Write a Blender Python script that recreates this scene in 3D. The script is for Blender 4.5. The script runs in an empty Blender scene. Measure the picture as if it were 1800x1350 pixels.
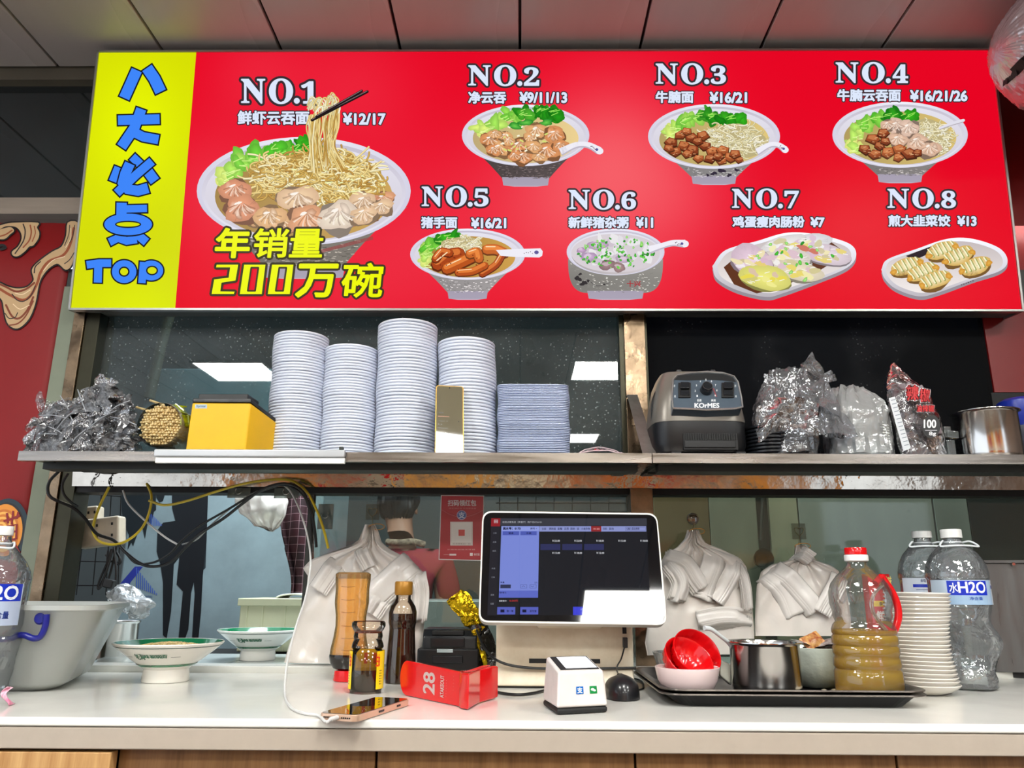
import bpy, math, random
from mathutils import Vector, Matrix, Euler, noise
from mathutils.geometry import tessellate_polygon
PI = math.pi
rng = random.Random(7)
sc = bpy.context.scene
col = sc.collection

# ---------------------------------------------------------------- camera
F = 1355.0
CAM = Vector((0.0, 0.0, 1.18))
PITCH, YAW, ROLL = math.radians(14.68), 0.0118, 0.0055
RM = Matrix.Rotation(YAW, 3, 'Z') @ Matrix.Rotation(PI / 2 + PITCH, 3, 'X') @ Matrix.Rotation(ROLL, 3, 'Z')
cd = bpy.data.cameras.new('camera')
cd.sensor_width = 36.0
cd.lens = 36.0 * F / 1800.0
cd.clip_start = 0.02
cam = bpy.data.objects.new('camera', cd)
cam.matrix_world = Matrix.Translation(CAM) @ RM.to_4x4()
col.objects.link(cam)
sc.camera = cam
sc.view_settings.view_transform = 'Standard'
sc.view_settings.look = 'None'
sc.view_settings.gamma = 1.0
sc.view_settings.use_curve_mapping = False
sc.view_settings.exposure = 0.0
sc.cycles.max_bounces = 10
sc.cycles.transparent_max_bounces = 24
sc.cycles.caustics_reflective = False
sc.cycles.caustics_refractive = False
sc.cycles.sample_clamp_indirect = 4.0

LED = 62.0
SIGN = 1.0          # radiance of the lightbox print
world = bpy.data.worlds.new('shop_daylight')
sc.world = world
world.use_nodes = True
bg = world.node_tree.nodes['Background']
bg.inputs[0].default_value = (0.82, 0.9, 1.0, 1)
bg.inputs[1].default_value = 1.7
kl = bpy.data.lights.new('kitchen_fill', 'AREA')  # unseen area light put in to light the kitchen
kl.energy = 40
kl.size = 0.9
kl.color = (0.85, 0.95, 1.0)
klo = bpy.data.objects.new('kitchen_fill', kl)
klo.location = (-0.5, 2.25, 2.2)
klo.rotation_euler = (0.5, 0, 0)
col.objects.link(klo)
kl2 = bpy.data.lights.new('kitchen_fill', 'AREA')  # second unseen area light, added to brighten the cupboards at the right
kl2.energy = 15
kl2.size = 0.8
kl2.color = (1.0, 0.98, 0.92)
klo2 = bpy.data.objects.new('kitchen_fill', kl2)
klo2.location = (1.15, 2.15, 2.2)
klo2.rotation_euler = (0.35, 0, 0)
col.objects.link(klo2)


# ---------------------------------------------------------------- pixel -> world
def ray(px, py):
    return (RM @ Vector((px - 900.0, 675.0 - py, -F))).normalized()


def atY(px, py, Y):
    d = ray(px, py)
    return CAM + d * ((Y - CAM.y) / d.y)


def atZ(px, py, Z):
    d = ray(px, py)
    return CAM + d * ((Z - CAM.z) / d.z)


def onplane(px, py, p0, n):
    d = ray(px, py)
    return CAM + d * ((p0 - CAM).dot(n) / d.dot(n))


def mpp(px, py, Y):
    """metres per pixel at that point"""
    v = RM.transposed() @ (atY(px, py, Y) - CAM)
    return -v.z / F


# ---------------------------------------------------------------- colour and materials
def s2l(c):
    c = c / 255.0
    return c / 12.92 if c <= 0.04045 else ((c + 0.055) / 1.055) ** 2.4


def rgb(r, g, b):
    return (s2l(r), s2l(g), s2l(b), 1.0)


def setin(n, k, v):
    if k in n.inputs:
        n.inputs[k].default_value = v


def mat(name, c, rough=0.5, metal=0.0, trans=0.0, ior=1.45, spec=0.5, coat=0.0, sss=0.0, emit=0.0,
        bump=0.0, bscale=20.0, vary=0.0, vscale=6.0, vcol=None, stretch=(1, 1, 1), aniso=0.0, alpha=1.0, rvary=0.0):
    m = bpy.data.materials.new(name)
    m.use_nodes = True
    nt = m.node_tree
    b = nt.nodes['Principled BSDF']
    c4 = rgb(*c)
    b.inputs['Base Color'].default_value = c4
    setin(b, 'Roughness', rough)
    setin(b, 'Metallic', metal)
    setin(b, 'Transmission Weight', trans)
    setin(b, 'IOR', ior)
    setin(b, 'Specular IOR Level', spec)
    setin(b, 'Coat Weight', coat)
    setin(b, 'Anisotropic', aniso)
    setin(b, 'Alpha', alpha)
    if sss:
        setin(b, 'Subsurface Weight', sss)
        setin(b, 'Subsurface Scale', 0.01)
    if emit:
        b.inputs['Emission Color'].default_value = c4
        b.inputs['Emission Strength'].default_value = emit
    if bump or vary or rvary:
        tc = nt.nodes.new('ShaderNodeTexCoord')
        mp = nt.nodes.new('ShaderNodeMapping')
        mp.inputs['Scale'].default_value = stretch
        nt.links.new(tc.outputs['Object'], mp.inputs['Vector'])
    if vary:
        no = nt.nodes.new('ShaderNodeTexNoise')
        no.inputs['Scale'].default_value = vscale
        no.inputs['Detail'].default_value = 6
        no.inputs['Roughness'].default_value = 0.65
        nt.links.new(mp.outputs['Vector'], no.inputs['Vector'])
        rp = nt.nodes.new('ShaderNodeValToRGB')
        rp.color_ramp.elements[0].position = 0.35
        rp.color_ramp.elements[1].position = 0.68
        v = rgb(*vcol) if vcol else tuple(x * (1 - vary) for x in c4[:3]) + (1,)
        rp.color_ramp.elements[0].color = v
        rp.color_ramp.elements[1].color = c4
        nt.links.new(no.outputs['Fac'], rp.inputs['Fac'])
        nt.links.new(rp.outputs['Color'], b.inputs['Base Color'])
    if rvary:
        n3 = nt.nodes.new('ShaderNodeTexNoise')
        n3.inputs['Scale'].default_value = vscale * 1.7
        n3.inputs['Detail'].default_value = 5
        nt.links.new(mp.outputs['Vector'], n3.inputs['Vector'])
        mr = nt.nodes.new('ShaderNodeMapRange')
        mr.inputs['From Min'].default_value = 0.3
        mr.inputs['From Max'].default_value = 0.7
        mr.inputs['To Min'].default_value = max(0, rough - rvary)
        mr.inputs['To Max'].default_value = rough + rvary
        nt.links.new(n3.outputs['Fac'], mr.inputs['Value'])
        nt.links.new(mr.outputs['Result'], b.inputs['Roughness'])
    if bump:
        n2 = nt.nodes.new('ShaderNodeTexNoise')
        n2.inputs['Scale'].default_value = bscale
        n2.inputs['Detail'].default_value = 4
        nt.links.new(mp.outputs['Vector'], n2.inputs['Vector'])
        bp = nt.nodes.new('ShaderNodeBump')
        bp.inputs['Strength'].default_value = bump
        bp.inputs['Distance'].default_value = 0.02
        nt.links.new(n2.outputs['Fac'], bp.inputs['Height'])
        nt.links.new(bp.outputs['Normal'], b.inputs['Normal'])
    return m


def film(name, tint=(255, 255, 255), base=0.06, gain=0.75, rough=0.06, body=0.0, bodycol=(235, 238, 242),
         bump=0.0, bscale=40.0, dirt=0.0, dscale=60.0, dthr=0.62, ior=1.45, translucent=False, tl_mix=0.2):
    """thin clear sheet: transparent with a fresnel reflection, some whitish body, optional crinkle and dust"""
    m = bpy.data.materials.new(name)
    m.use_nodes = True
    nt = m.node_tree
    nt.nodes.clear()
    N, L = nt.nodes.new, nt.links.new
    out = N('ShaderNodeOutputMaterial')
    tr = N('ShaderNodeBsdfTransparent')
    tr.inputs[0].default_value = rgb(*tint)
    gl = N('ShaderNodeBsdfGlossy')
    gl.inputs['Roughness'].default_value = rough
    di = N('ShaderNodeBsdfDiffuse')
    di.inputs[0].default_value = rgb(*bodycol)
    tc = N('ShaderNodeTexCoord')
    last = tr
    if body or dirt:
        mx = N('ShaderNodeMixShader')
        mx.inputs[0].default_value = body
        L(tr.outputs[0], mx.inputs[1])
        if translucent:
            tl = N('ShaderNodeBsdfTranslucent')
            tl.inputs[0].default_value = rgb(*bodycol)
            m2 = N('ShaderNodeMixShader')
            m2.inputs[0].default_value = tl_mix
            L(di.outputs[0], m2.inputs[1]); L(tl.outputs[0], m2.inputs[2]); L(m2.outputs[0], mx.inputs[2])
        else:
            L(di.outputs[0], mx.inputs[2])
        if dirt:
            n1 = N('ShaderNodeTexVoronoi')
            n1.inputs['Scale'].default_value = dscale
            L(tc.outputs['Object'], n1.inputs['Vector'])
            n2 = N('ShaderNodeTexNoise')
            n2.inputs['Scale'].default_value = 3.0
            n2.inputs['Detail'].default_value = 5
            L(tc.outputs['Object'], n2.inputs['Vector'])
            r1 = N('ShaderNodeMapRange')
            r1.inputs['From Min'].default_value = 0.22
            r1.inputs['From Max'].default_value = 0.05
            L(n1.outputs['Distance'], r1.inputs['Value'])
            r2 = N('ShaderNodeMapRange')
            r2.inputs['From Min'].default_value = dthr - 0.15
            r2.inputs['From Max'].default_value = dthr + 0.12
            L(n2.outputs['Fac'], r2.inputs['Value'])
            mu = N('ShaderNodeMath'); mu.operation = 'MULTIPLY'
            L(r1.outputs[0], mu.inputs[0]); L(r2.outputs[0], mu.inputs[1])
            m3 = N('ShaderNodeMath'); m3.operation = 'MULTIPLY_ADD'
            L(mu.outputs[0], m3.inputs[0]); m3.inputs[1].default_value = dirt
            m4 = N('ShaderNodeMath'); m4.operation = 'MULTIPLY_ADD'
            L(r2.outputs[0], m4.inputs[0]); m4.inputs[1].default_value = dirt * 0.12; m4.inputs[2].default_value = body
            L(m4.outputs[0], m3.inputs[2])
            L(m3.outputs[0], mx.inputs[0])
        last = mx
    fr = N('ShaderNodeFresnel')
    fr.inputs[0].default_value = ior
    ma = N('ShaderNodeMath'); ma.operation = 'MULTIPLY_ADD'
    ma.inputs[1].default_value = gain; ma.inputs[2].default_value = base; ma.use_clamp = True
    L(fr.outputs[0], ma.inputs[0])
    if bump:
        nn = N('ShaderNodeTexNoise')
        nn.inputs['Scale'].default_value = bscale
        nn.inputs['Detail'].default_value = 3
        nn.inputs['Distortion'].default_value = 0.8
        L(tc.outputs['Object'], nn.inputs['Vector'])
        bp = N('ShaderNodeBump')
        bp.inputs['Strength'].default_value = bump
        bp.inputs['Distance'].default_value = 0.01
        L(nn.outputs['Fac'], bp.inputs['Height'])
        L(bp.outputs[0], gl.inputs['Normal']); L(bp.outputs[0], fr.inputs['Normal']); L(bp.outputs[0], di.inputs['Normal'])
    ms = N('ShaderNodeMixShader')
    L(ma.outputs[0], ms.inputs[0]); L(last.outputs[0], ms.inputs[1]); L(gl.outputs[0], ms.inputs[2])
    L(ms.outputs[0], out.inputs[0])
    return m


def print_mat(name, emit=0.0, rough=0.4, spec=0.5, sheet=0.0):
    """flat printed colour held in the mesh's colour attribute; emit>0 for backlit prints and screens"""
    m = bpy.data.materials.new(name)
    m.use_nodes = True
    nt = m.node_tree
    b = nt.nodes['Principled BSDF']
    a = nt.nodes.new('ShaderNodeVertexColor')
    a.layer_name = 'Col'
    setin(b, 'Roughness', rough)
    setin(b, 'Specular IOR Level', spec)
    if emit:
        nt.links.new(a.outputs[0], b.inputs['Emission Color'])
        b.inputs['Emission Strength'].default_value = emit
        b.inputs['Base Color'].default_value = (0.0, 0.0, 0.0, 1)
    else:
        nt.links.new(a.outputs[0], b.inputs['Base Color'])
    return m


M = {}
M['steel'] = mat('brushed_steel', (190, 186, 180), 0.28, 1.0, vary=0.25, vscale=5, stretch=(1, 1, 14), rvary=0.12, bump=0.05, bscale=60)
M['steelh'] = mat('shelf_steel', (168, 160, 152), 0.24, 1.0, vary=0.25, vscale=4, stretch=(1, 14, 14), rvary=0.1)
M['steelmirror'] = mat('mirror_steel', (200, 192, 180), 0.12, 1.0, vary=0.25, vscale=7, rvary=0.1, bump=0.12, bscale=14)
M['steeldirty'] = mat('greasy_steel', (150, 128, 104), 0.3, 1.0, vary=0.5, vscale=9, rvary=0.15, bump=0.1, bscale=25)
M['olive'] = mat('dark_olive_frame', (62, 60, 46), 0.35, 0.7, vary=0.3, vscale=8)
M['green'] = mat('grey_green_board', (128, 136, 118), 0.6, vary=0.15, vscale=5)
M['black'] = mat('black_plastic', (22, 23, 25), 0.35, bump=0.02, bscale=200)
M['blackm'] = mat('matt_black', (14, 14, 15), 0.6)
M['rubber'] = mat('black_rubber', (16, 16, 17), 0.45)
M['charcoal'] = mat('dark_glossy_plastic', (26, 29, 33), 0.25, bump=0.03, bscale=120)
M['white'] = mat('white_plastic', (225, 226, 224), 0.3)
M['cream'] = mat('cream_plastic', (214, 203, 186), 0.35, vary=0.1, vscale=9)
M['ceramic'] = mat('white_glaze', (232, 228, 220), 0.12, coat=0.3, vary=0.05, vscale=5)
M['pinkceramic'] = mat('pale_pink_glaze', (236, 214, 212), 0.15, coat=0.3)
M['counter'] = mat('pale_counter_stone', (236, 235, 228), 0.16, coat=0.25, vary=0.05, vscale=3, rvary=0.06)
M['apron'] = mat('beige_counter_edge', (178, 166, 152), 0.35, vary=0.06, vscale=30)
M['ceil'] = mat('ceiling_panel', (182, 176, 172), 0.32, 0.0, vary=0.12, vscale=3, stretch=(1, 0.2, 1), rvary=0.1)
M['dark'] = mat('dark_gap', (10, 10, 10), 0.7)
M['darkgrey'] = mat('dark_grey_metal', (58, 62, 60), 0.45, 0.3, vary=0.2)
M['red'] = mat('glossy_red_plastic', (205, 12, 18), 0.18, coat=0.3)
M['redcard'] = mat('red_panel', (120, 14, 16), 0.5)
M['yellow'] = mat('yellow_plastic', (240, 186, 8), 0.4, vary=0.08, vscale=12)
M['gold'] = mat('gold_metal', (178, 138, 60), 0.35, 0.6)
M['chrome'] = mat('polished_steel', (215, 212, 208), 0.16, 1.0, rvary=0.05)
M['print'] = print_mat('printed_colour')
M['printgloss'] = print_mat('glossy_print', rough=0.2)
M['lightbox'] = print_mat('backlit_print', emit=SIGN, rough=0.3, spec=0.04)
M['screen'] = print_mat('screen_picture', emit=0.85, rough=0.02, spec=0.5)


# ---------------------------------------------------------------- objects
BASE = {}


def tagp(o, label=None, cat=None, group=None, kind=None):
    if label: o['label'] = label
    if cat: o['category'] = cat
    if group: o['group'] = group
    if kind: o['kind'] = kind
    return o


def thing(name, label, cat, loc, group=None, kind=None):
    o = bpy.data.objects.new(name, None)
    o.empty_display_size = 0.05
    o.location = loc
    col.objects.link(o)
    BASE[o.name] = Vector(loc)
    return tagp(o, label, cat, group, kind)


def cr(pts, n=6):
    """catmull-rom through pts"""
    P = [Vector(p) for p in pts]
    if len(P) < 3: return P
    out = []
    for i in range(len(P) - 1):
        p0 = P[i - 1] if i else P[0] * 2 - P[1]
        p1, p2 = P[i], P[i + 1]
        p3 = P[i + 2] if i + 2 < len(P) else P[-1] * 2 - P[-2]
        for k in range(n):
            t = k / n
            out.append(0.5 * ((2 * p1) + (p2 - p0) * t + (2 * p0 - 5 * p1 + 4 * p2 - p3) * t * t + (3 * p1 - p0 - 3 * p2 + p3) * t ** 3))
    out.append(P[-1])
    return out


class MB:
    def __init__(s):
        s.v, s.f = [], []

    def quad(s, a, b, c, d):
        n = len(s.v); s.v += [Vector(a), Vector(b), Vector(c), Vector(d)]; s.f.append((n, n + 1, n + 2, n + 3)); return s

    def box(s, x0, x1, y0, y1, z0, z1):
        n = len(s.v)
        s.v += [Vector(p) for p in ((x0, y0, z0), (x1, y0, z0), (x1, y1, z0), (x0, y1, z0), (x0, y0, z1), (x1, y0, z1), (x1, y1, z1), (x0, y1, z1))]
        s.f += [tuple(n + i for i in q) for q in ((0, 3, 2, 1), (4, 5, 6, 7), (0, 1, 5, 4), (1, 2, 6, 5), (2, 3, 7, 6), (3, 0, 4, 7))]
        return s

    def obox(s, c, h, rot=(0, 0, 0)):
        n = len(s.v); R = Euler(rot).to_matrix() if not isinstance(rot, Matrix) else rot
        s.box(-h[0], h[0], -h[1], h[1], -h[2], h[2])
        for i in range(n, n + 8): s.v[i] = R @ s.v[i] + Vector(c)
        return s

    def lathe(s, cx, cy, prof, seg=32, sx=1.0, sy=1.0, cap=(False, False), axis=None, org=None, wob=None):
        """prof [(r,z)]; axis/org: matrix and origin for a tilted axis"""
        n0 = len(s.v); k = len(prof)
        for j, (r, z) in enumerate(prof):
            for i in range(seg):
                a = 2 * PI * i / seg
                rr = r * (wob(a, z) if wob else 1.0)
                p = Vector((rr * math.cos(a) * sx, rr * math.sin(a) * sy, z))
                s.v.append((axis @ p + Vector(org)) if axis is not None else Vector((cx + p.x, cy + p.y, p.z)))
        for j in range(k - 1):
            for i in range(seg):
                a, b = n0 + j * seg + i, n0 + j * seg + (i + 1) % seg
                s.f.append((a, b, b + seg, a + seg))
        if cap[0]: s.f.append(tuple(n0 + i for i in range(seg))[::-1])
        if cap[1]: s.f.append(tuple(n0 + (k - 1) * seg + i for i in range(seg)))
        return s

    def tube(s, pts, r, seg=8, cap=True, smooth=0):
        P = cr(pts, smooth) if smooth else [Vector(p) for p in pts]
        n0 = len(s.v); k = len(P)
        up = Vector((0.13, 0.31, 0.94)).normalized()
        t0 = (P[1] - P[0]).normalized()
        u = t0.cross(up).normalized()
        for j in range(k):
            t = (P[min(j + 1, k - 1)] - P[max(j - 1, 0)]).normalized()
            u = (u - t * u.dot(t))
            if u.length < 1e-6: u = t.orthogonal()
            u.normalize()
            w = t.cross(u)
            rr = r[j] if isinstance(r, (list, tuple)) else (r(j / (k - 1)) if callable(r) else r)
            for i in range(seg):
                a = 2 * PI * i / seg
                s.v.append(P[j] + (u * math.cos(a) + w * math.sin(a)) * rr)
        for j in range(k - 1):
            for i in range(seg):
                a, b = n0 + j * seg + i, n0 + j * seg + (i + 1) % seg
                s.f.append((a, b, b + seg, a + seg))
        if cap:
            s.f.append(tuple(n0 + i for i in range(seg))[::-1])
            s.f.append(tuple(n0 + (k - 1) * seg + i for i in range(seg)))
        return s

    def grid(s, fn, nu, nv, closeu=False):
        n0 = len(s.v)
        for j in range(nv + 1):
            for i in range(nu + (0 if closeu else 1)):
                s.v.append(Vector(fn(i / nu, j / nv)))
        w = nu if closeu else nu + 1
        for j in range(nv):
            for i in range(nu):
                a = n0 + j * w + i; b = n0 + j * w + (i + 1) % w
                s.f.append((a, b, b + w, a + w))
        return s

    def prism(s, poly, d):
        """poly: 3-D outline, extruded by vector d"""
        n0 = len(s.v); k = len(poly); d = Vector(d)
        P = [Vector(p) for p in poly]
        s.v += P + [p + d for p in P]
        for t in tessellate_polygon([P]):
            s.f.append(tuple(n0 + i for i in t)); s.f.append(tuple(n0 + k + i for i in t[::-1]))
        for i in range(k):
            j = (i + 1) % k
            s.f.append((n0 + i, n0 + j, n0 + k + j, n0 + k + i))
        return s

    def displace(s, fn, start=0):
        for i in range(start, len(s.v)): s.v[i] = s.v[i] + Vector(fn(s.v[i]))
        return s

    def obj(s, name, parent, m, bev=0.0, ang=38, label=None, solid=0.0, sub=0, segs=2, kind=None, off=-1):
        b = BASE[parent.name] if parent is not None else None
        if b is None:
            xs = [p.x for p in s.v]; ys = [p.y for p in s.v]; zs = [p.z for p in s.v]
            b = Vector(((min(xs) + max(xs)) / 2, (min(ys) + max(ys)) / 2, min(zs)))
        me = bpy.data.meshes.new(name)
        me.from_pydata([p - b for p in s.v], [], s.f)
        me.validate()
        import bmesh
        bm = bmesh.new(); bm.from_mesh(me)
        bmesh.ops.recalc_face_normals(bm, faces=bm.faces[:])
        bm.to_mesh(me); bm.free()
        for p in me.polygons: p.use_smooth = True
        if not sub and not bev: me.set_sharp_from_angle(angle=math.radians(ang))
        me.materials.append(M[m] if isinstance(m, str) else m)
        o = bpy.data.objects.new(name, me)
        col.objects.link(o)
        if parent is not None: o.parent = parent
        else: o.location = b
        BASE[o.name] = b
        if solid:
            md = o.modifiers.new('thickness', 'SOLIDIFY'); md.thickness = solid; md.offset = off
        if bev:
            md = o.modifiers.new('rounding', 'BEVEL'); md.width = bev; md.segments = segs; md.limit_method = 'ANGLE'; md.angle_limit = math.radians(32)
            md.harden_normals = True
        if sub:
            md = o.modifiers.new('smooth', 'SUBSURF'); md.levels = sub; md.render_levels = sub
        if label: o['label'] = label
        if kind: o['kind'] = kind
        return o


def struct(name, mb, m, bev=0.0, label=None, parent=None, cat=None):
    o = mb.obj(name, parent, m, bev)
    if parent is None:
        o['kind'] = 'structure'
        if label: o['label'] = label
        o['category'] = cat or name.split('_')[0]
    return o


def copy_tree(o, parent=None):
    c = o.copy(); col.objects.link(c)
    if parent is not None: c.parent = parent
    BASE[c.name] = BASE[o.name]
    for ch in list(o.children): copy_tree(ch, c)
    return c


# ---------------------------------------------------------------- flat print canvas
_tc = {}


def textgeo(s):
    if s in _tc: return _tc[s]
    cu = bpy.data.curves.new('t', 'FONT'); cu.body = s; cu.resolution_u = 3
    o = bpy.data.objects.new('t', cu)
    col.objects.link(o)
    dg = bpy.context.evaluated_depsgraph_get()
    me = bpy.data.meshes.new_from_object(o.evaluated_get(dg))
    vs = [(v.co.x, v.co.y) for v in me.vertices]
    fs = [tuple(p.vertices) for p in me.polygons]
    cnt = {}
    for f in fs:
        for i in range(len(f)):
            e = (f[i], f[(i + 1) % len(f)]); k = (min(e), max(e)); cnt[k] = cnt.get(k, 0) + 1
    be = [k for k, n in cnt.items() if n == 1]
    bpy.data.objects.remove(o); bpy.data.curves.remove(cu); bpy.data.meshes.remove(me)
    x0 = min(v[0] for v in vs); x1 = max(v[0] for v in vs); y0 = min(v[1] for v in vs); y1 = max(v[1] for v in vs)
    vs = [((x - x0) / max(x1 - x0, 1e-6), (y1 - y) / max(y1 - y0, 1e-6)) for x, y in vs]
    _tc[s] = (vs, fs, be)
    return _tc[s]


class Pic:
    """flat print built from coloured polygons on a surface; mapf(x,y)->point, nrm->towards the viewer"""

    def __init__(s, mapf, nrm, step=0.00012):
        s.m, s.n, s.st = mapf, nrm, step
        s.v, s.f, s.c, s.k = [], [], [], 0

    def _p(s, x, y, lay):
        nn = s.n(x, y) if callable(s.n) else s.n
        return s.m(x, y) + nn * (lay * s.st + s.k * 4e-7)

    def tri(s, pts, faces, c, lay):
        s.k += 1
        n0 = len(s.v)
        for x, y in pts:
            s.v.append(s._p(x, y, lay))
            cc = c(x, y) if callable(c) else c
            s.c.append(rgb(*cc))
        s.f += [tuple(n0 + i for i in f) for f in faces]

    def poly(s, pts, c, lay=1):
        t = tessellate_polygon([[Vector((x, y, 0)) for x, y in pts]])
        s.tri(pts, t, c, lay)

    def rect(s, x0, y0, x1, y1, c, lay=1, nx=1, ny=1):
        pts = [(x0 + (x1 - x0) * i / nx, y0 + (y1 - y0) * j / ny) for j in range(ny + 1) for i in range(nx + 1)]
        fs = [(j * (nx + 1) + i, j * (nx + 1) + i + 1, (j + 1) * (nx + 1) + i + 1, (j + 1) * (nx + 1) + i) for j in range(ny) for i in range(nx)]
        s.tri(pts, fs, c, lay)

    def ell(s, cx, cy, rx, ry, c, lay=1, rot=0.0, seg=28, a0=0.0, a1=2 * PI, rings=1):
        pts = [(cx, cy)]
        for k in range(1, rings + 1):
            for i in range(seg):
                a = a0 + (a1 - a0) * i / (seg if a1 - a0 > 6.28 else seg - 1)
                x, y = rx * math.cos(a) * k / rings, ry * math.sin(a) * k / rings
                pts.append((cx + x * math.cos(rot) - y * math.sin(rot), cy + x * math.sin(rot) + y * math.cos(rot)))
        full = a1 - a0 > 6.28
        fs = []
        for i in range(seg if full else seg - 1):
            j = (i + 1) % seg
            fs.append((0, 1 + i, 1 + j))
            for k in range(1, rings):
                o = 1 + (k - 1) * seg
                fs.append((o + i, o + seg + i, o + seg + j, o + j))
        s.tri(pts, fs, c, lay)

    def blob(s, cx, cy, rx, ry, c, lay=1, rot=0.0, jag=0.18, seg=16, cin=None):
        ph = [rng.uniform(0, 6.28) for _ in range(3)]
        pts = [(cx, cy)]
        for i in range(seg):
            a = 2 * PI * i / seg
            q = 1 + jag * (0.5 * math.sin(2 * a + ph[0]) + 0.35 * math.sin(3 * a + ph[1]) + 0.25 * math.sin(5 * a + ph[2]))
            x, y = rx * q * math.cos(a), ry * q * math.sin(a)
            pts.append((cx + x * math.cos(rot) - y * math.sin(rot), cy + x * math.sin(rot) + y * math.cos(rot)))
        fs = [(0, 1 + i, 1 + (i + 1) % seg) for i in range(seg)]
        if cin is not None:
            s.k += 1; n0 = len(s.v)
            for i, (x, y) in enumerate(pts):
                s.v.append(s._p(x, y, lay)); s.c.append(rgb(*(cin if i == 0 else c)))
            s.f += [tuple(n0 + i for i in f) for f in fs]
        else:
            s.tri(pts, fs, c, lay)

    def stroke(s, pts, w, c, lay=1, closed=False, n=0, round_=True):
        if n:
            q = [(p.x, p.y) for p in cr([Vector((x, y, 0)) for x, y in pts], n)]
        else:
            q = list(pts)
        if closed: q = q + [q[0]]
        L, R = [], []
        k = len(q)
        for i in range(k):
            a, b = q[max(i - 1, 0)], q[min(i + 1, k - 1)]
            if closed and i in (0, k - 1): a, b = q[k - 2], q[1]
            dx, dy = b[0] - a[0], b[1] - a[1]
            l = math.hypot(dx, dy) or 1
            ww = (w(i / (k - 1)) if callable(w) else w) / 2
            L.append((q[i][0] - dy / l * ww, q[i][1] + dx / l * ww)); R.append((q[i][0] + dy / l * ww, q[i][1] - dx / l * ww))
        s.tri(L + R, [(i, i + 1, k + i + 1, k + i) for i in range(k - 1)], c, lay)
        if round_ and not callable(w):
            for (x, y) in (q[0], q[-1]): s.ell(x, y, w / 2, w / 2, c, lay, seg=8)

    def outline(s, segs, w, c, lay):
        """segs: list of ((x,y),(x,y)); swept with round joints"""
        seen = set()
        pts, fs = [], []
        for (a, b) in segs:
            dx, dy = b[0] - a[0], b[1] - a[1]
            l = math.hypot(dx, dy)
            if l < 1e-6: continue
            ox, oy = -dy / l * w, dx / l * w
            n = len(pts)
            pts += [(a[0] + ox, a[1] + oy), (b[0] + ox, b[1] + oy), (b[0] - ox, b[1] - oy), (a[0] - ox, a[1] - oy)]
            fs.append((n, n + 1, n + 2, n + 3))
            for p in (a, b):
                kk = (round(p[0], 2), round(p[1], 2))
                if kk in seen: continue
                seen.add(kk); n = len(pts)
                pts += [(p[0] + w * math.cos(t * PI / 4), p[1] + w * math.sin(t * PI / 4)) for t in range(8)]
                fs.append(tuple(range(n, n + 8)))
        if pts: s.tri(pts, fs, c, lay)

    def text(s, t, x0, y0, x1, y1, c, lay=3, bold=0.0, oc=None, ow=0.0, shear=0.0, rot=0):
        vs, fs, be = textgeo(t)

        def mp(u, v):
            if rot: u, v = v, 1 - u
            return (x0 + u * (x1 - x0) + shear * (1 - v) * (y1 - y0), y0 + v * (y1 - y0))
        if rot == 1:
            def mp(u, v): return (x0 + v * (x1 - x0), y1 - u * (y1 - y0))
        V = [mp(u, v) for u, v in vs]
        segs = [(V[a], V[b]) for a, b in be]
        if oc is not None: s.outline(segs, bold + ow, oc, lay)
        if bold: s.outline(segs, bold, c, lay + 1)
        s.tri(V, fs, c, lay + 1)

    def glyph(s, strokes, w, c, oc=None, ow=0.0, lay=3):
        """chunky hand-lettered strokes: polylines, butt ends"""
        for st in strokes:
            ww = st[0] if isinstance(st[0], (int, float)) else w
            p = st[1:] if isinstance(st[0], (int, float)) else st
            if oc is not None:
                a, b = Vector(p[0]), Vector(p[1]); d = (a - b).normalized() * ow
                e, g = Vector(p[-1]), Vector(p[-2]); h = (e - g).normalized() * ow
                q = [tuple(a + d)] + list(p[1:-1]) + [tuple(e + h)] if p[0] != p[-1] else list(p)
                s.stroke(q, ww + 2 * ow, oc, lay, round_=False)
        for st in strokes:
            ww = st[0] if isinstance(st[0], (int, float)) else w
            p = st[1:] if isinstance(st[0], (int, float)) else st
            s.stroke(p, ww, c, lay + 1, round_=False)

    def obj(s, name, parent, m, label=None, kind=None):
        b = BASE[parent.name] if parent is not None else Vector((0, 0, 0))
        me = bpy.data.meshes.new(name)
        me.from_pydata([p - b for p in s.v], [], s.f)
        ca = me.color_attributes.new('Col', 'FLOAT_COLOR', 'POINT')
        ca.data.foreach_set('color', [x for c in s.c for x in c])
        me.materials.append(M[m] if isinstance(m, str) else m)
        o = bpy.data.objects.new(name, me)
        col.objects.link(o)
        if parent is not None: o.parent = parent
        BASE[o.name] = b
        if label: o['label'] = label
        if kind: o['kind'] = kind
        return o

# ================================================================ SETTING
YG = 1.83                      # plane of the glazed partition
ZC = 1.0                       # counter top
ZS = atY(900, 796, 1.5).z      # shelf top
CEIL = 2.535
GY = (YG - 0.03, YG + 0.03)


def X(px, py, Y=YG): return atY(px, py, Y).x
def Z(px, py, Y=YG): return atY(px, py, Y).z


YF = atZ(900, 1267, ZC).y      # counter front edge
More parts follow.
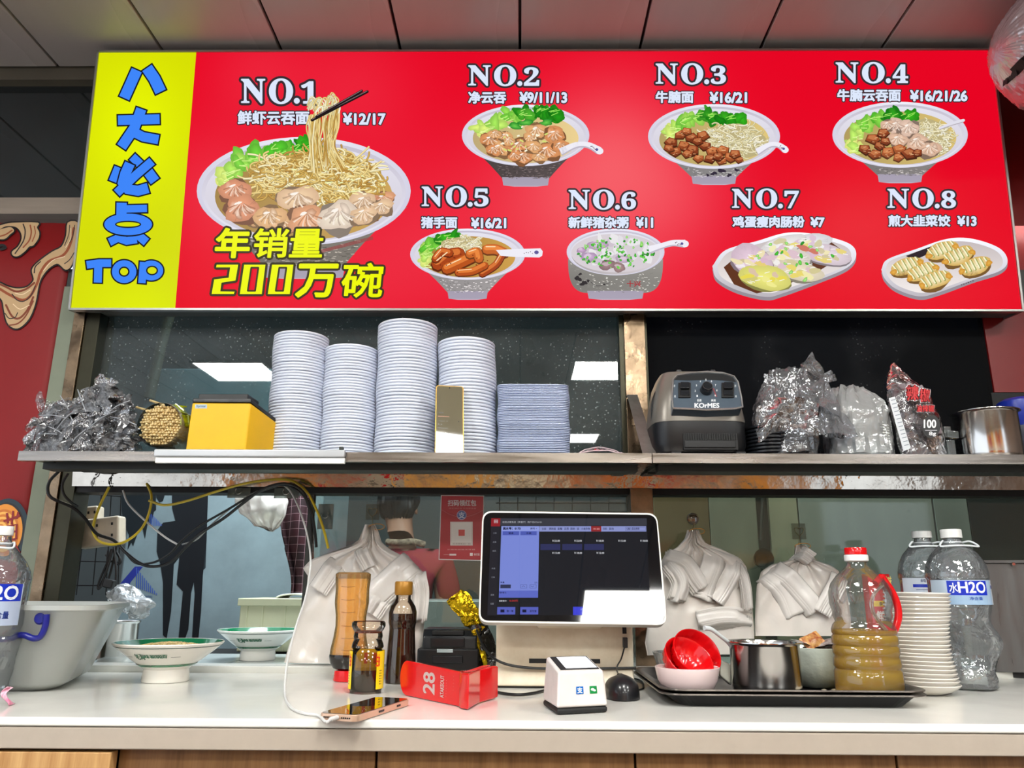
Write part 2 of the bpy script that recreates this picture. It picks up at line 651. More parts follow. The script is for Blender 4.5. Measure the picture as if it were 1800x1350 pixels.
# floor, walls round the shop (mostly behind the camera)
struct('floor', MB().box(-4.2, 4.2, -4.2, 4.6, -0.05, 0.0), mat('floor_tiles', (96, 88, 80), 0.25, vary=0.2, vscale=2))
struct('wall_back', MB().box(-4.2, 4.2, 4.5, 4.6, 0, 2.9), mat('kitchen_wall', (70, 78, 78), 0.45, vary=0.2, vscale=2), label='dim grey far wall of the kitchen behind the glass')
struct('wall_front', MB().box(-3.0, 3.0, -4.2, -4.1, 0, 2.9), mat('dining_wall', (176, 160, 140), 0.6, vary=0.1, vscale=3))
for k, (xa, w_, za, zb_, c_) in enumerate(((-2.9, .9, .2, 1.5, (206, 128, 50)), (-1.9, .7, .4, 1.6, (176, 24, 26)), (-1.1, .8, .1, 1.5, (222, 160, 80)), (-.2, .5, .3, 1.7, (236, 226, 200)), (.4, .8, .2, 1.5, (196, 104, 40)), (1.3, .6, .4, 1.6, (170, 30, 28)), (2.0, .9, .1, 1.5, (226, 150, 60)))):
    tb = thing('menu_board', ('orange', 'dark red', 'tan', 'cream', 'brown', 'red', 'amber')[k] + ' menu board, unseen, put on the dining wall for warm reflections', 'board', (xa + w_ / 2, -4.09, za), 'boards on the dining wall')  # unseen boards added for the steel to reflect
    MB().box(xa, xa + w_, -4.095, -4.075, za, zb_).obj('board_panel', tb, mat('board_colour', c_, .4))
struct('wall_right', MB().box(4.1, 4.2, -4.2, 4.6, 0, 2.9), mat('side_wall', (120, 96, 80), 0.5, vary=0.3, vscale=3))
struct('wall_left', MB().box(-4.2, -4.1, 1.0, 4.6, 0, 2.9), mat('side_wall_pale', (170, 160, 150), 0.5, vary=0.2, vscale=3))

# ceiling: long panels running towards the partition, dark joints between
cl = MB().box(-4.2, 4.2, -4.2, YG - 0.03, CEIL + 0.012, CEIL + 0.05)
ceil = struct('ceiling', cl, 'dark', label='suspended ceiling of long satin panels')
pit = (X(1545, 92, 1.74) - X(290, 92, 1.74)) / 6.0
xj = X(290, 92, 1.74)
first = None
for i in range(-9, 16):
    xa = xj + i * pit + 0.0035; xb = xj + (i + 1) * pit - 0.0035
    if xa < -4.0 or xb > 4.0: continue
    if first is None:
        b = MB().box(xa, xb, -4.1, YG - 0.04, CEIL, CEIL + 0.012)
        first = b.obj('ceiling_panel', ceil, 'ceil', bev=0.002); x_first = xa
    else:
        c = first.copy(); col.objects.link(c); c.parent = ceil
        c.location.x = first.location.x + (xa - x_first)
# recessed LED panels; rear ones and the counter row added, unseen, for brightness
LH = 0.22
for (lx, ly, lab) in ((0.56, -1.15, 'square LED light panel in the ceiling right of the till'), (-1.85, -1.2, 'square LED light panel in the ceiling left of the counter'),
                      (2.6, -1.1, 'square LED light panel at the right end of the ceiling row'), (-0.5, -2.6, 'unseen LED panel added for light far behind the counter'),
                      (1.4, -2.7, 'unseen LED panel added for light near the shop entrance'), (-2.2, -3.0, 'unseen LED panel added for light at the rear left of the dining area'), (2.8, -3.0, 'unseen LED panel added for light at the rear right of the dining area'), (0.5, -3.5, 'unseen LED panel added for light nearest the dining wall'), (-1.1, 0.2, 'unseen LED panel added to light the left half of the counter'), (0.2, 0.2, 'unseen LED panel added to light the middle of the counter'), (1.5, 0.2, 'unseen LED panel added to light the right half of the counter')):
    t = thing('ceiling_light', lab, 'light', (lx, ly, CEIL), 'LED panels in the ceiling')
    MB().box(lx - LH, lx + LH, ly - LH, ly + LH, CEIL - 0.006, CEIL + 0.002).obj('diffuser', t, mat('led_diffuser', (255, 255, 250), 0.5, emit=LED * (.55 if ly < -2 else .7 if ly > 0 else 1)))
    MB().box(lx - (LH + 0.015), lx - LH, ly - (LH + 0.015), ly + (LH + 0.015), CEIL - 0.009, CEIL).box(lx + LH, lx + (LH + 0.015), ly - (LH + 0.015), ly + (LH + 0.015), CEIL - 0.009, CEIL) \
        .box(lx - (LH + 0.015), lx + (LH + 0.015), ly - (LH + 0.015), ly - LH, CEIL - 0.009, CEIL).box(lx - (LH + 0.015), lx + (LH + 0.015), ly + LH, ly + (LH + 0.015), CEIL - 0.009, CEIL).obj('frame', t, 'white')

# ---- partition frame
zt = CEIL + 0.05
xl1, xl2 = X(100, 1000), X(123, 1020)     # olive frame at left (px at y~1000)
zb1, zb2 = Z(600, 860), Z(600, 834)       # steel beam under the shelf
xm1, xm2 = X(1103, 870), X(1141, 870)     # middle mullion
xr = X(1800, 900) + 0.6
fr = MB().prism([(xl2 - .005, GY[0] - .010, zb1), (xl2 - .005, GY[0] - .0155, zb2), (xl2 - .005, GY[1], zb2), (xl2 - .005, GY[1], zb1)], (xr - xl2, 0, 0))
struct('trim_beam', fr, 'steelmirror', label='polished steel beam below the shelf')
struct('trim_gasket', MB().box(xl2, xr, GY[0], GY[1], zb1 - 0.013, zb1 - 0.0005), 'blackm', label='black seal under the steel beam')
struct('trim_mullion', MB().box(xm1, xm2, GY[0] - 0.02, GY[1] + 0.001, ZC, zb1 - 0.0005).box(xm1, xm2, GY[0] - 0.004, GY[1] + 0.001, zb2, 1.86), 'steeldirty', 0.001, label='greasy steel post in the middle of the partition')
struct('trim_edge', MB().box(xm1 - 0.011, xm1, GY[0] + 0.006, GY[1], zb2, 1.86).box(xm2, xm2 + 0.006, GY[0] + 0.006, GY[1], zb2, 1.86), 'olive', label='dull window frame edge beside the steel post')
struct('trim_post', MB().box(xl1 - 0.0, xl2, GY[0] - 0.006, GY[1], ZC - 0.02, 1.9), 'olive', 0.001, label='dark olive window post at the left end')
xs1 = X(73, 1040)
struct('trim_steel_post', MB().box(xs1, xl1 - 0.0005, GY[0] - 0.012, GY[1], ZC - 0.1, 1.9), 'steeldirty', 0.001, label='copper-tinted steel post left of the window')
xg1 = X(43, 1040)
struct('trim_board', MB().box(xg1, xs1 - 0.0005, GY[0] - 0.006, GY[1], ZC - 0.1, 1.9), 'green', 0.001, label='grey green board between the red banner and the steel post')
struct('trim_lintel', MB().box(xg1, xr, GY[0] + 0.002, GY[1] + 0.03, 1.86, 1.95), 'darkgrey', label='grey lintel behind the lightbox')
# upper-left window over the banner
zu1, zu2, zu3, zu4 = Z(60, 385), Z(60, 357), Z(60, 152), Z(60, 121)
struct('trim_rail', MB().box(-2.6, xg1 + 0.1, GY[0], GY[1], zu1, zu2), mat('dull_wood_rail', (150, 138, 126), 0.4, vary=0.2, vscale=3, stretch=(1, 6, 12)), label='dull brown rail above the red banner')
struct('trim_top_rail', MB().box(-2.6, 2.6, GY[0], GY[1], zu3, zt), mat('taupe_rail', (104, 98, 84), 0.5, vary=0.2), label='taupe rail where the ceiling meets the partition')
dgm = film('dark_glass', (60, 72, 72), base=0.07, gain=0.8, rough=0.03, body=0.10, bodycol=(90, 100, 100))
struct('window_3', MB().box(-2.6, xg1 + 0.1, YG, YG + 0.006, zu2, zu3), dgm, label='dark glass pane above the red banner')
struct('window_4', MB().box(xg1 + 0.1, 2.6, YG, YG + 0.006, 1.95, zu3), 'dark', label='dark board behind the lightbox')
# glass panes
g1 = film('dusty_glass_upper', (150, 165, 165), base=0.03, gain=0.9, rough=0.015, body=0.025, bodycol=(170, 180, 180), dirt=0.85, dscale=95, dthr=0.48)
g2 = film('dusty_hazed_glass_lower', (225, 230, 226), base=0.02, gain=0.7, rough=0.03, body=0.12, bodycol=(130, 136, 130), dirt=0.35, dscale=130, dthr=0.66)  # body haze stands in for milky reflections; the specks are dust
struct('window_1', MB().box(xl2, xm1, YG, YG + 0.006, zb2, 1.86), g1, label='dusty upper glass pane left of the post')
struct('window_2', MB().box(xm2, X(1735, 620), YG, YG + 0.006, zb2, 1.86), film('dark_glass_upper', (70, 76, 90), base=0.0, gain=0.0, rough=0.04, body=0.008, dirt=0.2, dscale=90, dthr=0.66), label='dark upper glass pane right of the post')
xe = X(548, 950)
struct('window_5', MB().box(xe, xm1, YG, YG + 0.006, ZC + 0.015, zb1 - 0.01), g2, label='smeared lower glass pane with painted reflection haze, behind the till')
struct('window_6', MB().box(xm2, xr, YG + 0.002, YG + 0.008, ZC + 0.015, zb1 - 0.01), film('smeared_hazed_glass_right', (222, 228, 220), base=0.02, gain=0.7, rough=0.05, body=0.10, bodycol=(118, 124, 112), dirt=0.3, dscale=60, dthr=0.64), label='smeared lower glass pane with painted reflection haze, right of the post')  # body colour carries the grey reflection haze, dust on top
struct('trim_glass_edge', MB().box(xe - 0.012, xe, YG - 0.006, YG + 0.012, ZC + 0.012, zb1 - 0.01), 'darkgrey', label='grey edge of the sliding glass pane')
# red board at the right, beside the dark glass
struct('trim_red_board', MB().box(X(1735, 620) + 0.001, xr, YG - 0.004, YG + 0.02, Z(1760, 690), 2.5), mat('red_wall_board', (112, 6, 6), 0.35), label='red board at the right end above the shelf')
struct('trim_dark_board', MB().box(X(1742, 700) + 0.001, xr, YG - 0.002, YG + 0.02, zb2, Z(1760, 690) - 0.001), 'blackm', label='dark board under the red one')

# ---- counter
ct = thing('counter', 'long pale stone shop counter with a thick beige edge above wooden doors', 'counter', (0, YF, 0))
x0c, x1c = -1.9, 2.0
YB = atZ(300, 1182, ZC).y
MB().box(x0c, x1c, YF, YB, ZC - 0.012, ZC).obj('worktop', ct, 'counter', bev=0.003)
zap = atY(900, 1324, YF).z
MB().box(x0c, x1c, YF + 0.002, YF + 0.022, zap, ZC - 0.0125).obj('front_edge', ct, 'apron', bev=0.002)
MB().box(x0c, x1c, YB, YB + 0.055, ZC - 0.012, ZC + 0.014).obj('back_ledge', ct, mat('ledge_tile', (205, 205, 198), 0.25, vary=0.1), bev=0.003)
MB().box(x0c, x1c, YF + 0.06, YB, 0.09, ZC - 0.013).obj('carcass', ct, 'dark')
wood = mat('oak_veneer', (158, 116, 74), 0.38, vary=0.35, vscale=5, vcol=(122, 86, 50), stretch=(14, 2, 0.8), rvary=0.1)
wood2 = mat('pale_oak_veneer', (204, 162, 108), 0.38, vary=0.3, vscale=5, vcol=(168, 122, 72), stretch=(14, 2, 0.8))
gaps = [(-260, 193, YF - 0.0), (207, 659, YF + 0.03), (663, 1115, YF + 0.03), (1119, 1575, YF + 0.03), (1579, 2060, YF + 0.03)]
for i, (a, b, y) in enumerate(gaps):
    y = y if i else YF + 0.004
    MB().box(X(a, 1345, y), X(b, 1345, y), y, y + 0.02, 0.12, zap - 0.004).obj('door', ct, wood2 if i == 0 else wood, bev=0.0015,
                                                                        label='paler oak door at the left end' if i == 0 else None)

# ---- shelf (two lengths) with underside frames
def shelf(xa, xb, name_lab, lipmat='steelh', ya=1.5):
    t = thing('wall_shelf', name_lab, 'shelf', ((xa + xb) / 2, 1.6, ZS))
    MB().box(xa, xb, ya, GY[0] - 0.014, ZS - 0.003, ZS).obj('shelf_board', t, lipmat)
    MB().box(xa, xb, ya - 0.0015, ya, ZS - 0.019, ZS).box(xa, xb, ya, ya + 0.012, ZS - 0.019, ZS - 0.0175).obj('front_lip', t, lipmat)
    MB().box(xa + 0.02, xb - 0.02, ya + 0.05, ya + 0.09, ZS - 0.028, ZS - 0.004).box(xa + 0.02, xb - 0.02, 1.685, 1.70, ZS - 0.014, ZS - 0.004).obj('support_rail', t, 'darkgrey')
    for x in (xa + 0.02, xb - 0.045):
        MB().prism([(x, ya + .012, ZS - .017), (x, ya + .012, ZS - .0035), (x, GY[0] - .016, ZS - .0035), (x, GY[0] - .016, ZS - .006)], (.025, 0, 0)).obj('bracket', t, 'darkgrey')
    return t


xsa, xsm, xsb = X(33, 800, 1.5), X(1146, 800, 1.5), X(1800, 800, 1.5) + 0.5
shelf(xsa, xsm - 0.001, 'long stainless steel shelf left of the post, under the bowl stacks')
shelf(xsm + 0.001, xsb, 'stainless steel shelf right of the post, under the blender base')
t = thing('price_rail', 'pale plastic rail clipped on the shelf edge below the yellow printer', 'rail', (X(438, 800, 1.49), 1.49, ZS - 0.02))
xa, xb = X(270, 800, 1.488), X(606, 800, 1.488)
MB().box(xa, xb, 1.486, 1.4975, ZS - 0.012, ZS + 0.003).obj('channel', t, mat('pale_rail', (192, 196, 200), 0.25, 0.3), bev=0.003)
MB().box(xa + 0.003, xb, 1.49, 1.4975, ZS - 0.024, ZS - 0.0125).obj('flange', t, 'white', bev=0.001)
MB().box(xb - 0.012, xb - 0.004, 1.487, 1.497, ZS + 0.003, ZS + 0.009).obj('clip', t, 'darkgrey', bev=0.001)

# ================================================================ LIGHTBOX SIGN
TS = math.radians(4.35)
SU = Vector((0, -math.sin(TS), math.cos(TS)))
SN = Vector((0, -math.cos(TS), -math.sin(TS)))
SP = atY(900, 543, 1.752)


def sg(px, py): return onplane(px, py, SP, SN)


TL, TR, BR, BL = sg(175, 92), sg(1742, 90), sg(1795, 544), sg(125, 541)
xL, xR = (TL.x + BL.x) / 2, (TR.x + BR.x) / 2
vB = 0.0
vT = ((TL + TR) / 2 - SP).dot(SU)


def sq(x, v, d=0.0): return Vector((x, SP.y, SP.z)) + SU * v + SN * d


sign = thing('menu_lightbox', 'wide red backlit menu board with a yellow left panel above the shelf', 'sign', (0, SP.y, SP.z))
D = -0.075
hm = mat('lightbox_casing', (120, 124, 122), 0.5, 0.2)
e = 0.005
MB().prism([sq(xL, vB), sq(xR, vB), sq(xR, vT), sq(xL, vT)], SN * D).obj('casing', sign, hm)
al = mat('aluminium_edge', (170, 168, 165), 0.3, 0.8)
b = MB()
for (a1, a2, c1, c2) in ((xL - e, xL, vB - e, vT + e), (xR, xR + e, vB - e, vT + e)):
    b.prism([sq(a1, c1, .004), sq(a2, c1, .004), sq(a2, c2, .004), sq(a1, c2, .004)], SN * (-.075))
b.prism([sq(xL - e, vB - e, .004), sq(xR + e, vB - e, .004), sq(xR + e, vB, .004), sq(xL - e, vB, .004)], SN * (-.02))
b.prism([sq(xL - e, vT, .004), sq(xR + e, vT, .004), sq(xR + e, vT + e, .004), sq(xL - e, vT + e, .004)], SN * (-.07))
b.obj('edge_frame', sign, al)
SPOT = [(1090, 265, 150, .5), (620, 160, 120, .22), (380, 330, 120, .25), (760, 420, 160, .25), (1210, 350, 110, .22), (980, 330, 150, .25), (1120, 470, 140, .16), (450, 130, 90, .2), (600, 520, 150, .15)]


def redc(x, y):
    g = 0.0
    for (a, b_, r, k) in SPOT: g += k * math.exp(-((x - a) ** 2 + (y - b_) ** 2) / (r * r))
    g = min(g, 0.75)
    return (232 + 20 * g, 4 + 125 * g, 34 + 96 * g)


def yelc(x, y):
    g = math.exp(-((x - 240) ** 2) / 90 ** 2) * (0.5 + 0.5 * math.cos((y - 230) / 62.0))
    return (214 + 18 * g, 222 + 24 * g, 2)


def split(y): return 345 - (y - 92) * (345 - 308) / 449.0


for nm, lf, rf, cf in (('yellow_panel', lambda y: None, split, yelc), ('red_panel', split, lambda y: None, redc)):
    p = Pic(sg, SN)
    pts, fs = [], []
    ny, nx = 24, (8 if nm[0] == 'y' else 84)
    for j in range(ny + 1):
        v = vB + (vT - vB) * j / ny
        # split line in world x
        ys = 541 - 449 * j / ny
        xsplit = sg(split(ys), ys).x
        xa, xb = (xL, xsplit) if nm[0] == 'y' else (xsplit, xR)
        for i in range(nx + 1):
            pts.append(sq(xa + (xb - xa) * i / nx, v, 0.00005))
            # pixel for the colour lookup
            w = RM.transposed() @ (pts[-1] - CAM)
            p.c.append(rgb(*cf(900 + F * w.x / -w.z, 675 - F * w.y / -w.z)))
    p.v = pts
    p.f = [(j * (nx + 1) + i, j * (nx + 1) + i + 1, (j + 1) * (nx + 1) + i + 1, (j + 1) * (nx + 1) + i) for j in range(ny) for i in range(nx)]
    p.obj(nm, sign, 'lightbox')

WH, DK = (222, 232, 252), (58, 44, 50)
BB, BO = (62, 134, 250), (22, 24, 34)


def letters(name, fn, label=None):
    p = Pic(sg, SN); p.k = 3000
    fn(p)
    return p.obj(name, sign, 'lightbox', label)


def big(p):
    ow = 2.6
    p.glyph([[19, (241, 124), (219, 173)], [20, (259, 120), (272, 139), (283, 162)]], 18, BB, BO, ow)
    p.glyph([[17, (208, 212), (244, 211), (281, 210)], [18, (249, 192), (237, 225), (214, 259)], [16.5, (236, 233), (252, 241), (279, 246)]], 18, BB, BO, ow)
    p.glyph([[17, (210, 295), (200, 320)], [15, (233, 276), (252, 294)], [18, (259, 300), (273, 319)]], 16, BB, BO, ow)
    p.glyph([[18, (229, 288), (221, 306), (216, 322), (225, 333), (243, 336), (261, 331)], [15, (268, 284), (240, 308), (206, 340)]], 16, BB, BO, ow, lay=6)
    p.glyph([[14, (193, 426), (208, 419), (223, 424), (241, 421)], [15, (241, 412), (258, 426)]], 16, BB, BO, ow)
    for (cx, cy, a, b_, h, k) in ((226, 395, 42, 19, 23, 6.5), (219, 478, 21.5, 20, 9.5, 9)):
        p.ell(cx, cy, a + ow, b_ + ow, BO, 6, seg=40); p.ell(cx, cy, a, b_, BB, 7, seg=40)
        p.ell(cx, cy, h, k, BO, 8, seg=32); p.ell(cx, cy, h - ow, k - ow, yelc(cx, cy), 9, seg=32)
    p.glyph([[18, (214.6, 357), (214, 384)], [13, (214, 368), (259, 367)]], 16, BB, BO, ow, lay=6)
    p.ell(226, 395, 23, 6.5, BO, 8, seg=32); p.ell(226, 395, 20.4, 3.9, yelc(226, 395), 9, seg=32)
    p.glyph([[13.5, (153, 466), (175, 463), (196, 463)], [14, (173.5, 462), (172.5, 497)]], 16, BB, BO, ow)
    p.ell(266.5, 476, 21 + ow, 17.5 + ow, BO, 5, seg=36)
    p.glyph([[13, (253, 461), (250, 498)]], 16, BB, BO, ow, lay=5)
    p.ell(266.5, 476, 21, 17.5, BB, 7, seg=36)
    p.ell(268, 476, 10.5, 8.5, BO, 8, seg=24); p.ell(268, 476, 8, 6, yelc(268, 476), 9, seg=24)


letters('blue_lettering', big, 'blue outlined characters reading down the yellow panel')

NOS = [('1', 425, 140, 557, 182), ('2', 824, 116, 946, 151), ('3', 1153, 113, 1274, 148), ('4', 1469, 111, 1594, 146),
       ('5', 742, 329, 857, 363), ('6', 1000, 335, 1116, 368), ('7', 1287, 333, 1402, 366), ('8', 1560, 333, 1678, 366)]
SB = {c: chr(0x1D7CE + int(c)) for c in '12345678'}


def serif(n, x0, y0, x1, y1):
    def f(p):
        w, h = x1 - x0, y1 - y0
        bo, ow = h * 0.02, h * 0.10
        p.text('\U0001D40D', x0, y0, x0 + .31 * w, y1, WH, 3, bo, DK, ow)
        p.text('\U0001D40E', x0 + .37 * w, y0 - .02 * h, x0 + .68 * w, y1 + .02 * h, WH, 3, bo, DK, ow)
        p.ell(x0 + .735 * w, y1 - .1 * h, .1 * h + ow + 1, .1 * h + ow + 1, DK, 3, seg=16)
        p.ell(x0 + .735 * w, y1 - .1 * h, .1 * h + 1, .1 * h + 1, WH, 4, seg=16)
        p.text(SB[n], x0 + .80 * w, y0 + .1 * h, x1 + .01 * w, y1, WH, 3, bo, DK, ow)
    return f


for r in NOS: letters('number_lettering', serif(*r))
SUBS = [('鲜虾云吞面', 419, 196, 543, 219), ('¥12/17', 604, 200, 677, 219), ('净云吞', 824, 162, 889, 182), ('¥9/11/13', 914, 163, 996, 181),
        ('牛腩面', 1153, 161, 1218, 181), ('¥16/21', 1248, 163, 1312, 181), ('牛腩云吞面', 1472, 158, 1582, 178), ('¥16/21/26', 1600, 160, 1699, 178),
        ('猪手面', 741, 382, 803, 401), ('¥16/21', 829, 384, 889, 401), ('新鲜猪杂粥', 1000, 382, 1104, 401), ('¥11', 1119, 383, 1147, 400),
        ('鸡蛋瘦肉肠粉', 1288, 381, 1413, 400), ('¥7', 1425, 383, 1448, 399), ('煎大韭菜饺', 1562, 379, 1669, 398), ('¥13', 1683, 381, 1715, 397)]
for (s_, a, b_, c, d) in SUBS:
    def f(p, s_=s_, a=a, b_=b_, c=c, d=d): p.text(s_, a, b_, c, d, WH, 3, 0.95 if ord(s_[0]) > 255 else 1.1, DK, 1.8)
    letters('dish_name_lettering' if ord(s_[0]) > 255 else 'price_lettering', f)

YL, YO = (240, 248, 0), (62, 56, 34)


def sales(p):
    def c(x, y): return (360 + x / 5.294, 380 + y / 5.294)
    for (s_, a, b_, cc, d) in (('年', 100, 122, 405, 385), ('销', 450, 122, 760, 385), ('量', 790, 128, 1085, 382), ('万', 850, 455, 1210, 752), ('碗', 1268, 445, 1640, 755)):
        (a, b_), (cc, d) = c(a, b_), c(cc, d)
        p.text(s_, a, b_, cc, d, YL, 14, 1.9 if s_ in '年万' else 1.25, YO, 3.8, shear=0.1)
    polys = [[(115, 455), (315, 455), (290, 602), (160, 622), (148, 704), (282, 706), (274, 727), (68, 727), (92, 592), (226, 576), (240, 480), (110, 480)]]
    for pl in polys:
        q = [c(*t) for t in pl]
        p.outline([(q[i], q[(i + 1) % len(q)]) for i in range(len(q))], 4.2, YO, 14)
        p.poly(q, YL, 15)
    for o in (0, 260):
        q = [c(x + o, y) for x, y in ((370, 455), (568, 455), (534, 728), (330, 728))]
        h = [c(x + o, y) for x, y in ((437, 484), (502, 484), (472, 698), (404, 698))]
        p.outline([(q[i], q[(i + 1) % 4]) for i in range(4)], 4.2, YO, 14)
        p.poly([q[0], q[1], h[1], h[0]], YL, 15); p.poly([q[1], q[2], h[2], h[1]], YL, 15)
        p.poly([q[2], q[3], h[3], h[2]], YL, 15); p.poly([q[3], q[0], h[0], h[3]], YL, 15)
        p.outline([(h[i], h[(i + 1) % 4]) for i in range(4)], 1.6, YO, 16)


letters('sales_lettering', sales, 'large yellow slanted lettering')

# ---------------------------------------------------------------- printed dishes on the lightbox
def lerp(a, b, t): return tuple(a[i] + (b[i] - a[i]) * t for i in range(3))


def shade(c, k): return tuple(max(0, min(255, x * k)) for x in c)


def inside(cx, cy, rx, ry, k=1.0):
    a = rng.uniform(0, 2 * PI); r = math.sqrt(rng.random()) * k
    return cx + rx * r * math.cos(a), cy + ry * r * math.sin(a)


def bowl(p, cx, cy, rx, ry, fy, fw, dark=(150, 146, 142), tilt=0.0, soup=(206, 178, 110), ink=.83, spots=None, deep=False):
    # body
    yb = fy - (fy - cy) * 0.14
    body = []
    for i in range(13):
        t = i / 12
        body.append((cx - rx * .97 + (rx * .97 - fw) * (t ** (.75 if not deep else 2.6)), cy + ry * .3 + (yb - cy - ry * .3) * (t if not deep else math.sin(t * PI / 2))))
    body += [(2 * cx - x, y) for x, y in body[::-1]]
    p.poly(body, lambda x, y: shade(dark, 1.12 - .35 * abs(x - cx - rx * .1) / rx - .25 * (y - cy) / (fy - cy)), 1)
    foot = [(cx - fw * 1.04, yb - 4), (cx - fw * .98, fy - 2), (cx - fw * .5, fy), (cx + fw * .5, fy), (cx + fw * .98, fy - 2), (cx + fw * 1.04, yb - 4)]
    p.poly(foot, lambda x, y: lerp((216, 214, 232), (168, 160, 178), abs(x - cx) / fw), 1)
    # crackle pattern on the body and two rim lines
    for _ in range(int(rx * 3)):
        y = rng.uniform(cy + ry * .5, yb - 2)
        # half width of the body outline at this height
        hw = 0
        for i in range(12):
            (xa, ya), (xb, yb_) = body[i], body[i + 1]
            if ya <= y <= yb_: hw = cx - (xa + (xb - xa) * (y - ya) / max(yb_ - ya, 1e-3))
        if hw < 4: continue
        x = cx + rng.uniform(-1, 1) * (hw - 4)
        if y < cy + ry * math.sqrt(max(0, 1 - ((x - cx) / rx) ** 2)) + 3: continue
        p.stroke([(x, y), (x + rng.uniform(2, 5) * rx / 110, y + rng.uniform(-1.2, 1.2))], rng.uniform(.5, 1.1) * max(1, rx / 120), shade(dark, rng.choice((.62, .75, 1.2, 1.3))), 2, round_=False)
    if spots:
        for (x, y, r) in spots: p.blob(x, y, r, r * .7, (52, 44, 60), 3, jag=.5)
    # rim
    p.ell(cx, cy, rx, ry, lambda x, y: lerp((240, 240, 252), (196, 192, 214), min(1, abs(x - cx) / rx * .6 + max(0, y - cy) / ry * .3)), 4, tilt, 56)
    p.ell(cx, cy + ry * .02, rx * .955, ry * .94, lambda x, y: lerp((196, 190, 206), (236, 234, 246), (y - cy) / ry * .5 + .5), 4, tilt, 56)
    p.ell(cx, cy + ry * .04, rx * .92, ry * .89, lambda x, y: lerp((232, 230, 242), (208, 202, 214), (y - cy) / ry * .5 + .5), 4, tilt, 56)
    p.ell(cx, cy + ry * .10, rx * ink, ry * ink * .97, lambda x, y: shade(soup, .82 + .25 * (x - cx + rx) / (2 * rx)), 5, tilt, 56)


NOOD = [(236, 206, 128), (250, 228, 160), (214, 174, 88), (255, 243, 196), (196, 150, 70), (244, 216, 140)]
NOODW = [(240, 232, 190), (255, 250, 226), (222, 206, 150), (232, 222, 176), (250, 240, 200)]


def noodles(p, cx, cy, rx, ry, n, w, pal=NOOD, lay=7):
    p.blob(cx, cy, rx, ry, shade(pal[2], .85), lay - 1, jag=.12, seg=22)
    for _ in range(n):
        x, y = inside(cx, cy, rx, ry, .95)
        a = rng.uniform(0, 2 * PI); pts = [(x, y)]
        L = rng.uniform(.12, .22) * rx; da = rng.uniform(-1.1, 1.1)
        for k in range(4):
            a += da; x += L * .5 * math.cos(a); y += L * .3 * math.sin(a); pts.append((x, y))
        c = rng.choice(pal)
        p.stroke(pts, w * 1.5, shade(c, .68), lay, n=3, round_=False)
        p.stroke([(q[0], q[1] - w * .12) for q in pts], w, c, lay, n=3, round_=False)


def lettuce(p, pts, w, leafy=0.4, lay=6):
    """pale stem sweeping round into a darker leaf"""
    k = len(pts)
    for i in range(k - 1):
        t = i / (k - 2)
        for _ in range(7):
            x = pts[i][0] + (pts[i + 1][0] - pts[i][0]) * rng.random(); y = pts[i][1] + (pts[i + 1][1] - pts[i][1]) * rng.random()
            c = lerp((214, 240, 120), (58, 178, 30), min(1, t * 1.2 + rng.uniform(-.15, .2)))
            if t > 1 - leafy: c = lerp(c, (12, 110, 16), rng.random() * .9)
            p.blob(x + rng.uniform(-.3, .3) * w, y + rng.uniform(-.3, .3) * w, w * rng.uniform(.45, .75), w * rng.uniform(.3, .5), shade(c, .9), lay, rng.uniform(0, 3), .4, cin=shade(c, 1.12))
        for _ in range(4):
            x = pts[i][0] + rng.uniform(-.4, .4) * w; y = pts[i][1] + rng.uniform(-.3, .3) * w
            p.stroke([(x, y), (x + rng.uniform(.3, .8) * w, y + rng.uniform(-.35, .1) * w)], w * .07, lerp((236, 255, 160), (150, 230, 90), t), lay + 1, round_=False)


def wonton(p, x, y, r, lay=9, pal=None):
    b = pal or rng.choice([(226, 164, 124), (232, 182, 132), (236, 196, 158), (220, 150, 116)])
    p.blob(x, y + r * .12, r * 1.12, r * .84, shade(b, .58), lay, jag=.25)
    p.blob(x, y, r * 1.05, r * .76, shade(b, .92), lay, jag=.3, cin=shade(b, 1.14))
    for _ in range(4):
        a = rng.uniform(0, 6.28); q = r * rng.uniform(.2, .55)
        p.blob(x + q * math.cos(a), y + q * math.sin(a) * .7, r * .38, r * .24, shade(b, rng.choice((.84, 1.0))), lay, rng.uniform(0, 3), .3, cin=lerp(b, (255, 236, 216), rng.uniform(.4, .8)))
    for k in range(9):                      # soft pleats fanning from the top
        a = PI * (.08 + .84 * k / 8) + rng.uniform(-.1, .1)
        q = [(x + r * .12 * math.cos(a), y - r * .3 + r * .1 * math.sin(a)), (x + r * .5 * math.cos(a + .15), y - r * .2 + r * .42 * math.sin(a)), (x + r * .85 * math.cos(a), y - r * .12 + r * .62 * math.sin(a))]
        p.stroke(q, lambda t: r * (.03 + .07 * t), (lerp(b, (255, 250, 240), .6) if k % 2 else shade(b, .82)), lay + 1, n=3, round_=False)
    p.blob(x - r * .2, y - r * .28, r * .22, r * .08, (255, 246, 236), lay + 1, -.3, .3, 10)


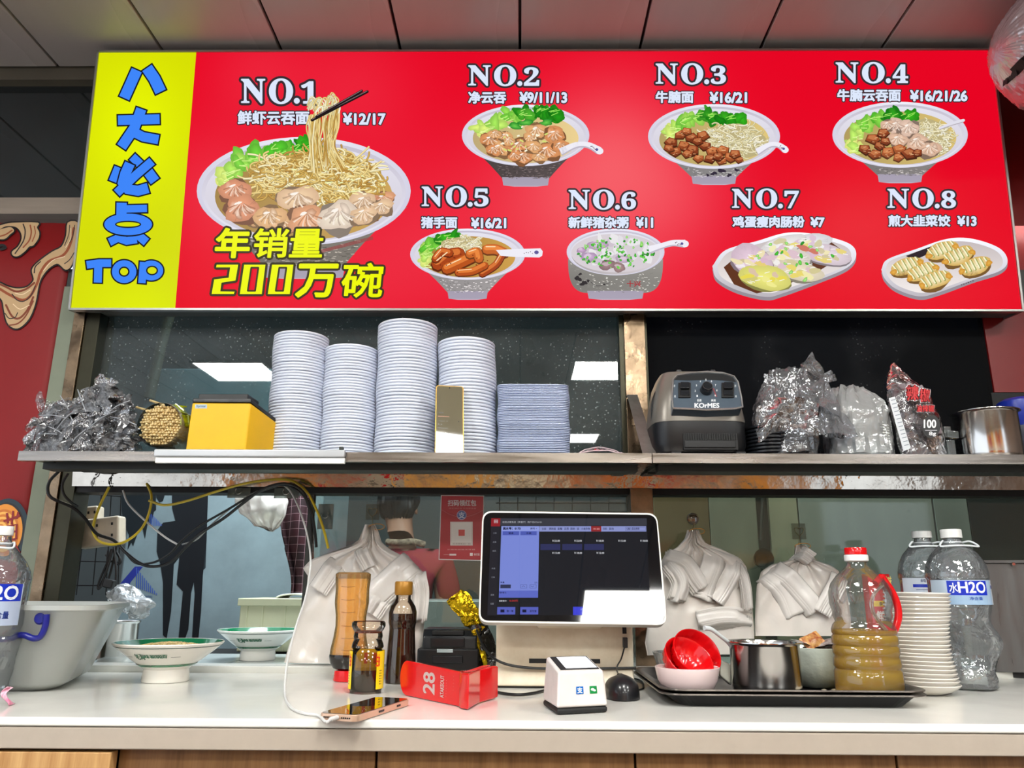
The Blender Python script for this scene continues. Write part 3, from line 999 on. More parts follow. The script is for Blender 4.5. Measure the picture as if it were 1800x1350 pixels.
def beef(p, x, y, r, lay=9):
    b = rng.choice([(172, 84, 44), (150, 68, 36), (190, 100, 54)])
    a = rng.uniform(0, 3)
    q = [(x + r * math.cos(a + k * PI * 2 / 5 + rng.uniform(-.2, .2)) * rng.uniform(.85, 1.15), y + r * .82 * math.sin(a + k * PI * 2 / 5 + rng.uniform(-.2, .2))) for k in range(5)]
    p.poly(q, shade(b, .5), lay)
    q2 = [(x + (u - x) * .88, y - r * .1 + (v - y) * .8) for u, v in q]
    p.poly(q2, lambda u, v: shade(b, 1.15 - .5 * (v - y + r) / (2 * r)), lay)
    q3 = [(x - r * .06 + (u - x) * .6, y - r * .28 + (v - y) * .42) for u, v in q]
    p.poly(q3, lerp(b, (232, 168, 112), .45), lay)
    for _ in range(5):
        u, v = x + rng.uniform(-.55, .5) * r, y + rng.uniform(-.5, .4) * r
        p.stroke([(u, v), (u + .3 * r, v + rng.uniform(-.1, .12) * r)], r * .06, rng.choice(((238, 186, 136), (104, 44, 22))), lay + 1, round_=False)


def spoon(p, pts, w, lay=11):
    p.stroke(pts, lambda t: w * (1.15 - .5 * math.sin(t * PI) * .6), (190, 184, 200), lay, n=5)
    p.stroke([(x, y - w * .12) for x, y in pts], lambda t: w * (.95 - .5 * math.sin(t * PI) * .6), (240, 238, 248), lay, n=5)
    x, y = pts[-1]; x0, y0 = pts[-2]
    p.ell(x, y, w * .55, w * .5, (240, 238, 248), lay, seg=14)
    u, v = x + (x0 - x) * .25, y + (y0 - y) * .25
    p.ell(u, v, w * .22, w * .2, (90, 84, 150), lay + 1, seg=10)
    for k in range(5): p.ell(u + (x0 - x) * (.15 + .09 * k), v + (y0 - y) * (.15 + .09 * k) + rng.uniform(-.2, .2) * w, w * .09, w * .08, (96, 76, 92), lay + 1, seg=6)


def scallion(p, x, y, r, lay=10):
    c = rng.choice([(70, 190, 50), (110, 215, 80), (40, 150, 36), (160, 232, 120)])
    p.blob(x, y, r, r * .7, shade(c, .8), lay, rng.uniform(0, 3), .3, 8, cin=shade(c, 1.1))


def dish1(p):
    bowl(p, 534, 336, 188, 95, 490, 70, dark=(158, 150, 140), soup=(196, 158, 88))
    for i in range(60):                      # row of reddish marks under the rim
        x = 560 + i * 1.6
        p.stroke([(x, 440 - (x - 560) * .26), (x + 1, 446 - (x - 560) * .26)], 1.2, (150, 70, 70), 3, round_=False)
    for _ in range(26):
        a = PI * rng.uniform(.06, .94); wonton(p, 534 + 150 * math.cos(a) * rng.uniform(.7, .98), 340 + 60 * math.sin(a) * rng.uniform(.75, 1.0), rng.uniform(14, 20), 6)
    lettuce(p, [(392, 322), (400, 305), (418, 290), (445, 276), (480, 266), (515, 262), (545, 262), (566, 268)], 24, .25)
    noodles(p, 556, 312, 118, 44, 520, 2.3)
    noodles(p, 500, 296, 60, 20, 90, 2.3)
    for (x, y, r) in ((414, 334, 25), (580, 345, 0), (640, 356, 24), (672, 364, 18), (524, 350, 32), (425, 366, 30), (474, 382, 26), (540, 385, 32), (596, 380, 34), (640, 378, 22)):
        if r: wonton(p, x, y, r, pal=(238, 216, 196) if (x, y) == (596, 380) else None)
    for _ in range(46):
        x, y = inside(590, 318, 90, 30)
        p.stroke([(x, y), (x + rng.uniform(-16, 16), y + rng.uniform(-4, 4))], 2.2, rng.choice(((255, 250, 214), (240, 244, 180), (252, 236, 170))), 11, round_=False)
    # lifted noodles and chopsticks
    for i in range(56):
        t = rng.random(); x = 543 + t * 54
        x2 = 545 + t * 50 + rng.uniform(-4, 4) + (t > .75) * 22 * rng.random(); yb_ = 292 + rng.uniform(-14, 16)
        c = rng.choice(NOOD)
        pts = [(x + rng.uniform(-3, 3), 186 + (1 - t) * 18), (x + rng.uniform(-5, 5) - 2, 225), (544 + t * 46 + rng.uniform(-5, 5), 258), (x2, yb_)]
        p.stroke(pts, 2.6, shade(c, .72), 12, n=4, round_=False); p.stroke(pts, 1.7, c, 12, n=4, round_=False)
    for i in range(34):
        x = 546 + rng.random() * 46; y = 190 - (x - 546) * .16 + rng.uniform(-14, 10)
        pts = [(x - 6, y + 8), (x, y - 4 + rng.uniform(-4, 4)), (x + 7, y + rng.uniform(-4, 6)), (x + 5, y + 12)]
        c = rng.choice(NOODW + NOOD[:2])
        p.stroke(pts, 2.8, shade(c, .75), 12, n=3, round_=False); p.stroke(pts, 1.9, c, 12, n=3, round_=False)
    for (a, b_) in (((549, 212), (646, 162)), ((557, 206), (636, 161))):
        p.stroke([a, b_], 5.2, (30, 22, 24), 13); p.stroke([(a[0], a[1] - 1.4), (b_[0], b_[1] - 1.2)], 1.1, (140, 120, 122), 13, round_=False)


def dish2(p):
    bowl(p, 924, 238, 112, 54, 328, 40, dark=(104, 92, 92), soup=(226, 200, 140))
    lettuce(p, [(838, 236), (858, 222), (885, 210), (915, 200), (945, 196), (968, 200), (985, 212)], 19, .55)
    for (x, y) in ((905, 222), (925, 216), (945, 222), (960, 216)): p.blob(x, y, 12, 6, (20, 130, 40), 7, 0, .4, cin=(110, 210, 80))
    for (x, y, r) in ((862, 247, 17), (888, 240, 12), (944, 230, 17), (975, 237, 18), (878, 262, 19), (912, 258, 20), (932, 243, 12), (920, 276, 16), (962, 266, 20), (948, 276, 12), (895, 248, 11), (868, 264, 13), (985, 256, 13), (905, 274, 12), (938, 258, 14), (870, 236, 11)): wonton(p, x, y, r, pal=rng.choice([(224, 150, 96), (232, 172, 116)]))
    for _ in range(26):
        x, y = inside(910, 244, 50, 22); p.stroke([(x, y), (x + rng.uniform(-7, 7), y + rng.uniform(-3, 4))], 2.6, rng.choice(((250, 246, 220), (214, 226, 120))), 11, round_=False)
    spoon(p, [(985, 268), (1012, 256), (1034, 256), (1054, 266)], 12)


def dish3(p):
    bowl(p, 1255, 240, 116, 57, 325, 38, dark=(176, 172, 172), soup=(214, 190, 120), spots=[(1255, 305, 5), (1268, 300, 6), (1282, 308, 4), (1295, 299, 4), (1244, 308, 3)])
    lettuce(p, [(1172, 240), (1182, 226), (1200, 214), (1225, 206), (1250, 204), (1280, 210), (1310, 216)], 19, .5)
    noodles(p, 1290, 248, 58, 30, 220, 1.7, NOODW)
    for (x, y, r) in ((1180, 252, 14), (1196, 238, 12), (1215, 244, 13), (1236, 240, 13), (1202, 258, 14), (1186, 268, 13), (1218, 266, 15), (1240, 258, 12), (1252, 268, 14), (1248, 280, 12), (1270, 266, 13), (1284, 278, 13), (1268, 284, 10), (1228, 280, 11), (1300, 282, 9), (1176, 262, 10), (1208, 272, 11), (1262, 276, 12), (1226, 250, 11), (1292, 272, 11), (1206, 232, 10)): beef(p, x, y, r)
    spoon(p, [(1330, 268), (1352, 256), (1368, 256), (1380, 264)], 11)


def dish4(p):
    bowl(p, 1582, 237, 119, 58, 322, 38, dark=(164, 158, 156), soup=(210, 184, 112))
    lettuce(p, [(1500, 262), (1504, 240), (1516, 222), (1536, 212), (1560, 202), (1590, 204), (1612, 206)], 19, .4)
    noodles(p, 1630, 240, 44, 28, 190, 1.7, NOODW)
    noodles(p, 1640, 262, 26, 14, 60, 1.7, NOODW)
    for (x, y, r) in ((1575, 222, 17), (1597, 226, 18), (1612, 250, 18), (1578, 246, 16), (1634, 262, 18), (1560, 220, 12)): wonton(p, x, y, r, pal=rng.choice([(230, 196, 176), (226, 186, 160)]))
    for (x, y, r) in ((1520, 264, 14), (1534, 246, 13), (1552, 236, 13), (1546, 258, 12), (1538, 272, 13), (1560, 270, 14), (1556, 250, 10), (1580, 264, 13), (1598, 272, 15), (1578, 278, 11), (1612, 270, 10)): beef(p, x, y, r)
    p.stroke([(1652, 226), (1672, 218), (1693, 212)], 5, (226, 224, 236), 11, n=3); p.stroke([(1652, 228), (1672, 221), (1693, 215)], 1.4, (180, 172, 180), 11, n=3)


def dish5(p):
    bowl(p, 822, 447, 101, 45, 527, 34, dark=(196, 190, 190), soup=(196, 150, 70))
    lettuce(p, [(752, 468), (744, 450), (750, 434), (766, 424), (786, 419), (806, 418)], 17, .35)
    noodles(p, 812, 430, 38, 13, 110, 1.6, NOODW)
    cs = [(206, 92, 30), (222, 112, 44), (188, 76, 26)]
    for (pts, w) in (([(770, 466), (788, 452), (806, 448)], 26), ([(786, 474), (812, 462), (836, 450)], 22), ([(856, 440), (872, 440), (886, 446)], 20), ([(884, 446), (872, 466), (848, 482)], 14),
                     ([(806, 480), (830, 478), (852, 468)], 15), ([(766, 456), (776, 444), (790, 446)], 16), ([(826, 448), (838, 444), (842, 456)], 18)):
        c = rng.choice(cs)
        p.stroke(pts, w, shade(c, .5), 9, n=4); p.stroke([(x, y - w * .08) for x, y in pts], w * .86, shade(c, .9), 9, n=4)
        p.stroke([(x - w * .08, y - w * .2) for x, y in pts], w * .42, lerp(c, (250, 160, 80), .5), 9, n=4)
        p.stroke([(x - w * .08, y - w * .3) for x, y in pts[:2]], w * .08, (255, 226, 180), 10, n=3)
    for _ in range(16):
        x, y = inside(812, 462, 46, 18); p.ell(x, y, 1.4, 1, (120, 40, 12), 10, seg=6)
    p.poly([(872, 440), (905, 438), (950, 437), (954, 442), (953, 450), (948, 453), (905, 452), (880, 450)], (238, 236, 246), 11)
    p.ell(943, 444, 4, 3.4, (90, 84, 150), 12, seg=10)
    for k in range(5): p.ell(936 - k * 3.6, 444 + rng.uniform(-2, 2), 1, .8, (96, 76, 92), 12, seg=6)


def dish6(p):
    bowl(p, 1082, 443, 86, 41, 527, 48, dark=(202, 198, 190), soup=(206, 198, 202), ink=.9, deep=True)
    p.ell(1082, 445, 78, 34, (214, 206, 212), 6, seg=40)
    for _ in range(24):
        x, y = inside(1082, 444, 66, 26); p.blob(x, y, rng.uniform(8, 18), rng.uniform(4, 8), rng.choice(((226, 222, 228), (204, 192, 204), (232, 230, 232))), 7, rng.uniform(0, 3), .3)
    for (x, y, rx, ry, c) in ((1050, 432, 18, 8, (196, 168, 200)), (1035, 452, 14, 9, (190, 160, 196)), (1068, 466, 15, 9, (148, 118, 122)), (1088, 470, 12, 8, (160, 130, 130)), (1022, 440, 8, 5, (188, 154, 190)), (1096, 456, 13, 7, (200, 176, 200))):
        p.blob(x, y, rx, ry, shade(c, .86), 8, rng.uniform(-.3, .3), .3, cin=shade(c, 1.14)); p.blob(x - 2, y - 2, rx * .5, ry * .4, lerp(c, (240, 226, 236), .5), 9, 0, .3)
    for _ in range(120):
        x, y = inside(1084, 444, 68, 28); scallion(p, x, y, rng.uniform(1.5, 3.6))
    spoon(p, [(1140, 440), (1160, 434), (1182, 428), (1204, 429)], 12)
    for (x, y, r) in ((1016, 490, 6), (1026, 498, 6), (1020, 482, 3), (1034, 494, 3), (1062, 500, 2)): p.blob(x, y, r, r * .7, (40, 34, 38), 5, 0, .5)
    p.text('十兴', 1102, 494, 1126, 504, (170, 40, 50), 6, .3)
    p.stroke([(1036, 494), (1050, 503), (1072, 497)], .8, (60, 54, 58), 5, n=4)


def plate(p, pts, k=1.0):
    P = [(q.x, q.y) for q in cr([Vector((x, y, 0)) for x, y in pts + [pts[0]]], 8)][:-1]
    cx = sum(x for x, y in P) / len(P); cy = sum(y for x, y in P) / len(P)
    p.poly([(x, y + 6) for x, y in P], (150, 142, 152), 2)
    p.poly(P, lambda x, y: lerp((240, 240, 250), (204, 200, 208), (y - cy) / 60 + .5), 3)
    p.poly([(cx + (x - cx) * .93, cy + (y - cy) * .88) for x, y in P], lambda x, y: lerp((206, 196, 196), (236, 228, 226), (y - cy) / 60 + .5), 4)
    return P


def dish7(p):
    plate(p, [(1252, 468), (1275, 440), (1330, 424), (1385, 409), (1440, 413), (1492, 428), (1505, 448), (1490, 470), (1440, 492), (1375, 516), (1345, 522), (1295, 510), (1260, 490)])
    p.poly([(1272, 470), (1296, 450), (1350, 440), (1460, 425), (1488, 446), (1440, 476), (1370, 506), (1330, 516), (1290, 500)], (96, 52, 30), 5)
    rolls = [((1420, 428), 40, 17, (226, 224, 228), -.2), ((1455, 448), 40, 18, (222, 206, 216), .15), ((1375, 432), 44, 16, (230, 226, 226), -.3), ((1385, 456), 44, 20, (230, 220, 210), .1), ((1322, 458), 40, 26, (222, 196, 212), .35), ((1405, 476), 42, 18, (228, 216, 190), .2), ((1345, 488), 46, 22, (226, 222, 120), .25)]
    for ((x, y), a, b_, c, r) in rolls:
        p.blob(x, y + 3, a, b_, shade(c, .6), 6, r, .12, 20); p.blob(x, y, a, b_, shade(c, .93), 6, r, .12, 20, cin=shade(c, 1.08))
        for _ in range(9):
            u, v = inside(x, y, a * .7, b_ * .6); cc = rng.choice(((250, 244, 160), (236, 214, 60), (216, 176, 200), (250, 250, 250), (200, 190, 120)))
            p.blob(u, v, rng.uniform(5, 12), rng.uniform(3, 6), lerp(c, cc, .6), 7, r + rng.uniform(-.4, .4), .3)
        for _ in range(6):
            u, v = inside(x, y, a * .7, b_ * .6); p.stroke([(u, v), (u + 9, v + rng.uniform(-3, 3))], 1, (255, 255, 250), 8, round_=False)
    for (x, y, r) in ((1412, 430, 12), (1430, 436, 8)): p.blob(x, y + 6, r, 5, (206, 120, 100), 8, .2, .3)
    for (x, y) in ((1334, 454), (1331, 450), (1365, 446), (1374, 444), (1382, 428), (1381, 438), (1408, 450), (1406, 462), (1418, 464), (1380, 464), (1424, 434), (1436, 440), (1463, 450), (1390, 479), (1415, 492), (1354, 430), (1410, 428), (1400, 466)): scallion(p, x, y, rng.uniform(3.2, 5), 11)


def dish8(p):
    plate(p, [(1549, 474), (1560, 456), (1610, 438), (1665, 420), (1710, 420), (1756, 436), (1771, 458), (1758, 476), (1710, 492), (1650, 514), (1615, 521), (1575, 508), (1555, 490)])
    p.poly([(1592, 450), (1655, 426), (1664, 432), (1606, 458)], (38, 22, 34), 5)
    for (x, y, a) in ((1656, 440, -.35), (1685, 450, -.35), (1714, 468, -.3), (1594, 468, -.35), (1622, 478, -.4), (1644, 492, -.35)):
        p.blob(x, y + 5, 29, 15, (120, 86, 40), 6, a, .1, 18)
        p.blob(x, y, 29, 15, (216, 176, 90), 6, a, .1, 18, cin=(246, 236, 190))
        ca, sa = math.cos(a), math.sin(a)
        for k in range(6):
            t = (k - 2.5) * 8.4
            q = [(x + t * ca + 12 * sa, y + t * sa - 12 * ca + abs(t) * .16), (x + (t + 2) * ca, y + (t + 2) * sa), (x + (t + 3) * ca - 6 * sa, y + (t + 3) * sa + 6 * ca)]
            p.stroke(q, 3.6, (150, 160, 84), 7, n=3); p.stroke([(u - 1.6, v - .6) for u, v in q], 2.4, (250, 244, 206), 8, n=3)
        for s_ in (-1, 1): p.blob(x + s_ * 25 * ca, y + s_ * 25 * sa + 2, 6, 5, (206, 140, 40), 8, 0, .3, cin=(232, 180, 80))
    for k in range(6): p.ell(1690 + k * 4, 501 - k * 1.4, 1.2, .9, (60, 50, 60), 6, seg=6)


for fn, lab in ((dish1, 'large bowl of wonton noodles with lifted noodles and black chopsticks'), (dish2, 'bowl of wontons in a dark patterned bowl with greens'), (dish3, 'bowl of brisket noodles with a spoon at its right'),
                (dish4, 'bowl of brisket and wonton noodles, last of the top row'), (dish5, 'bowl of trotter noodles'), (dish6, 'bowl of white congee with green onion'), (dish7, 'oval plate of rice rolls'), (dish8, 'oval plate of fried dumplings')):
    p = Pic(sg, SN); fn(p); p.obj('dish_picture', sign, 'lightbox', lab)

# ---------------------------------------------------------------- red banner at the left
YBN = YG - 0.035


def bnp(px, py): return atY(px, py, YBN)


ban = thing('red_banner', 'red fabric banner with cream wave print hanging at the left end of the stall', 'banner', bnp(20, 1180))
BN = Vector((0, -1, 0))
bx0, bx1 = -2.3, xg1 - 0.002
zbt = Z(60, 391, YBN)


def bfold(x, z): return 0.006 * math.sin(x * 16) + 0.003 * math.sin(x * 43 + z)


b = MB()
b.grid(lambda u, v: (bx0 + (bx1 - bx0) * u, YBN + 0.008 + 0.4 * bfold(bx0 + (bx1 - bx0) * u, 0), 0.25 + (zbt - 0.25) * v), 60, 12)
b.obj('cloth', ban, mat('red_banner_cloth', (136, 12, 16), 0.6, vary=0.12, vscale=3), solid=0.003)
p = Pic(bnp, BN)
CRM, CRD, CRB, BLK = (196, 164, 122), (150, 74, 36), (126, 56, 26), (20, 14, 16)


def zc(x, y): return (x / 5.625, 380 + y / 5.625)


A = [zc(*t) for t in [(-60, 640), (0, 660), (90, 700), (180, 715), (270, 700), (330, 640), (330, 600), (315, 540), (340, 490), (420, 420), (520, 350), (610, 300), (655, 190), (670, 64), (770, 64), (765, 200), (735, 400), (700, 500), (650, 530), (600, 490), (560, 470), (480, 520), (410, 610), (380, 700), (350, 860), (290, 1010), (200, 1100), (130, 1105), (70, 1050), (40, 930), (20, 830), (-60, 740)]]
B_ = [zc(*t) for t in [(-60, 110), (60, 75), (150, 64), (375, 64), (365, 110), (388, 160), (380, 220), (330, 290), (290, 300), (250, 345), (180, 395), (130, 390), (120, 350), (180, 300), (215, 220), (200, 150), (150, 105), (60, 100), (0, 130), (-60, 150)]]
C_ = [zc(*t) for t in [(-60, 150), (60, 115), (110, 110), (140, 145), (100, 180), (40, 228), (-60, 210)]]
for pl in (A, B_, C_):
    q = [(u.x, u.y) for u in cr([Vector((x, y, 0)) for x, y in pl + [pl[0]]], 3)][:-1]
    p.outline([(q[i], q[(i + 1) % len(q)]) for i in range(len(q))], 2.6, BLK, 1)
    p.poly(q, CRM, 2)
for pts, w, c in (([(-30, 660), (60, 700), (160, 745), (260, 720), (340, 660)], 20, CRB), ([(0, 720), (100, 780), (220, 830), (300, 790), (370, 660), (400, 560), (480, 450), (620, 390), (690, 290), (730, 120)], 26, CRD),
                  ([(60, 880), (120, 990), (190, 1010), (270, 930), (330, 800)], 20, CRB), ([(90, 1080), (180, 1060), (260, 980), (330, 840)], 14, CRB), ([(120, 770), (170, 830), (240, 840), (310, 780), (350, 690)], 10, BLK),
                  ([(50, 960), (90, 1010), (150, 1000), (175, 955)], 9, BLK), ([(340, 560), (350, 500), (400, 450)], 12, BLK), ([(690, 90), (680, 180), (640, 290)], 8, BLK), ([(740, 90), (720, 200), (690, 260)], 8, BLK),
                  ([(300, 90), (310, 160), (290, 240), (230, 310)], 14, CRD), ([(230, 80), (250, 150), (230, 250), (150, 370)], 12, BLK), ([(340, 100), (350, 170), (320, 250)], 10, CRD), ([(640, 470), (690, 430), (735, 360)], 9, BLK),
                  ([(0, 200), (60, 180), (120, 140)], 14, CRD), ([(430, 540), (520, 440), (640, 400)], 8, (238, 216, 178)), ([(150, 760), (220, 775), (300, 730)], 8, (238, 216, 178)), ([(130, 870), (200, 920), (290, 880)], 8, (238, 216, 178)), ([(700, 120), (700, 220), (650, 310)], 7, (238, 216, 178))):
    p.stroke([zc(*t) for t in pts], w / 5.625, c, 3, n=4)
p.stroke([(-5, 434), (4, 431), (10, 435), (2, 438)], 5, BLK, 3, n=3)
p.obj('banner_print', ban, 'print', 'cream, brown and black wave print')
p = Pic(bnp, BN)
# round emblem
p.ell(12, 930, 38, 54, (24, 44, 56), 1, .1, 44); p.ell(10, 931, 33, 48, (30, 22, 20), 2, .1, 44)
p.ell(8, 932, 31.5, 46, (236, 150, 46), 3, .1, 44)
for k in range(7):
    p.ell(6 - k * .6, 936 - k, 28 - k * 3.6, 41 - k * 5.4, (250, 190, 90) if k % 2 else (214, 120, 34), 4 + k, .1, 36)
R_ = (140, 16, 20)
for st in ([4, (13, 902), (15, 920)], [3.5, (24, 898), (22, 916), (21, 922)], [4, (7, 916), (22, 912), (36, 906)], [3.5, (33, 900), (30, 912)], [4.5, (12, 926), (11, 940), (9, 955)], [4, (13, 926), (30, 922), (29, 948)], [3.5, (12, 938), (28, 934)], [3.5, (20, 924), (20, 948)], [4, (10, 950), (28, 948)], [5, (26, 955), (34, 972)]):
    p.glyph([st], 4, R_, lay=13)
p.obj('round_emblem', ban, 'print', 'round orange emblem with a dark red character')

# ================================================================ THINGS ON THE SHELF
def px_r(px, py, Y, r): return r * mpp(px, py, Y)


def plathe(mb, px, Y, prof, seg=32, by=None, **k):
    """profile in photo pixels round the axis at column px (taken at the last = lowest point)"""
    pts = []
    cx = atY(px, by or prof[-1][1], Y).x
    for r, y in prof:
        pts.append((r * mpp(px, y, Y), atY(px, y, Y).z))
    return mb.lathe(cx, Y, pts, seg, **k)


lidm = mat('frosted_lid_plastic', (218, 224, 238), 0.3, spec=0.6, trans=0.0, sss=0.0)
lidm2 = mat('frosted_box_plastic', (196, 206, 230), 0.25, spec=0.6)


def stack(n, pxb, pxt, pyt, rpx, Y, label, top_label, group, rect=False):
    r = rpx * mpp(pxb, 780, Y)
    xb_ = X(pxb, 790, Y)
    ztop = CAM.z + (Y - r) * (atY(pxt, pyt, Y - r).z - CAM.z) / (Y - r)
    # lean taken out of perspective: column of the axis at the top
    xt_ = X(pxt, pyt + 14, Y)
    pit_ = (ztop - ZS - 0.003) / n
    first = None
    for i in range(n):
        z = ZS + 0.001 + i * pit_
        t = i / max(n - 1, 1)
        x = xb_ + (xt_ - xb_) * t + 0.0012 * math.sin(i * .35 + pxb)
        y = Y + 0.001 * math.sin(i * .5)
        if first is None:
            mb = MB(); h = pit_
            if not rect:
                mb.lathe(x, y, [(0.0005, z + .0006), (r * .9, z + .0006), (r * .965, z + h * .04), (r * .985, z + h * .16), (r, z + h * .32), (r * 1.0, z + h * .66), (r * .988, z + h * .84), (r * .965, z + h * .96), (r * .9, z + h * .99), (.0005, z + h * .99)], 36)
            else:
                def ro(k, zz):
                    out = []
                    for q in range(40):
                        a = 2 * PI * q / 40; ca, sa = math.cos(a), math.sin(a); e_ = .28
                        out.append(Vector((x + r * k * math.copysign(abs(ca) ** e_, ca), y + r * .72 * k * math.copysign(abs(sa) ** e_, sa), zz)))
                    return out
                rings = [ro(k, z + h * q) for k, q in ((.9, .05), (.97, .1), (1, .3), (1, .6), (.97, .8), (.9, .85))]
                for a_ in rings: mb.v += a_
                for j in range(5):
                    for q in range(40): mb.f.append((j * 40 + q, j * 40 + (q + 1) % 40, (j + 1) * 40 + (q + 1) % 40, (j + 1) * 40 + q))
                mb.f.append(tuple(range(40))[::-1]); mb.f.append(tuple(range(200, 240)))
                # pressed ribs on the near side
                for kx in (-.62, -.4, -.08, .08, .4, .62):
                    mb.box(x + r * kx - .003, x + r * kx + .003, y - r * .735, y - r * .72, z + h * .25, z + h * .62)
            first = mb.obj('meal_box' if rect else 'takeaway_bowl', None, lidm2 if rect else lidm, ang=60)
            tagp(first, label, 'box' if rect else 'bowl', group); o = first; p0 = (x, y, z)
        else:
            o = first.copy(); col.objects.link(o)
            o.location = first.location + Vector((x - p0[0], y - p0[1], z - p0[2]))
            o.rotation_euler = (rng.uniform(-.006, .006), rng.uniform(-.006, .006), 0)
        if i == n - 1: o['label'] = top_label


YS = 1.66
stack(44, 519, 531, 578, 49, YS, 'frosted round takeaway bowl in the leftmost bowl stack beside the yellow printer', 'top round bowl of the stack next to the yellow printer', 'round bowls in the leftmost stack')
stack(40, 612, 619, 601, 48, YS + .004, 'frosted round takeaway bowl in the shortest of the four round stacks', 'top round bowl of the shortest round stack', 'round bowls in the shortest round stack')
stack(45, 713, 718, 557, 54, YS, 'frosted round takeaway bowl in the tallest stack on the shelf', 'top round bowl of the tallest stack, nearly touching the menu board', 'round bowls in the tallest stack')
stack(37, 822, 821, 589, 52, YS + .002, 'frosted round takeaway bowl in the stack behind the upright phone', 'top round bowl of the stack behind the upright phone', 'round bowls in the stack behind the phone')
stack(45, 938, 937, 668, 63, YS, 'clear rectangular meal box in the low square stack', 'top rectangular box of the low square stack', 'rectangular boxes in the square stack', rect=True)

# ---- phone standing against the lids
t = thing('smartphone', 'gold-rimmed phone standing upright against the bowl stacks', 'phone', atY(790, 795, 1.56))
Yp = 1.555
c = atY(790, 736, Yp); w = 50 * mpp(790, 736, Yp) / 2; zlo = ZS + .001; zhi = Z(790, 675, Yp)
h = (zhi - zlo) / 2 + .004
rot = Euler((math.radians(-15.5), 0, math.radians(9.5))).to_matrix()
cc = Vector((c.x, Yp + .004, zlo + h * .972))


def rrect(w, h, r, n=5):
    out = []
    for (sx, sz, a0) in ((1, 1, 0), (-1, 1, PI / 2), (-1, -1, PI), (1, -1, 1.5 * PI)):
        for k in range(n + 1):
            a = a0 + PI / 2 * k / n
            out.append((sx * (w - r) + r * math.cos(a), sz * (h - r) + r * math.sin(a)))
    return out


MB().prism([rot @ Vector((x, 0, z)) + cc for x, z in rrect(w, h, .006)], rot @ Vector((0, .008, 0))).obj('case', t, 'gold', bev=.001)
mir = mat('dark_phone_glass', (110, 104, 84), 0.03, spec=1.0, coat=1.0)
MB().prism([rot @ Vector((x, -.0004, z)) + cc for x, z in rrect(w - .0018, h - .0018, .005)], rot @ Vector((0, .0004, 0))).obj('screen', t, mir)
p = Pic(lambda x, y: rot @ Vector((x / 1000, -.0006, y / 1000)) + cc, rot @ Vector((0, -1, 0)))
p.ell(0, h * 1000 - 6, 1.6, 1.6, (10, 10, 10), 1, seg=10)
W_ = w * 1000
for k, (y, l) in enumerate(((10, .3), (4, .6), (-4, .5), (-10, .35), (-16, .55), (-24, .62), (-31, .4), (-36, .3), (-42, .35), (-50, .7))):
    y = y * h * 1000 / 60
    for j in range(int(l * 14)):
        if rng.random() < .8: p.rect(-W_ * .8 + j * W_ * .1, y, -W_ * .8 + (j + .7) * W_ * .1, y + (1.5 if k % 3 else 2.4), (52, 50, 44) if k != 1 else (170, 90, 40), 1)
    if k in (2, 7, 9): p.rect(W_ * .6, y, W_ * .68, y + 1.6, (40, 40, 40), 1)
p.obj('screen_text', t, 'printgloss', kind='stuff')

# ---- yellow receipt printer
Yq = 1.585
t = thing('receipt_printer', 'yellow and black receipt printer next to the leftmost bowl stack', 'printer', (X(395, 795, Yq), Yq, ZS))


def P3(px, py, Y): return atY(px, py, Y)


fb = [(326, 785), (331, 708), (436, 706), (432, 785)]
y0, y1 = Yq - .04, Yq + .07
xl_, xm_, xr_ = X(327, 780, y0), X(432, 780, y0), X(470, 780, y1)
zt_ = Z(380, 708, y0); zt2 = zt_ - .028
bb = MB(); n = len(bb.v)
bb.v += [Vector(q) for q in ((xl_, y0, ZS + .009), (xm_, y0, ZS + .009), (xm_ + .035, y0 + .06, ZS + .009), (xm_ + .035, y1, ZS + .009), (xl_, y1, ZS + .009),
                             (xl_ + .003, y0, zt_), (xm_ + .002, y0, zt_), (xm_ + .037, y0 + .06, zt2), (xm_ + .037, y1, zt2), (xl_ + .003, y1, zt_))]
bb.f += [(0, 4, 3, 2, 1), (5, 6, 7, 8, 9), (0, 1, 6, 5), (1, 2, 7, 6), (2, 3, 8, 7), (3, 4, 9, 8), (4, 0, 5, 9)]
bb.obj('body', t, 'yellow', bev=.003)
MB().prism([(xl_, y0 + .003, ZS + .001), (xm_, y0 + .003, ZS + .001), (xm_ + .03, y1, ZS + .001), (xl_, y1, ZS + .001)], (0, 0, .0075)).obj('foot', t, 'black', bev=.001)
MB().prism([(xl_ + .002, y0 + .002, zt_ + .001), (xm_ + .001, y0 + .002, zt_ + .001), (xm_ + .036, y0 + .062, zt2 + .001), (xm_ + .036, y1, zt2 + .001), (xl_ + .002, y1, zt_ + .001)], (0, 0, .009)).obj('lid', t, 'charcoal', bev=.002)
MB().box(xl_ + .006, xm_ - .012, y0 + .02, y1 - .02, zt_ + .010, zt_ + .024).obj('paper_cover', t, 'black', bev=.002)
p = Pic(lambda x, y: P3(x, y, y0 - .0004), Vector((0, -1, 0)))
p.rect(343, 711, 364, 718, (176, 196, 206), 1); p.text('Xprinter', 345, 712, 362, 717, (40, 70, 110), 2, .1)
p.obj('badge', t, 'print')

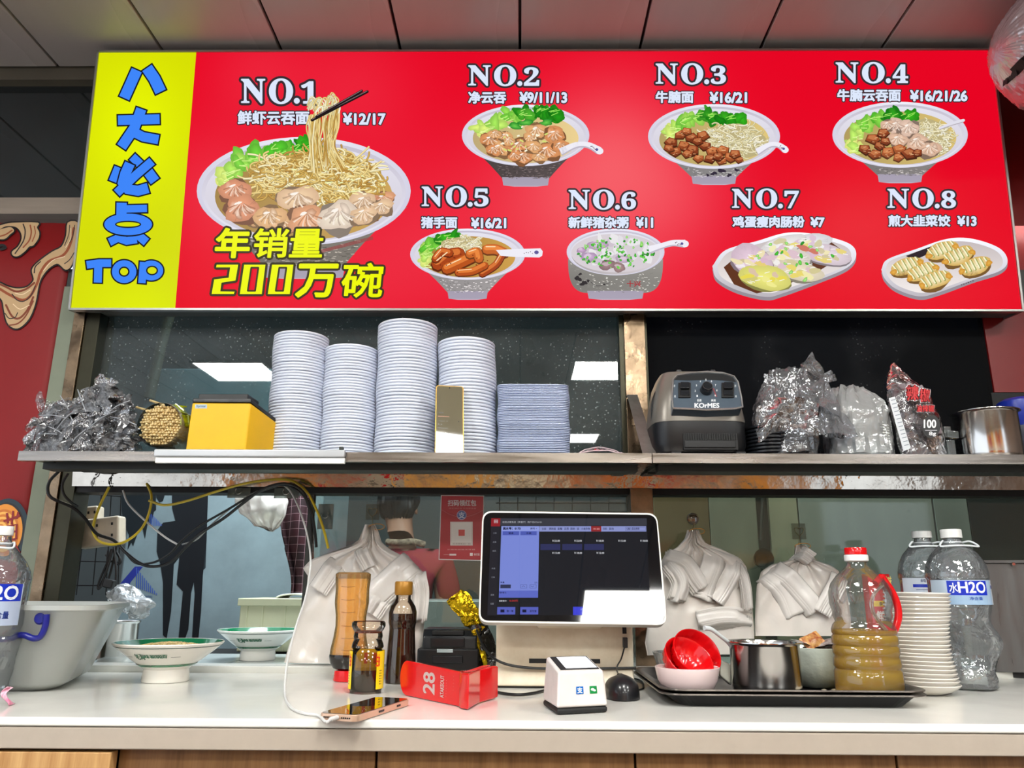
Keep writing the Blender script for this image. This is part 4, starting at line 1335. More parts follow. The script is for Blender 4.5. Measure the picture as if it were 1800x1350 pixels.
# ---- bundle of chopsticks seen end on
Yk = 1.575
t = thing('chopstick_bundle', 'round bundle of bamboo chopsticks in a clear and yellow wrapper, ends facing out', 'chopsticks', (X(284, 795, Yk), Yk, ZS))
cx, cz, R0 = X(284, 748, Yk), Z(284, 748, Yk), 40 * mpp(284, 748, Yk)
cz = max(cz, ZS + R0 + .002)
sticks = MB(); side = MB()
rr = .0031
for i in range(-17, 18):
    for j in range(-19, 20):
        x = cx + (i + .5 * (j % 2)) * rr * 2.05; z = cz + j * rr * 1.8
        d = math.hypot(x - cx, z - cz)
        if d > R0 * .93: continue
        yy = Yk - .012 + rng.uniform(-.004, .004) + (.006 if (int((x - cx) / .03) + int((z - cz) / .03)) % 2 else 0)
        sticks.lathe(0, 0, [(rr * .6, 0), (rr * .95, .002), (rr * .95, .03), ], 6, cap=(True, False), axis=Matrix.Rotation(-PI / 2, 3, 'X'), org=(x, yy, z))
bam = mat('bamboo_ends', (240, 220, 168), 0.6, vary=0.3, vscale=45, vcol=(206, 178, 120))
sticks.obj('chopstick_ends', t, bam, kind='stuff')
MB().lathe(0, 0, [(R0 * .96, 0), (R0, .004), (R0 * .99, .12), (R0 * .5, .2)], 40, axis=Matrix.Rotation(-PI / 2, 3, 'X'), org=(cx, Yk - .012, cz)).obj('wrapper', t, film('wrapper_film', (235, 235, 220), base=.15, gain=.8, body=.35, bodycol=(200, 200, 190), bump=.6, bscale=30))
yb2 = MB()
for k in range(9):
    a = rng.uniform(.2, 1.2); r_ = R0 * rng.uniform(.98, 1.1)
    yb2.obox((cx + r_ * math.cos(a), Yk + .02 + rng.uniform(-.02, .02), cz + r_ * math.sin(a)), (.011, .012, .0015), (rng.uniform(-.3, .3), PI / 2 - a + rng.uniform(-.3, .3), rng.uniform(-.5, .5)))
yb2.obj('label_scraps', t, mat('lime_wrapper', (196, 210, 20), 0.3, coat=.5, vary=.6, vscale=90, vcol=(40, 60, 20)), kind='stuff')
for (a, b_) in (((262, 722), (240, 716)), ((288, 712), (264, 704))):
    p0 = P3(*a, Yk - .012); p1 = P3(*b_, Yk + .05)
    MB().tube([p0, p1], .0026, 6).obj('chopstick', t, bam)

# ---- heap of crinkled wrapped cutlery
t = thing('wrapped_cutlery_heap', 'heap of crinkled clear-wrapped black cutlery packets at the left end of the shelf', 'packets', (X(150, 795, 1.6), 1.6, ZS))
crink = film('crinkled_wrap', (214, 216, 220), base=.14, gain=1.2, rough=.05, body=.06, bodycol=(205, 208, 212), bump=1.0, bscale=90)
crink_d = mat('black_film', (20, 21, 23), 0.12, coat=.8, bump=.7, bscale=70, vary=.7, vscale=50, vcol=(120, 122, 126))
top = [(62, 792), (58, 760), (70, 742), (66, 716), (100, 700), (120, 690), (150, 690), (166, 668), (182, 664), (200, 690), (222, 690), (234, 705), (238, 740), (238, 792)]


def heap_top(px):
    for i in range(len(top) - 1):
        if top[i][0] <= px <= top[i + 1][0] and top[i + 1][0] > top[i][0]:
            return top[i][1] + (top[i + 1][1] - top[i][1]) * (px - top[i][0]) / (top[i + 1][0] - top[i][0])
    return 740


def ribbon(c, L, W, ang, tw, ph, Y, amp=.006, nx=14, ny=4):
    """crinkled strip of film"""
    mb = MB()
    d = Vector((math.cos(ang), rng.uniform(-.3, .3), math.sin(ang))).normalized()
    sdv = d.cross(Vector((0, 1, 0))).normalized()

    def f(u, v):
        a = tw * (u - .5)
        wv = W * (.6 + .4 * math.sin(PI * u)) * (v - .5)
        p = Vector(c) + d * L * (u - .5) + sdv * wv * math.cos(a) + Vector((0, 1, 0)) * wv * math.sin(a) + Vector((0, 0, 1)) * -.012 * (2 * u - 1) ** 2 * rng.uniform(.7, 1)
        q = noise.noise_vector(p * 55 + Vector((ph, 0, 0)))
        r = noise.noise_vector(p * 140)
        return p + q * amp + r * amp * .5
    mb.grid(f, nx, ny)
    return mb


packs = []
allc, alld = MB(), MB()
for k in range(290):
    px = rng.uniform(66, 228); ht = heap_top(px)
    py = ht + (792 - ht) * rng.random() ** .9 + 8
    Y = 1.57 + rng.uniform(-.05, .07)
    c = P3(px, min(py, 786), Y)
    c.z = max(c.z, ZS + .01)
    mb = ribbon(c, rng.uniform(.04, .08), rng.uniform(.010, .022), rng.choice((rng.uniform(-.5, .5), rng.uniform(.6, 1.6))), rng.uniform(-2, 2), k * 3.1, Y, .005)
    for q in mb.v: q.z = max(q.z, ZS + .0015)
    (allc if k % 5 < 3 else alld).v.extend(mb.v)
    tgt = allc if k % 5 < 3 else alld
    off = len(tgt.v) - len(mb.v); tgt.f += [tuple(i + off for i in f_) for f_ in mb.f]
for (px, py, L, a) in ((70, 700, .045, 1.9), (78, 712, .05, 2.2), (176, 668, .05, 1.9), (186, 676, .05, -.8), (62, 742, .03, .3)):
    mb = ribbon(P3(px, py, 1.58), L, .018, a, 1.5, px, 1.58, .006)
    off = len(allc.v); allc.v += mb.v; allc.f += [tuple(i + off for i in f_) for f_ in mb.f]
core = MB()


def coref(u, v):
    a = 2 * PI * u; b_ = PI / 2 * v
    px = 146 + 80 * math.cos(a) * math.cos(b_) * .98
    p = Vector((X(px, 760, 1.6), 1.6 + .085 * math.sin(a) * math.cos(b_), ZS + .002 + (Z(px, heap_top(px) + 14, 1.6) - ZS) * math.sin(b_)))
    q = noise.noise(p * 40); q2 = noise.noise(p * 95)
    p += Vector((math.cos(a), math.sin(a), .5)) * (q * .010 + q2 * .004 - .012)
    p.z = max(p.z, ZS + .0015)
    return p


core.grid(coref, 90, 30, closeu=True)
core.obj('packed_core', t, crink_d)
allc.obj('clear_wraps', t, crink, kind='stuff')
alld.obj('dark_wraps', t, crink_d, kind='stuff')
sp_ = MB()
for k in range(12):
    px = rng.uniform(80, 226); ht = heap_top(px); c = P3(px, rng.uniform(ht + 14, 780), 1.53)
    a = rng.uniform(-1.2, 1.2); d = Vector((math.cos(a), rng.uniform(-.2, .2), math.sin(a))) * rng.uniform(.015, .035)
    pts = [c - d, c + Vector((0, -.004, .003)), c + d]
    pts = [Vector((q.x, q.y, max(q.z, ZS + .004))) for q in pts]
    sp_.tube(pts, .0011, 6, smooth=4)
sp_.obj('spoon_handles', t, mat('grey_film_fold', (150, 154, 160), .2, coat=.5), kind='stuff')

# ---- small clear bag lying flat
Yz = 1.56
t = thing('clear_zip_bag', 'small flat clear plastic bag lying on the shelf beside the steel post', 'bag', (X(1058, 795, Yz), Yz, ZS))
xa, xb = X(1012, 790, Yz), X(1104, 790, Yz)


def zb(u, v):
    x = xa + (xb - xa) * u
    return Vector((x, Yz - .03 + .09 * v, ZS + .0015 + (.022 * math.sin(PI * min(1, u * 1.15)) ** .7 * (.35 + .65 * math.sin(PI * v) ** .6)) + .003 * noise.noise(Vector((u * 9, v * 9, 1)))))


MB().grid(zb, 30, 14).grid(lambda u, v: (xa + (xb - xa) * u, Yz - .03 + .09 * v, ZS + .0012), 2, 2).obj('film', t, film('zip_bag_film', (215, 216, 218), base=.14, gain=.9, body=.22, bodycol=(200, 202, 206), bump=.5, bscale=30))
MB().tube([zb(u / 12, 0) + Vector((0, -.001, .001)) for u in range(13)], .0013, 6).tube([zb(u / 12, .12) + Vector((0, 0, .0015)) for u in range(13)], .0009, 6).obj('zip_edge', t, mat('pinkish_film_edge', (214, 190, 196), .3))

# ---- leaning steel strip
t = thing('steel_strip', 'bare steel strip leaning against the post beside the blender base', 'strip', P3(1145, 796, 1.56))
a0, a1 = P3(1111, 694, GY[0] - .028), P3(1143, 796, 1.565)
a1.z = ZS + .002
d = (a1 - a0); wv = Vector((18 * mpp(1110, 700, 1.8), 0, 0)) / 2
dss = mat('dull_strip_steel', (150, 148, 142), .42, .7, vary=.3, vscale=20)
MB().prism([a0 - wv, a0 + wv, a1 + wv * 1.15, a1 - wv * 1.15], (0, -.0025, 0)).obj('strip', t, dss, bev=.0006)
MB().prism([a0 - wv, a0 + wv, a0 + wv + Vector((0, .018, -.001)), a0 - wv + Vector((0, .018, -.001))], (0, 0, -.002)).obj('bent_tip', t, dss, bev=.0006)

# ---- blender base
Yb_ = 1.62
t = thing('blender_base', 'grey and black blender motor base with two switches and a dial', 'blender', (X(1236, 798, Yb_), Yb_, ZS))
yf = Yb_ - .075
bl = MB()


def bpt(px, py, y=yf): return P3(px, py, y)


zz0 = ZS + .001
gm = mat('gunmetal_plastic', (128, 122, 114), 0.32, 0.35, vary=.1, vscale=8)
sl = [  # (z px, half width px at front, front y, depth back)
    (796, 82, yf + .004, .0), (742, 84, yf, 0), (741, 84, yf, 0), (700, 78, yf + .010, 0), (660, 68, yf + .026, 0), (652, 60, yf + .034, 0)]


def section(hw, yfr, z, n=40, back=Yb_ + .085, e_=.42, cpx=1236):
    cx_ = X(cpx, 760, yf); cy_ = (yfr + back) / 2; hd = (back - yfr) / 2
    out = []
    for q in range(n):
        a = 2 * PI * q / n; ca, sa = math.cos(a), math.sin(a)
        out.append(Vector((cx_ + hw * math.copysign(abs(ca) ** e_, ca), cy_ + hd * math.copysign(abs(sa) ** e_, sa), z)))
    return out


def loft(mb, secs, cap=True):
    n = len(secs[0]); n0 = len(mb.v)
    for s_ in secs: mb.v += s_
    for j in range(len(secs) - 1):
        for q in range(n): mb.f.append((n0 + j * n + q, n0 + j * n + (q + 1) % n, n0 + (j + 1) * n + (q + 1) % n, n0 + (j + 1) * n + q))
    if cap: mb.f.append(tuple(n0 + q for q in range(n))[::-1]); mb.f.append(tuple(n0 + (len(secs) - 1) * n + q for q in range(n)))
    return mb


m_ = mpp(1236, 740, yf)
zA, zB, zC_, zD = Z(1236, 740, yf), Z(1236, 700, yf), Z(1236, 668, yf + .01), Z(1236, 651, yf + .025)
loft(MB(), [section(80 * m_, yf + .006, zz0 + .012), section(83 * m_, yf, zz0 + .03), section(83 * m_, yf, zA)]).obj('lower_housing', t, 'black', ang=30)
loft(MB(), [section(83.5 * m_, yf - .001, zA + .0005), section(83.5 * m_, yf - .001, zA + .006), section(78 * m_, yf + .004, zB), section(70 * m_, yf + .016, zC_), section(60 * m_, yf + .034, zD), section(40 * m_, yf + .06, zD + .004)]).obj('upper_housing', t, gm, ang=40)
MB().box(X(1200, 760, yf), X(1296, 760, yf), yf - .0015, yf + .02, Z(1236, 791, yf), Z(1236, 762, yf)).obj('vent_slot', t, 'blackm', bev=.001)
lv = MB()
for k in range(22):
    x = X(1204 + k * 4.2, 765, yf); lv.box(x, x + .0012, yf - .004, yf - .001, Z(1236, 773, yf), Z(1236, 763, yf))
lv.obj('vent_ribs', t, 'black', kind='stuff')
MB().box(X(1203, 780, yf), X(1292, 780, yf), yf - .004, yf, Z(1236, 787, yf), Z(1236, 775, yf)).obj('vent_bar', t, 'black', bev=.001)
for px in (1190, 1304):
    MB().box(X(px - 9, 795, yf), X(px + 9, 795, yf), yf + .004, yf + .03, ZS + .0005, ZS + .013).obj('foot', t, 'rubber', bev=.002)
# tilted control panel
pn = Vector((0, -math.cos(.42), math.sin(.42)))
pc0 = P3(1243, 690, yf - .004)


def cp(px, py, d=0.0): return onplane(px, py, pc0, pn) + pn * d


outl = [(1183, 718), (1181, 700), (1183, 668), (1190, 660), (1215, 656), (1243, 654), (1270, 656), (1290, 662), (1297, 672), (1303, 700), (1305, 716), (1290, 719), (1243, 721)]
MB().prism([cp(x, y) for x, y in outl], -pn * .03).obj('control_panel', t, mat('blue_grey_panel', (74, 86, 98), .3, vary=.12, vscale=20), bev=.002)
fr_ = [cp(x, y, .001) for x, y in outl]
MB().tube(fr_ + [fr_[0]], .0022, 6).obj('panel_bezel', t, mat('silver_bezel', (196, 196, 196), .25, .8))
p = Pic(lambda x, y: cp(x, y, .0003), pn)
p.poly([(1185, 668), (1192, 661), (1215, 658), (1243, 656), (1270, 658), (1288, 663), (1294, 672), (1270, 669), (1243, 668), (1210, 669)], (18, 20, 22), 1)
p.text('KOrMES', 1221, 709, 1264, 717, (235, 238, 240), 2, .35)
for k in range(9):
    a = math.radians(215 - k * 31); r_ = 19
    p.text(str(k + 1), 1241 + r_ * math.cos(a) - 1, 686 - r_ * .95 * math.sin(a) - 1.6, 1241 + r_ * math.cos(a) + 1, 686 - r_ * .95 * math.sin(a) + 1.6, (225, 228, 230), 2, .1)
for (a, b_, c) in (('低速', 1225, 1233), ('高速', 1250, 1258)): p.text(a, b_, 702, c, 706, (220, 224, 226), 2, .1)
for k in range(6): p.stroke([(1253 + k * .9, 684 + k * 2.4), (1255.5 + k * .9, 684 + k * 2.6)], 1.1, (190, 60, 56), 2, round_=False)
for x in (1184, 1291): p.text('开', x, 677, x + 3, 681, (215, 220, 222), 2, .1); p.text('关', x + 1, 695, x + 4, 699, (215, 220, 222), 2, .1)
p.obj('panel_print', t, 'print')
for px in (1203, 1279):
    f = MB().prism([cp(px - 11, 674, .0005), cp(px + 11, 674, .0005), cp(px + 11, 700, .0005), cp(px - 11, 700, .0005)], pn * .003).obj('switch', t, 'blackm', bev=.001)
    MB().prism([cp(px - 8, 676, .0036), cp(px + 8, 676, .0036), cp(px + 8, 687, .0036), cp(px - 8, 687, .0036)], pn * .006).obj('rocker', f, 'charcoal', bev=.0015)
    MB().prism([cp(px - 8, 689, .0036), cp(px + 8, 689, .0036), cp(px + 8, 697, .0036), cp(px - 8, 697, .0036)], pn * .002).obj('rocker', f, 'charcoal', bev=.001)
kx = pn.to_track_quat('Z', 'Y').to_matrix()
ko = cp(1241, 687, .0005)
MB().lathe(0, 0, [(.0125, 0), (.0122, .006), (.0108, .014), (.0098, .0165), (.0092, .0165), (.0088, .0155), (.0005, .0155)], 28, axis=kx, org=ko).obj('dial', t, 'charcoal')
MB().lathe(0, 0, [(.0100, .0163), (.0102, .0172), (.0094, .0172), (.0092, .0163)], 28, axis=kx, org=ko).obj('dial_ring', t, 'chrome')
for px in (1196, 1256):
    c = P3(px, 655, yf + .06)
    MB().prism([c + Vector((-.009, 0, -.004)), c + Vector((.008, 0, -.004)), c + Vector((.001, 0, .007)), c + Vector((-.007, 0, .007))], (0, .02, 0)).obj('coupling_lug', t, 'black', bev=.001)
MB().tube([P3(1180, 664, yf + .09), P3(1160, 680, yf + .06), P3(1149, 702, yf + .05), P3(1147, 730, yf + .05), P3(1148, 760, yf + .06), P3(1160, 790, yf + .06)], .0034, 8, smooth=6).obj('power_cord', t, 'rubber')

# ---- tied clear bags on the right shelf
bagm = film('clear_bag_film', (222, 224, 228), base=.07, gain=1.0, rough=.06, body=.10, bodycol=(245, 247, 250), bump=.7, bscale=36)
bagm2 = film('clear_bag_film_2', (226, 228, 230), base=.06, gain=1.0, rough=.07, body=.30, bodycol=(250, 252, 252), bump=.6, bscale=34, translucent=True)


def bag(cx, cy, hw, hd, ztop, fn=None, seed=0, amp=.010, nu=72, nv=40, pinch=.25, neck=None):
    """puffy bag standing on the shelf, gathered at the top"""
    def f(u, v):
        a = 2 * PI * u
        k = min(1, (v / .06) ** .5) if v < .06 else (1 - (1 - pinch) * max(0, (v - .45) / .55) ** 1.6)
        z = ZS + .0015 + (ztop - ZS) * max(0, v - .02) / .98
        lx = (neck[0] if neck else 0) * max(0, v - .4) / .6
        ca, sa = math.cos(a), math.sin(a)
        p = Vector((cx + lx + hw * k * math.copysign(abs(ca) ** .75, ca), cy + hd * k * math.copysign(abs(sa) ** .75, sa), z))
        q = noise.noise(p * 13 + Vector((seed, 0, 0))); g = abs(noise.noise(Vector((a * 5 + seed, v * 2.2 + a, seed)))) + .4 * abs(noise.noise(p * 40))
        fold = .35 * math.sin(9 * a + 6 * v + seed) * v
        p += Vector((ca, sa, .3)) * (q * amp * 1.6 - g * amp * 1.3 + fold * amp)
        p.z = max(p.z, ZS + .0015)
        return p
    return MB().grid(f, nu, nv, closeu=True)


Y1 = 1.6
t = thing('bag_of_black_lids', 'clear tied plastic bag of black lids beside the blender base', 'bag', (X(1385, 798, Y1), Y1, ZS))
bag(X(1382, 780, Y1), Y1, 57 * m_, .060, Z(1385, 655, Y1), seed=3, pinch=.62, neck=(.012,)).obj('film', t, bagm)
# black round bowls inside, standing and lying
blid = MB()
for k in range(9): blid.lathe(X(1350, 790, Y1), Y1 - .005, [(.0005, ZS + .004 + k * .0075), (.046, ZS + .004 + k * .0075), (.048, ZS + .006 + k * .0075), (.048, ZS + .0095 + k * .0075), (.044, ZS + .0095 + k * .0075), (.0005, ZS + .0085 + k * .0075)], 32)
blid.obj('black_lids', t, 'charcoal', kind='stuff')
b2 = MB()
for k in range(10): b2.lathe(X(1412, 790, Y1), Y1 + .01, [(.0005, ZS + .004 + k * .004), (.036, ZS + .004 + k * .004), (.038, ZS + .006 + k * .004), (.036, ZS + .0075 + k * .004), (.0005, ZS + .0075 + k * .004)], 28)
b2.obj('dark_tubs', t, 'charcoal', kind='stuff')
# gathered neck with a knot
kn = P3(1446, 668, Y1 - .01)


def neckf(p0, p1, w0, w1, seed, n=18):
    p0, p1 = Vector(p0), Vector(p1); d = (p1 - p0).normalized(); sx = d.cross(Vector((0, 1, 0))).normalized()

    def f(u, v):
        a = 2 * PI * u; w = w0 + (w1 - w0) * v ** .8
        w *= 1 + .28 * math.sin(5 * a + seed + 3 * v) + .2 * math.sin(9 * a - seed)
        p = p0 + (p1 - p0) * v + sx * w * math.cos(a) + Vector((0, 1, 0)) * w * .6 * math.sin(a)
        return p + noise.noise_vector(p * 60) * .003
    return MB().grid(f, 40, n, closeu=True)


neckf(kn, P3(1412, 640, Y1 - .02), .006, .026, 1).obj('gathered_neck', t, bagm)
neckf(kn + Vector((0, 0, -.002)), P3(1464, 658, Y1 - .02), .005, .010, 2).obj('knot_tail', t, bagm)
neckf(kn, P3(1430, 720, Y1 - .03), .007, .052, 4).obj('upper_film', t, bagm)
fl = MB()
fl.grid(lambda u, v: P3(1330 + 110 * u, 715 + 62 * v - 20 * math.sin(u * 3), Y1 - .075 + .012 * math.sin(u * 9 + v * 4)) + noise.noise_vector(Vector((u * 5, v * 5, 2))) * .008, 36, 16)
for q in fl.v: q.z = max(q.z, ZS + .002)
fl.obj('loose_fold', t, bagm)

Y2 = 1.61
t = thing('bag_of_white_bowls', 'clear plastic bag holding frosted white tubs, between the tied bag and the red-lettered packet', 'bag', (X(1515, 800, Y2), Y2, ZS))
bag(X(1506, 780, Y2), Y2, 58 * m_, .066, Z(1510, 684, Y2), seed=11, pinch=.5, amp=.009).obj('film', t, bagm2)
tub = MB()
tubm = mat('frosted_white_tub', (236, 240, 238), .35, spec=.5)
for k in range(15):
    z = ZS + .003 + k * .0055; r_ = .058
    tub.lathe(X(1520, 790, Y2), Y2 + .004, [(.0005, z), (r_ * .9, z), (r_, z + .0015), (r_, z + .004), (r_ * .92, z + .005), (.0005, z + .005)], 36)
tub.obj('white_tubs', t, tubm, kind='stuff')
neckf(P3(1455, 700, Y2 - .03), P3(1470, 766, Y2 - .075), .006, .034, 8).obj('hanging_fold', t, bagm)

# ---- packet with red lettering
Y3 = 1.585
t = thing('chilli_packet', 'clear packet with red characters and a black round badge, standing near the steel pot', 'packet', (X(1610, 802, Y3), Y3, ZS))
po = [(1560, 640), (1556, 665), (1556, 695), (1568, 725), (1578, 755), (1588, 803), (1650, 803), (1662, 790), (1660, 770), (1652, 745), (1645, 720), (1636, 695), (1615, 675), (1590, 663), (1573, 638)]


def pk(u, v):
    # v from bottom to top; left/right borders of the packet
    Ls = [(1586, 803), (1574, 760), (1562, 715), (1556, 685), (1557, 660), (1568, 640)]
    Rs = [(1664, 803), (1662, 770), (1650, 726), (1634, 690), (1604, 668), (1574, 637)]
    t_ = v * 5; i = min(int(t_), 4); f = t_ - i
    l = (Ls[i][0] + (Ls[i + 1][0] - Ls[i][0]) * f, Ls[i][1] + (Ls[i + 1][1] - Ls[i][1]) * f)
    r = (Rs[i][0] + (Rs[i + 1][0] - Rs[i][0]) * f, Rs[i][1] + (Rs[i + 1][1] - Rs[i][1]) * f)
    return l[0] + (r[0] - l[0]) * u, l[1] + (r[1] - l[1]) * u


def pks(sgn, crk=1.0):
    def f(u, v):
        x, y = pk(u, v)
        bulge = .03 * math.sin(PI * u) ** .6 * math.sin(PI * min(1, v * .9 + .1)) ** .5
        p = P3(x, y, Y3 + .03 * v + sgn * bulge)
        p += noise.noise_vector(p * 35) * .005 * crk
        p.z = max(p.z, ZS + .002)
        return p
    return f


MB().grid(pks(-1), 30, 36).grid(pks(1), 20, 20).obj('film', t, film('packet_film', (215, 212, 214), base=.1, gain=1.0, rough=.06, body=.12, bodycol=(216, 216, 220), bump=.8, bscale=40))
inn = MB()
for k in range(46):
    u, v = rng.uniform(.2, .82), rng.uniform(.04, .66); x, y = pk(u, v)
    c = P3(x, y, Y3 + rng.uniform(-.006, .014)); c.z = max(c.z, ZS + .014)
    inn.obox(c, (.012, .003, .008), (rng.uniform(-.5, .5), rng.uniform(-1, 1), rng.uniform(-.6, .6)))
inn.obj('small_sachets', t, mat('dark_red_sachets', (92, 62, 66), .35, coat=.3, vary=.6, vscale=40, vcol=(150, 146, 150)), kind='stuff')


def pkp(px, py):
    return P3(px, py, Y3 - .034)


p = Pic(pkp, Vector((0, -1, 0)))
p.text('辣', 1594, 678, 1614, 703, (205, 24, 34), 3, 1.3, (232, 226, 228), 1.6)
p.text('椒', 1617, 684, 1634, 706, (205, 24, 34), 3, 1.1, (232, 226, 228), 1.4)
p.text('油辣椒', 1611, 712, 1642, 724, (205, 24, 34), 3, .3, (232, 226, 228), 1.2)
p.ell(1637, 750, 16, 20, (16, 16, 18), 2, .1, 30)
p.text('100', 1624, 738, 1645, 752, (236, 236, 238), 3, .6)
p.rect(1626, 756, 1647, 757, (230, 230, 230), 3)
p.text('8g', 1633, 759, 1645, 767, (230, 230, 232), 3, .3)
p.poly([(1562, 700), (1573, 697), (1601, 788), (1588, 793)], (206, 210, 214), 1)
for k in range(13): p.stroke([(1566 + k * 1.95, 704 + k * 6.6), (1574 + k * 1.95, 702 + k * 6.6)], 1.6, (128, 136, 146), 2, round_=False)
p.obj('packet_print', t, 'print')

# ---- clear clip, steel pot, yellow scrap, blue tub at the far right
Y4 = 1.6
t = thing('clear_plastic_clip', 'clear plastic clasp between the red-lettered packet and the steel pot', 'clip', (X(1668, 800, Y4), Y4, ZS))
cl_ = film('clear_hard_plastic', (225, 230, 228), base=.1, gain=1.0, rough=.05, body=.12, bodycol=(215, 220, 218))
MB().obox(P3(1664, 760, Y4), (.0075, .006, .012)).obox(P3(1674, 764, Y4 - .004), (.012, .004, .008), (0, .1, 0)).obj('clasp', t, cl_, bev=.002)
MB().box(X(1663, 790, Y4), X(1678, 790, Y4), Y4 - .006, Y4 + .006, ZS + .001, Z(1670, 774, Y4)).obj('stem', t, cl_, bev=.002)
t = thing('yellow_card_scrap', 'yellow card scrap lying behind the steel pot', 'card', (X(1680, 800, 1.66), 1.66, ZS))
MB().obox((X(1688, 790, 1.68), 1.68, ZS + .014), (.04, .0015, .012), (0, 0, .1)).obj('card', t, 'yellow')

Y5 = 1.6
t = thing('steel_pot', 'polished steel pot at the right end of the upper shelf', 'pot', (X(1731, 803, Y5), Y5, ZS))


def pot(t, px, Y, rpx, ytop, zb, rim=1.06, wall=.0015, flare=.006, lat=44):
    r = rpx * mpp(px, ytop, Y); x = X(px, ytop + 20, Y); zt__ = Z(px, ytop, Y)
    MB().lathe(x, Y, [(.0005, zb + .0008), (r * .93, zb + .0008), (r * .985, zb + .006), (r, zb + .016), (r, zt__ - .005), (r + flare * .5, zt__ - .002), (r + flare, zt__ - .0005), (r + flare, zt__ + .0008), (r, zt__ - .0005),
                      (r - wall, zt__ - .005), (r - wall, zb + .012), (r * .9, zb + .004), (.0005, zb + .004)], lat).obj('pot_body', t, 'chrome', ang=50)
    return x, r, zt__


pot(t, 1733, Y5, 50, 727, ZS + .001)
t = thing('blue_plastic_tub', 'dark blue plastic tub behind the steel pot at the right edge', 'tub', (X(1800, 790, 1.7), 1.7, ZS))
plathe(MB(), 1800, 1.7, [(.5, 702), (26, 702), (36, 708), (38, 722), (35, 748), (33, 752)], 36).obj('tub_body', t, mat('blue_plastic', (24, 46, 150), .3))
MB().lathe(X(1800, 752, 1.7), 1.7, [(33 * mpp(1800, 752, 1.7), Z(1800, 752, 1.7)), (.05, ZS + .001), (.0005, ZS + .001)], 32).obj('tub_foot', t, mat('dark_navy', (20, 26, 48), .4))

# ---- duct with foil insulation, top right
t = thing('insulated_duct', 'crinkled foil-wrapped duct with a black strap in the top right corner', 'duct', (1.45, 1.5, 2.2))
foil = mat('pink_lit_foil', (214, 202, 206), .26, .6, bump=.6, bscale=16, vary=.15, vscale=10, stretch=(1, 1, 1))


DA = Vector((1, -.12, .10)).normalized()
DU = DA.cross(Vector((0, 1, 0))).normalized()
DV = DA.cross(DU).normalized()
DC = P3(1748, 92, 1.50)
DR = 118 * mpp(1790, 90, 1.50)


def ductp(a, s_, k=1.0):
    """point on the duct: a round the axis, s_ metres along it from the closed left end"""
    r = DR * min(1.0, (max(s_, 0) / .10)) ** .5 * (1 - .10 * math.cos(2 * a))
    q = noise.noise(Vector((a * 2.2, s_ * 9, 0))); g = abs(noise.noise(Vector((a * 4 + s_ * 9, s_ * 26 - a * 2, 5)))); h = abs(noise.noise(Vector((a * 9 - s_ * 30, s_ * 12, 9))))
    r *= k * (1 + .05 * q - .09 * g - .11 * h)
    p_ = DC + DA * s_ + DU * (r * math.cos(a)) + DV * (r * math.sin(a))
    p_.z = min(p_.z, CEIL - .003)
    return p_


MB().grid(lambda u, v: ductp(2 * PI * u, .9 * v * v), 190, 120, closeu=True).obj('insulation', t, foil, ang=70)
def unproj(px, py):
    """place on the duct under a photo pixel"""
    best = None
    for i in range(90):
        for j in range(40):
            a, q = 2 * PI * i / 90, .12 * (j + .5) / 40
            p_ = ductp(a, q); w = RM.transposed() @ (p_ - CAM)
            x, y = 900 + F * w.x / -w.z, 675 - F * w.y / -w.z
            e_ = math.hypot(x - px, y - py) + max(0, (p_.y - DC.y)) * 400
            if best is None or e_ < best[0]: best = (e_, a, q)
    return best[1], best[2]


sl_ = [unproj(x, y) for x, y in ((1749, 158), (1764, 146), (1780, 130), (1796, 116), (1816, 98))]
b = MB()
for k in range(len(sl_) - 1):
    (a1, q1), (a2, q2) = sl_[k], sl_[k + 1]
    P1, P2 = ductp(a1, q1, 1.0), ductp(a2, q2, 1.0)
    d = (P2 - P1).normalized(); out = Vector((-.25, -1, -.2)).normalized(); up_ = out.cross(d).normalized() * .011
    o_ = out * .008
    b.prism([P1 - up_ + o_ - d * .004, P2 - up_ + o_ + d * .004, P2 + up_ + o_ + d * .004, P1 + up_ + o_ - d * .004], out * .003)
b.obj('strap', t, 'blackm', kind='stuff')

# ================================================================ THINGS ON THE COUNTER
def base(px, py, z=ZC): return atZ(px, py, z)


glass_c = film('clear_bottle', (232, 238, 238), base=.05, gain=1.1, rough=.03, body=.04, bodycol=(230, 235, 238))
glass_w = film('crumpled_bottle', (238, 242, 244), base=.09, gain=1.2, rough=.05, body=.12, bodycol=(225, 232, 238), bump=1.0, bscale=16)


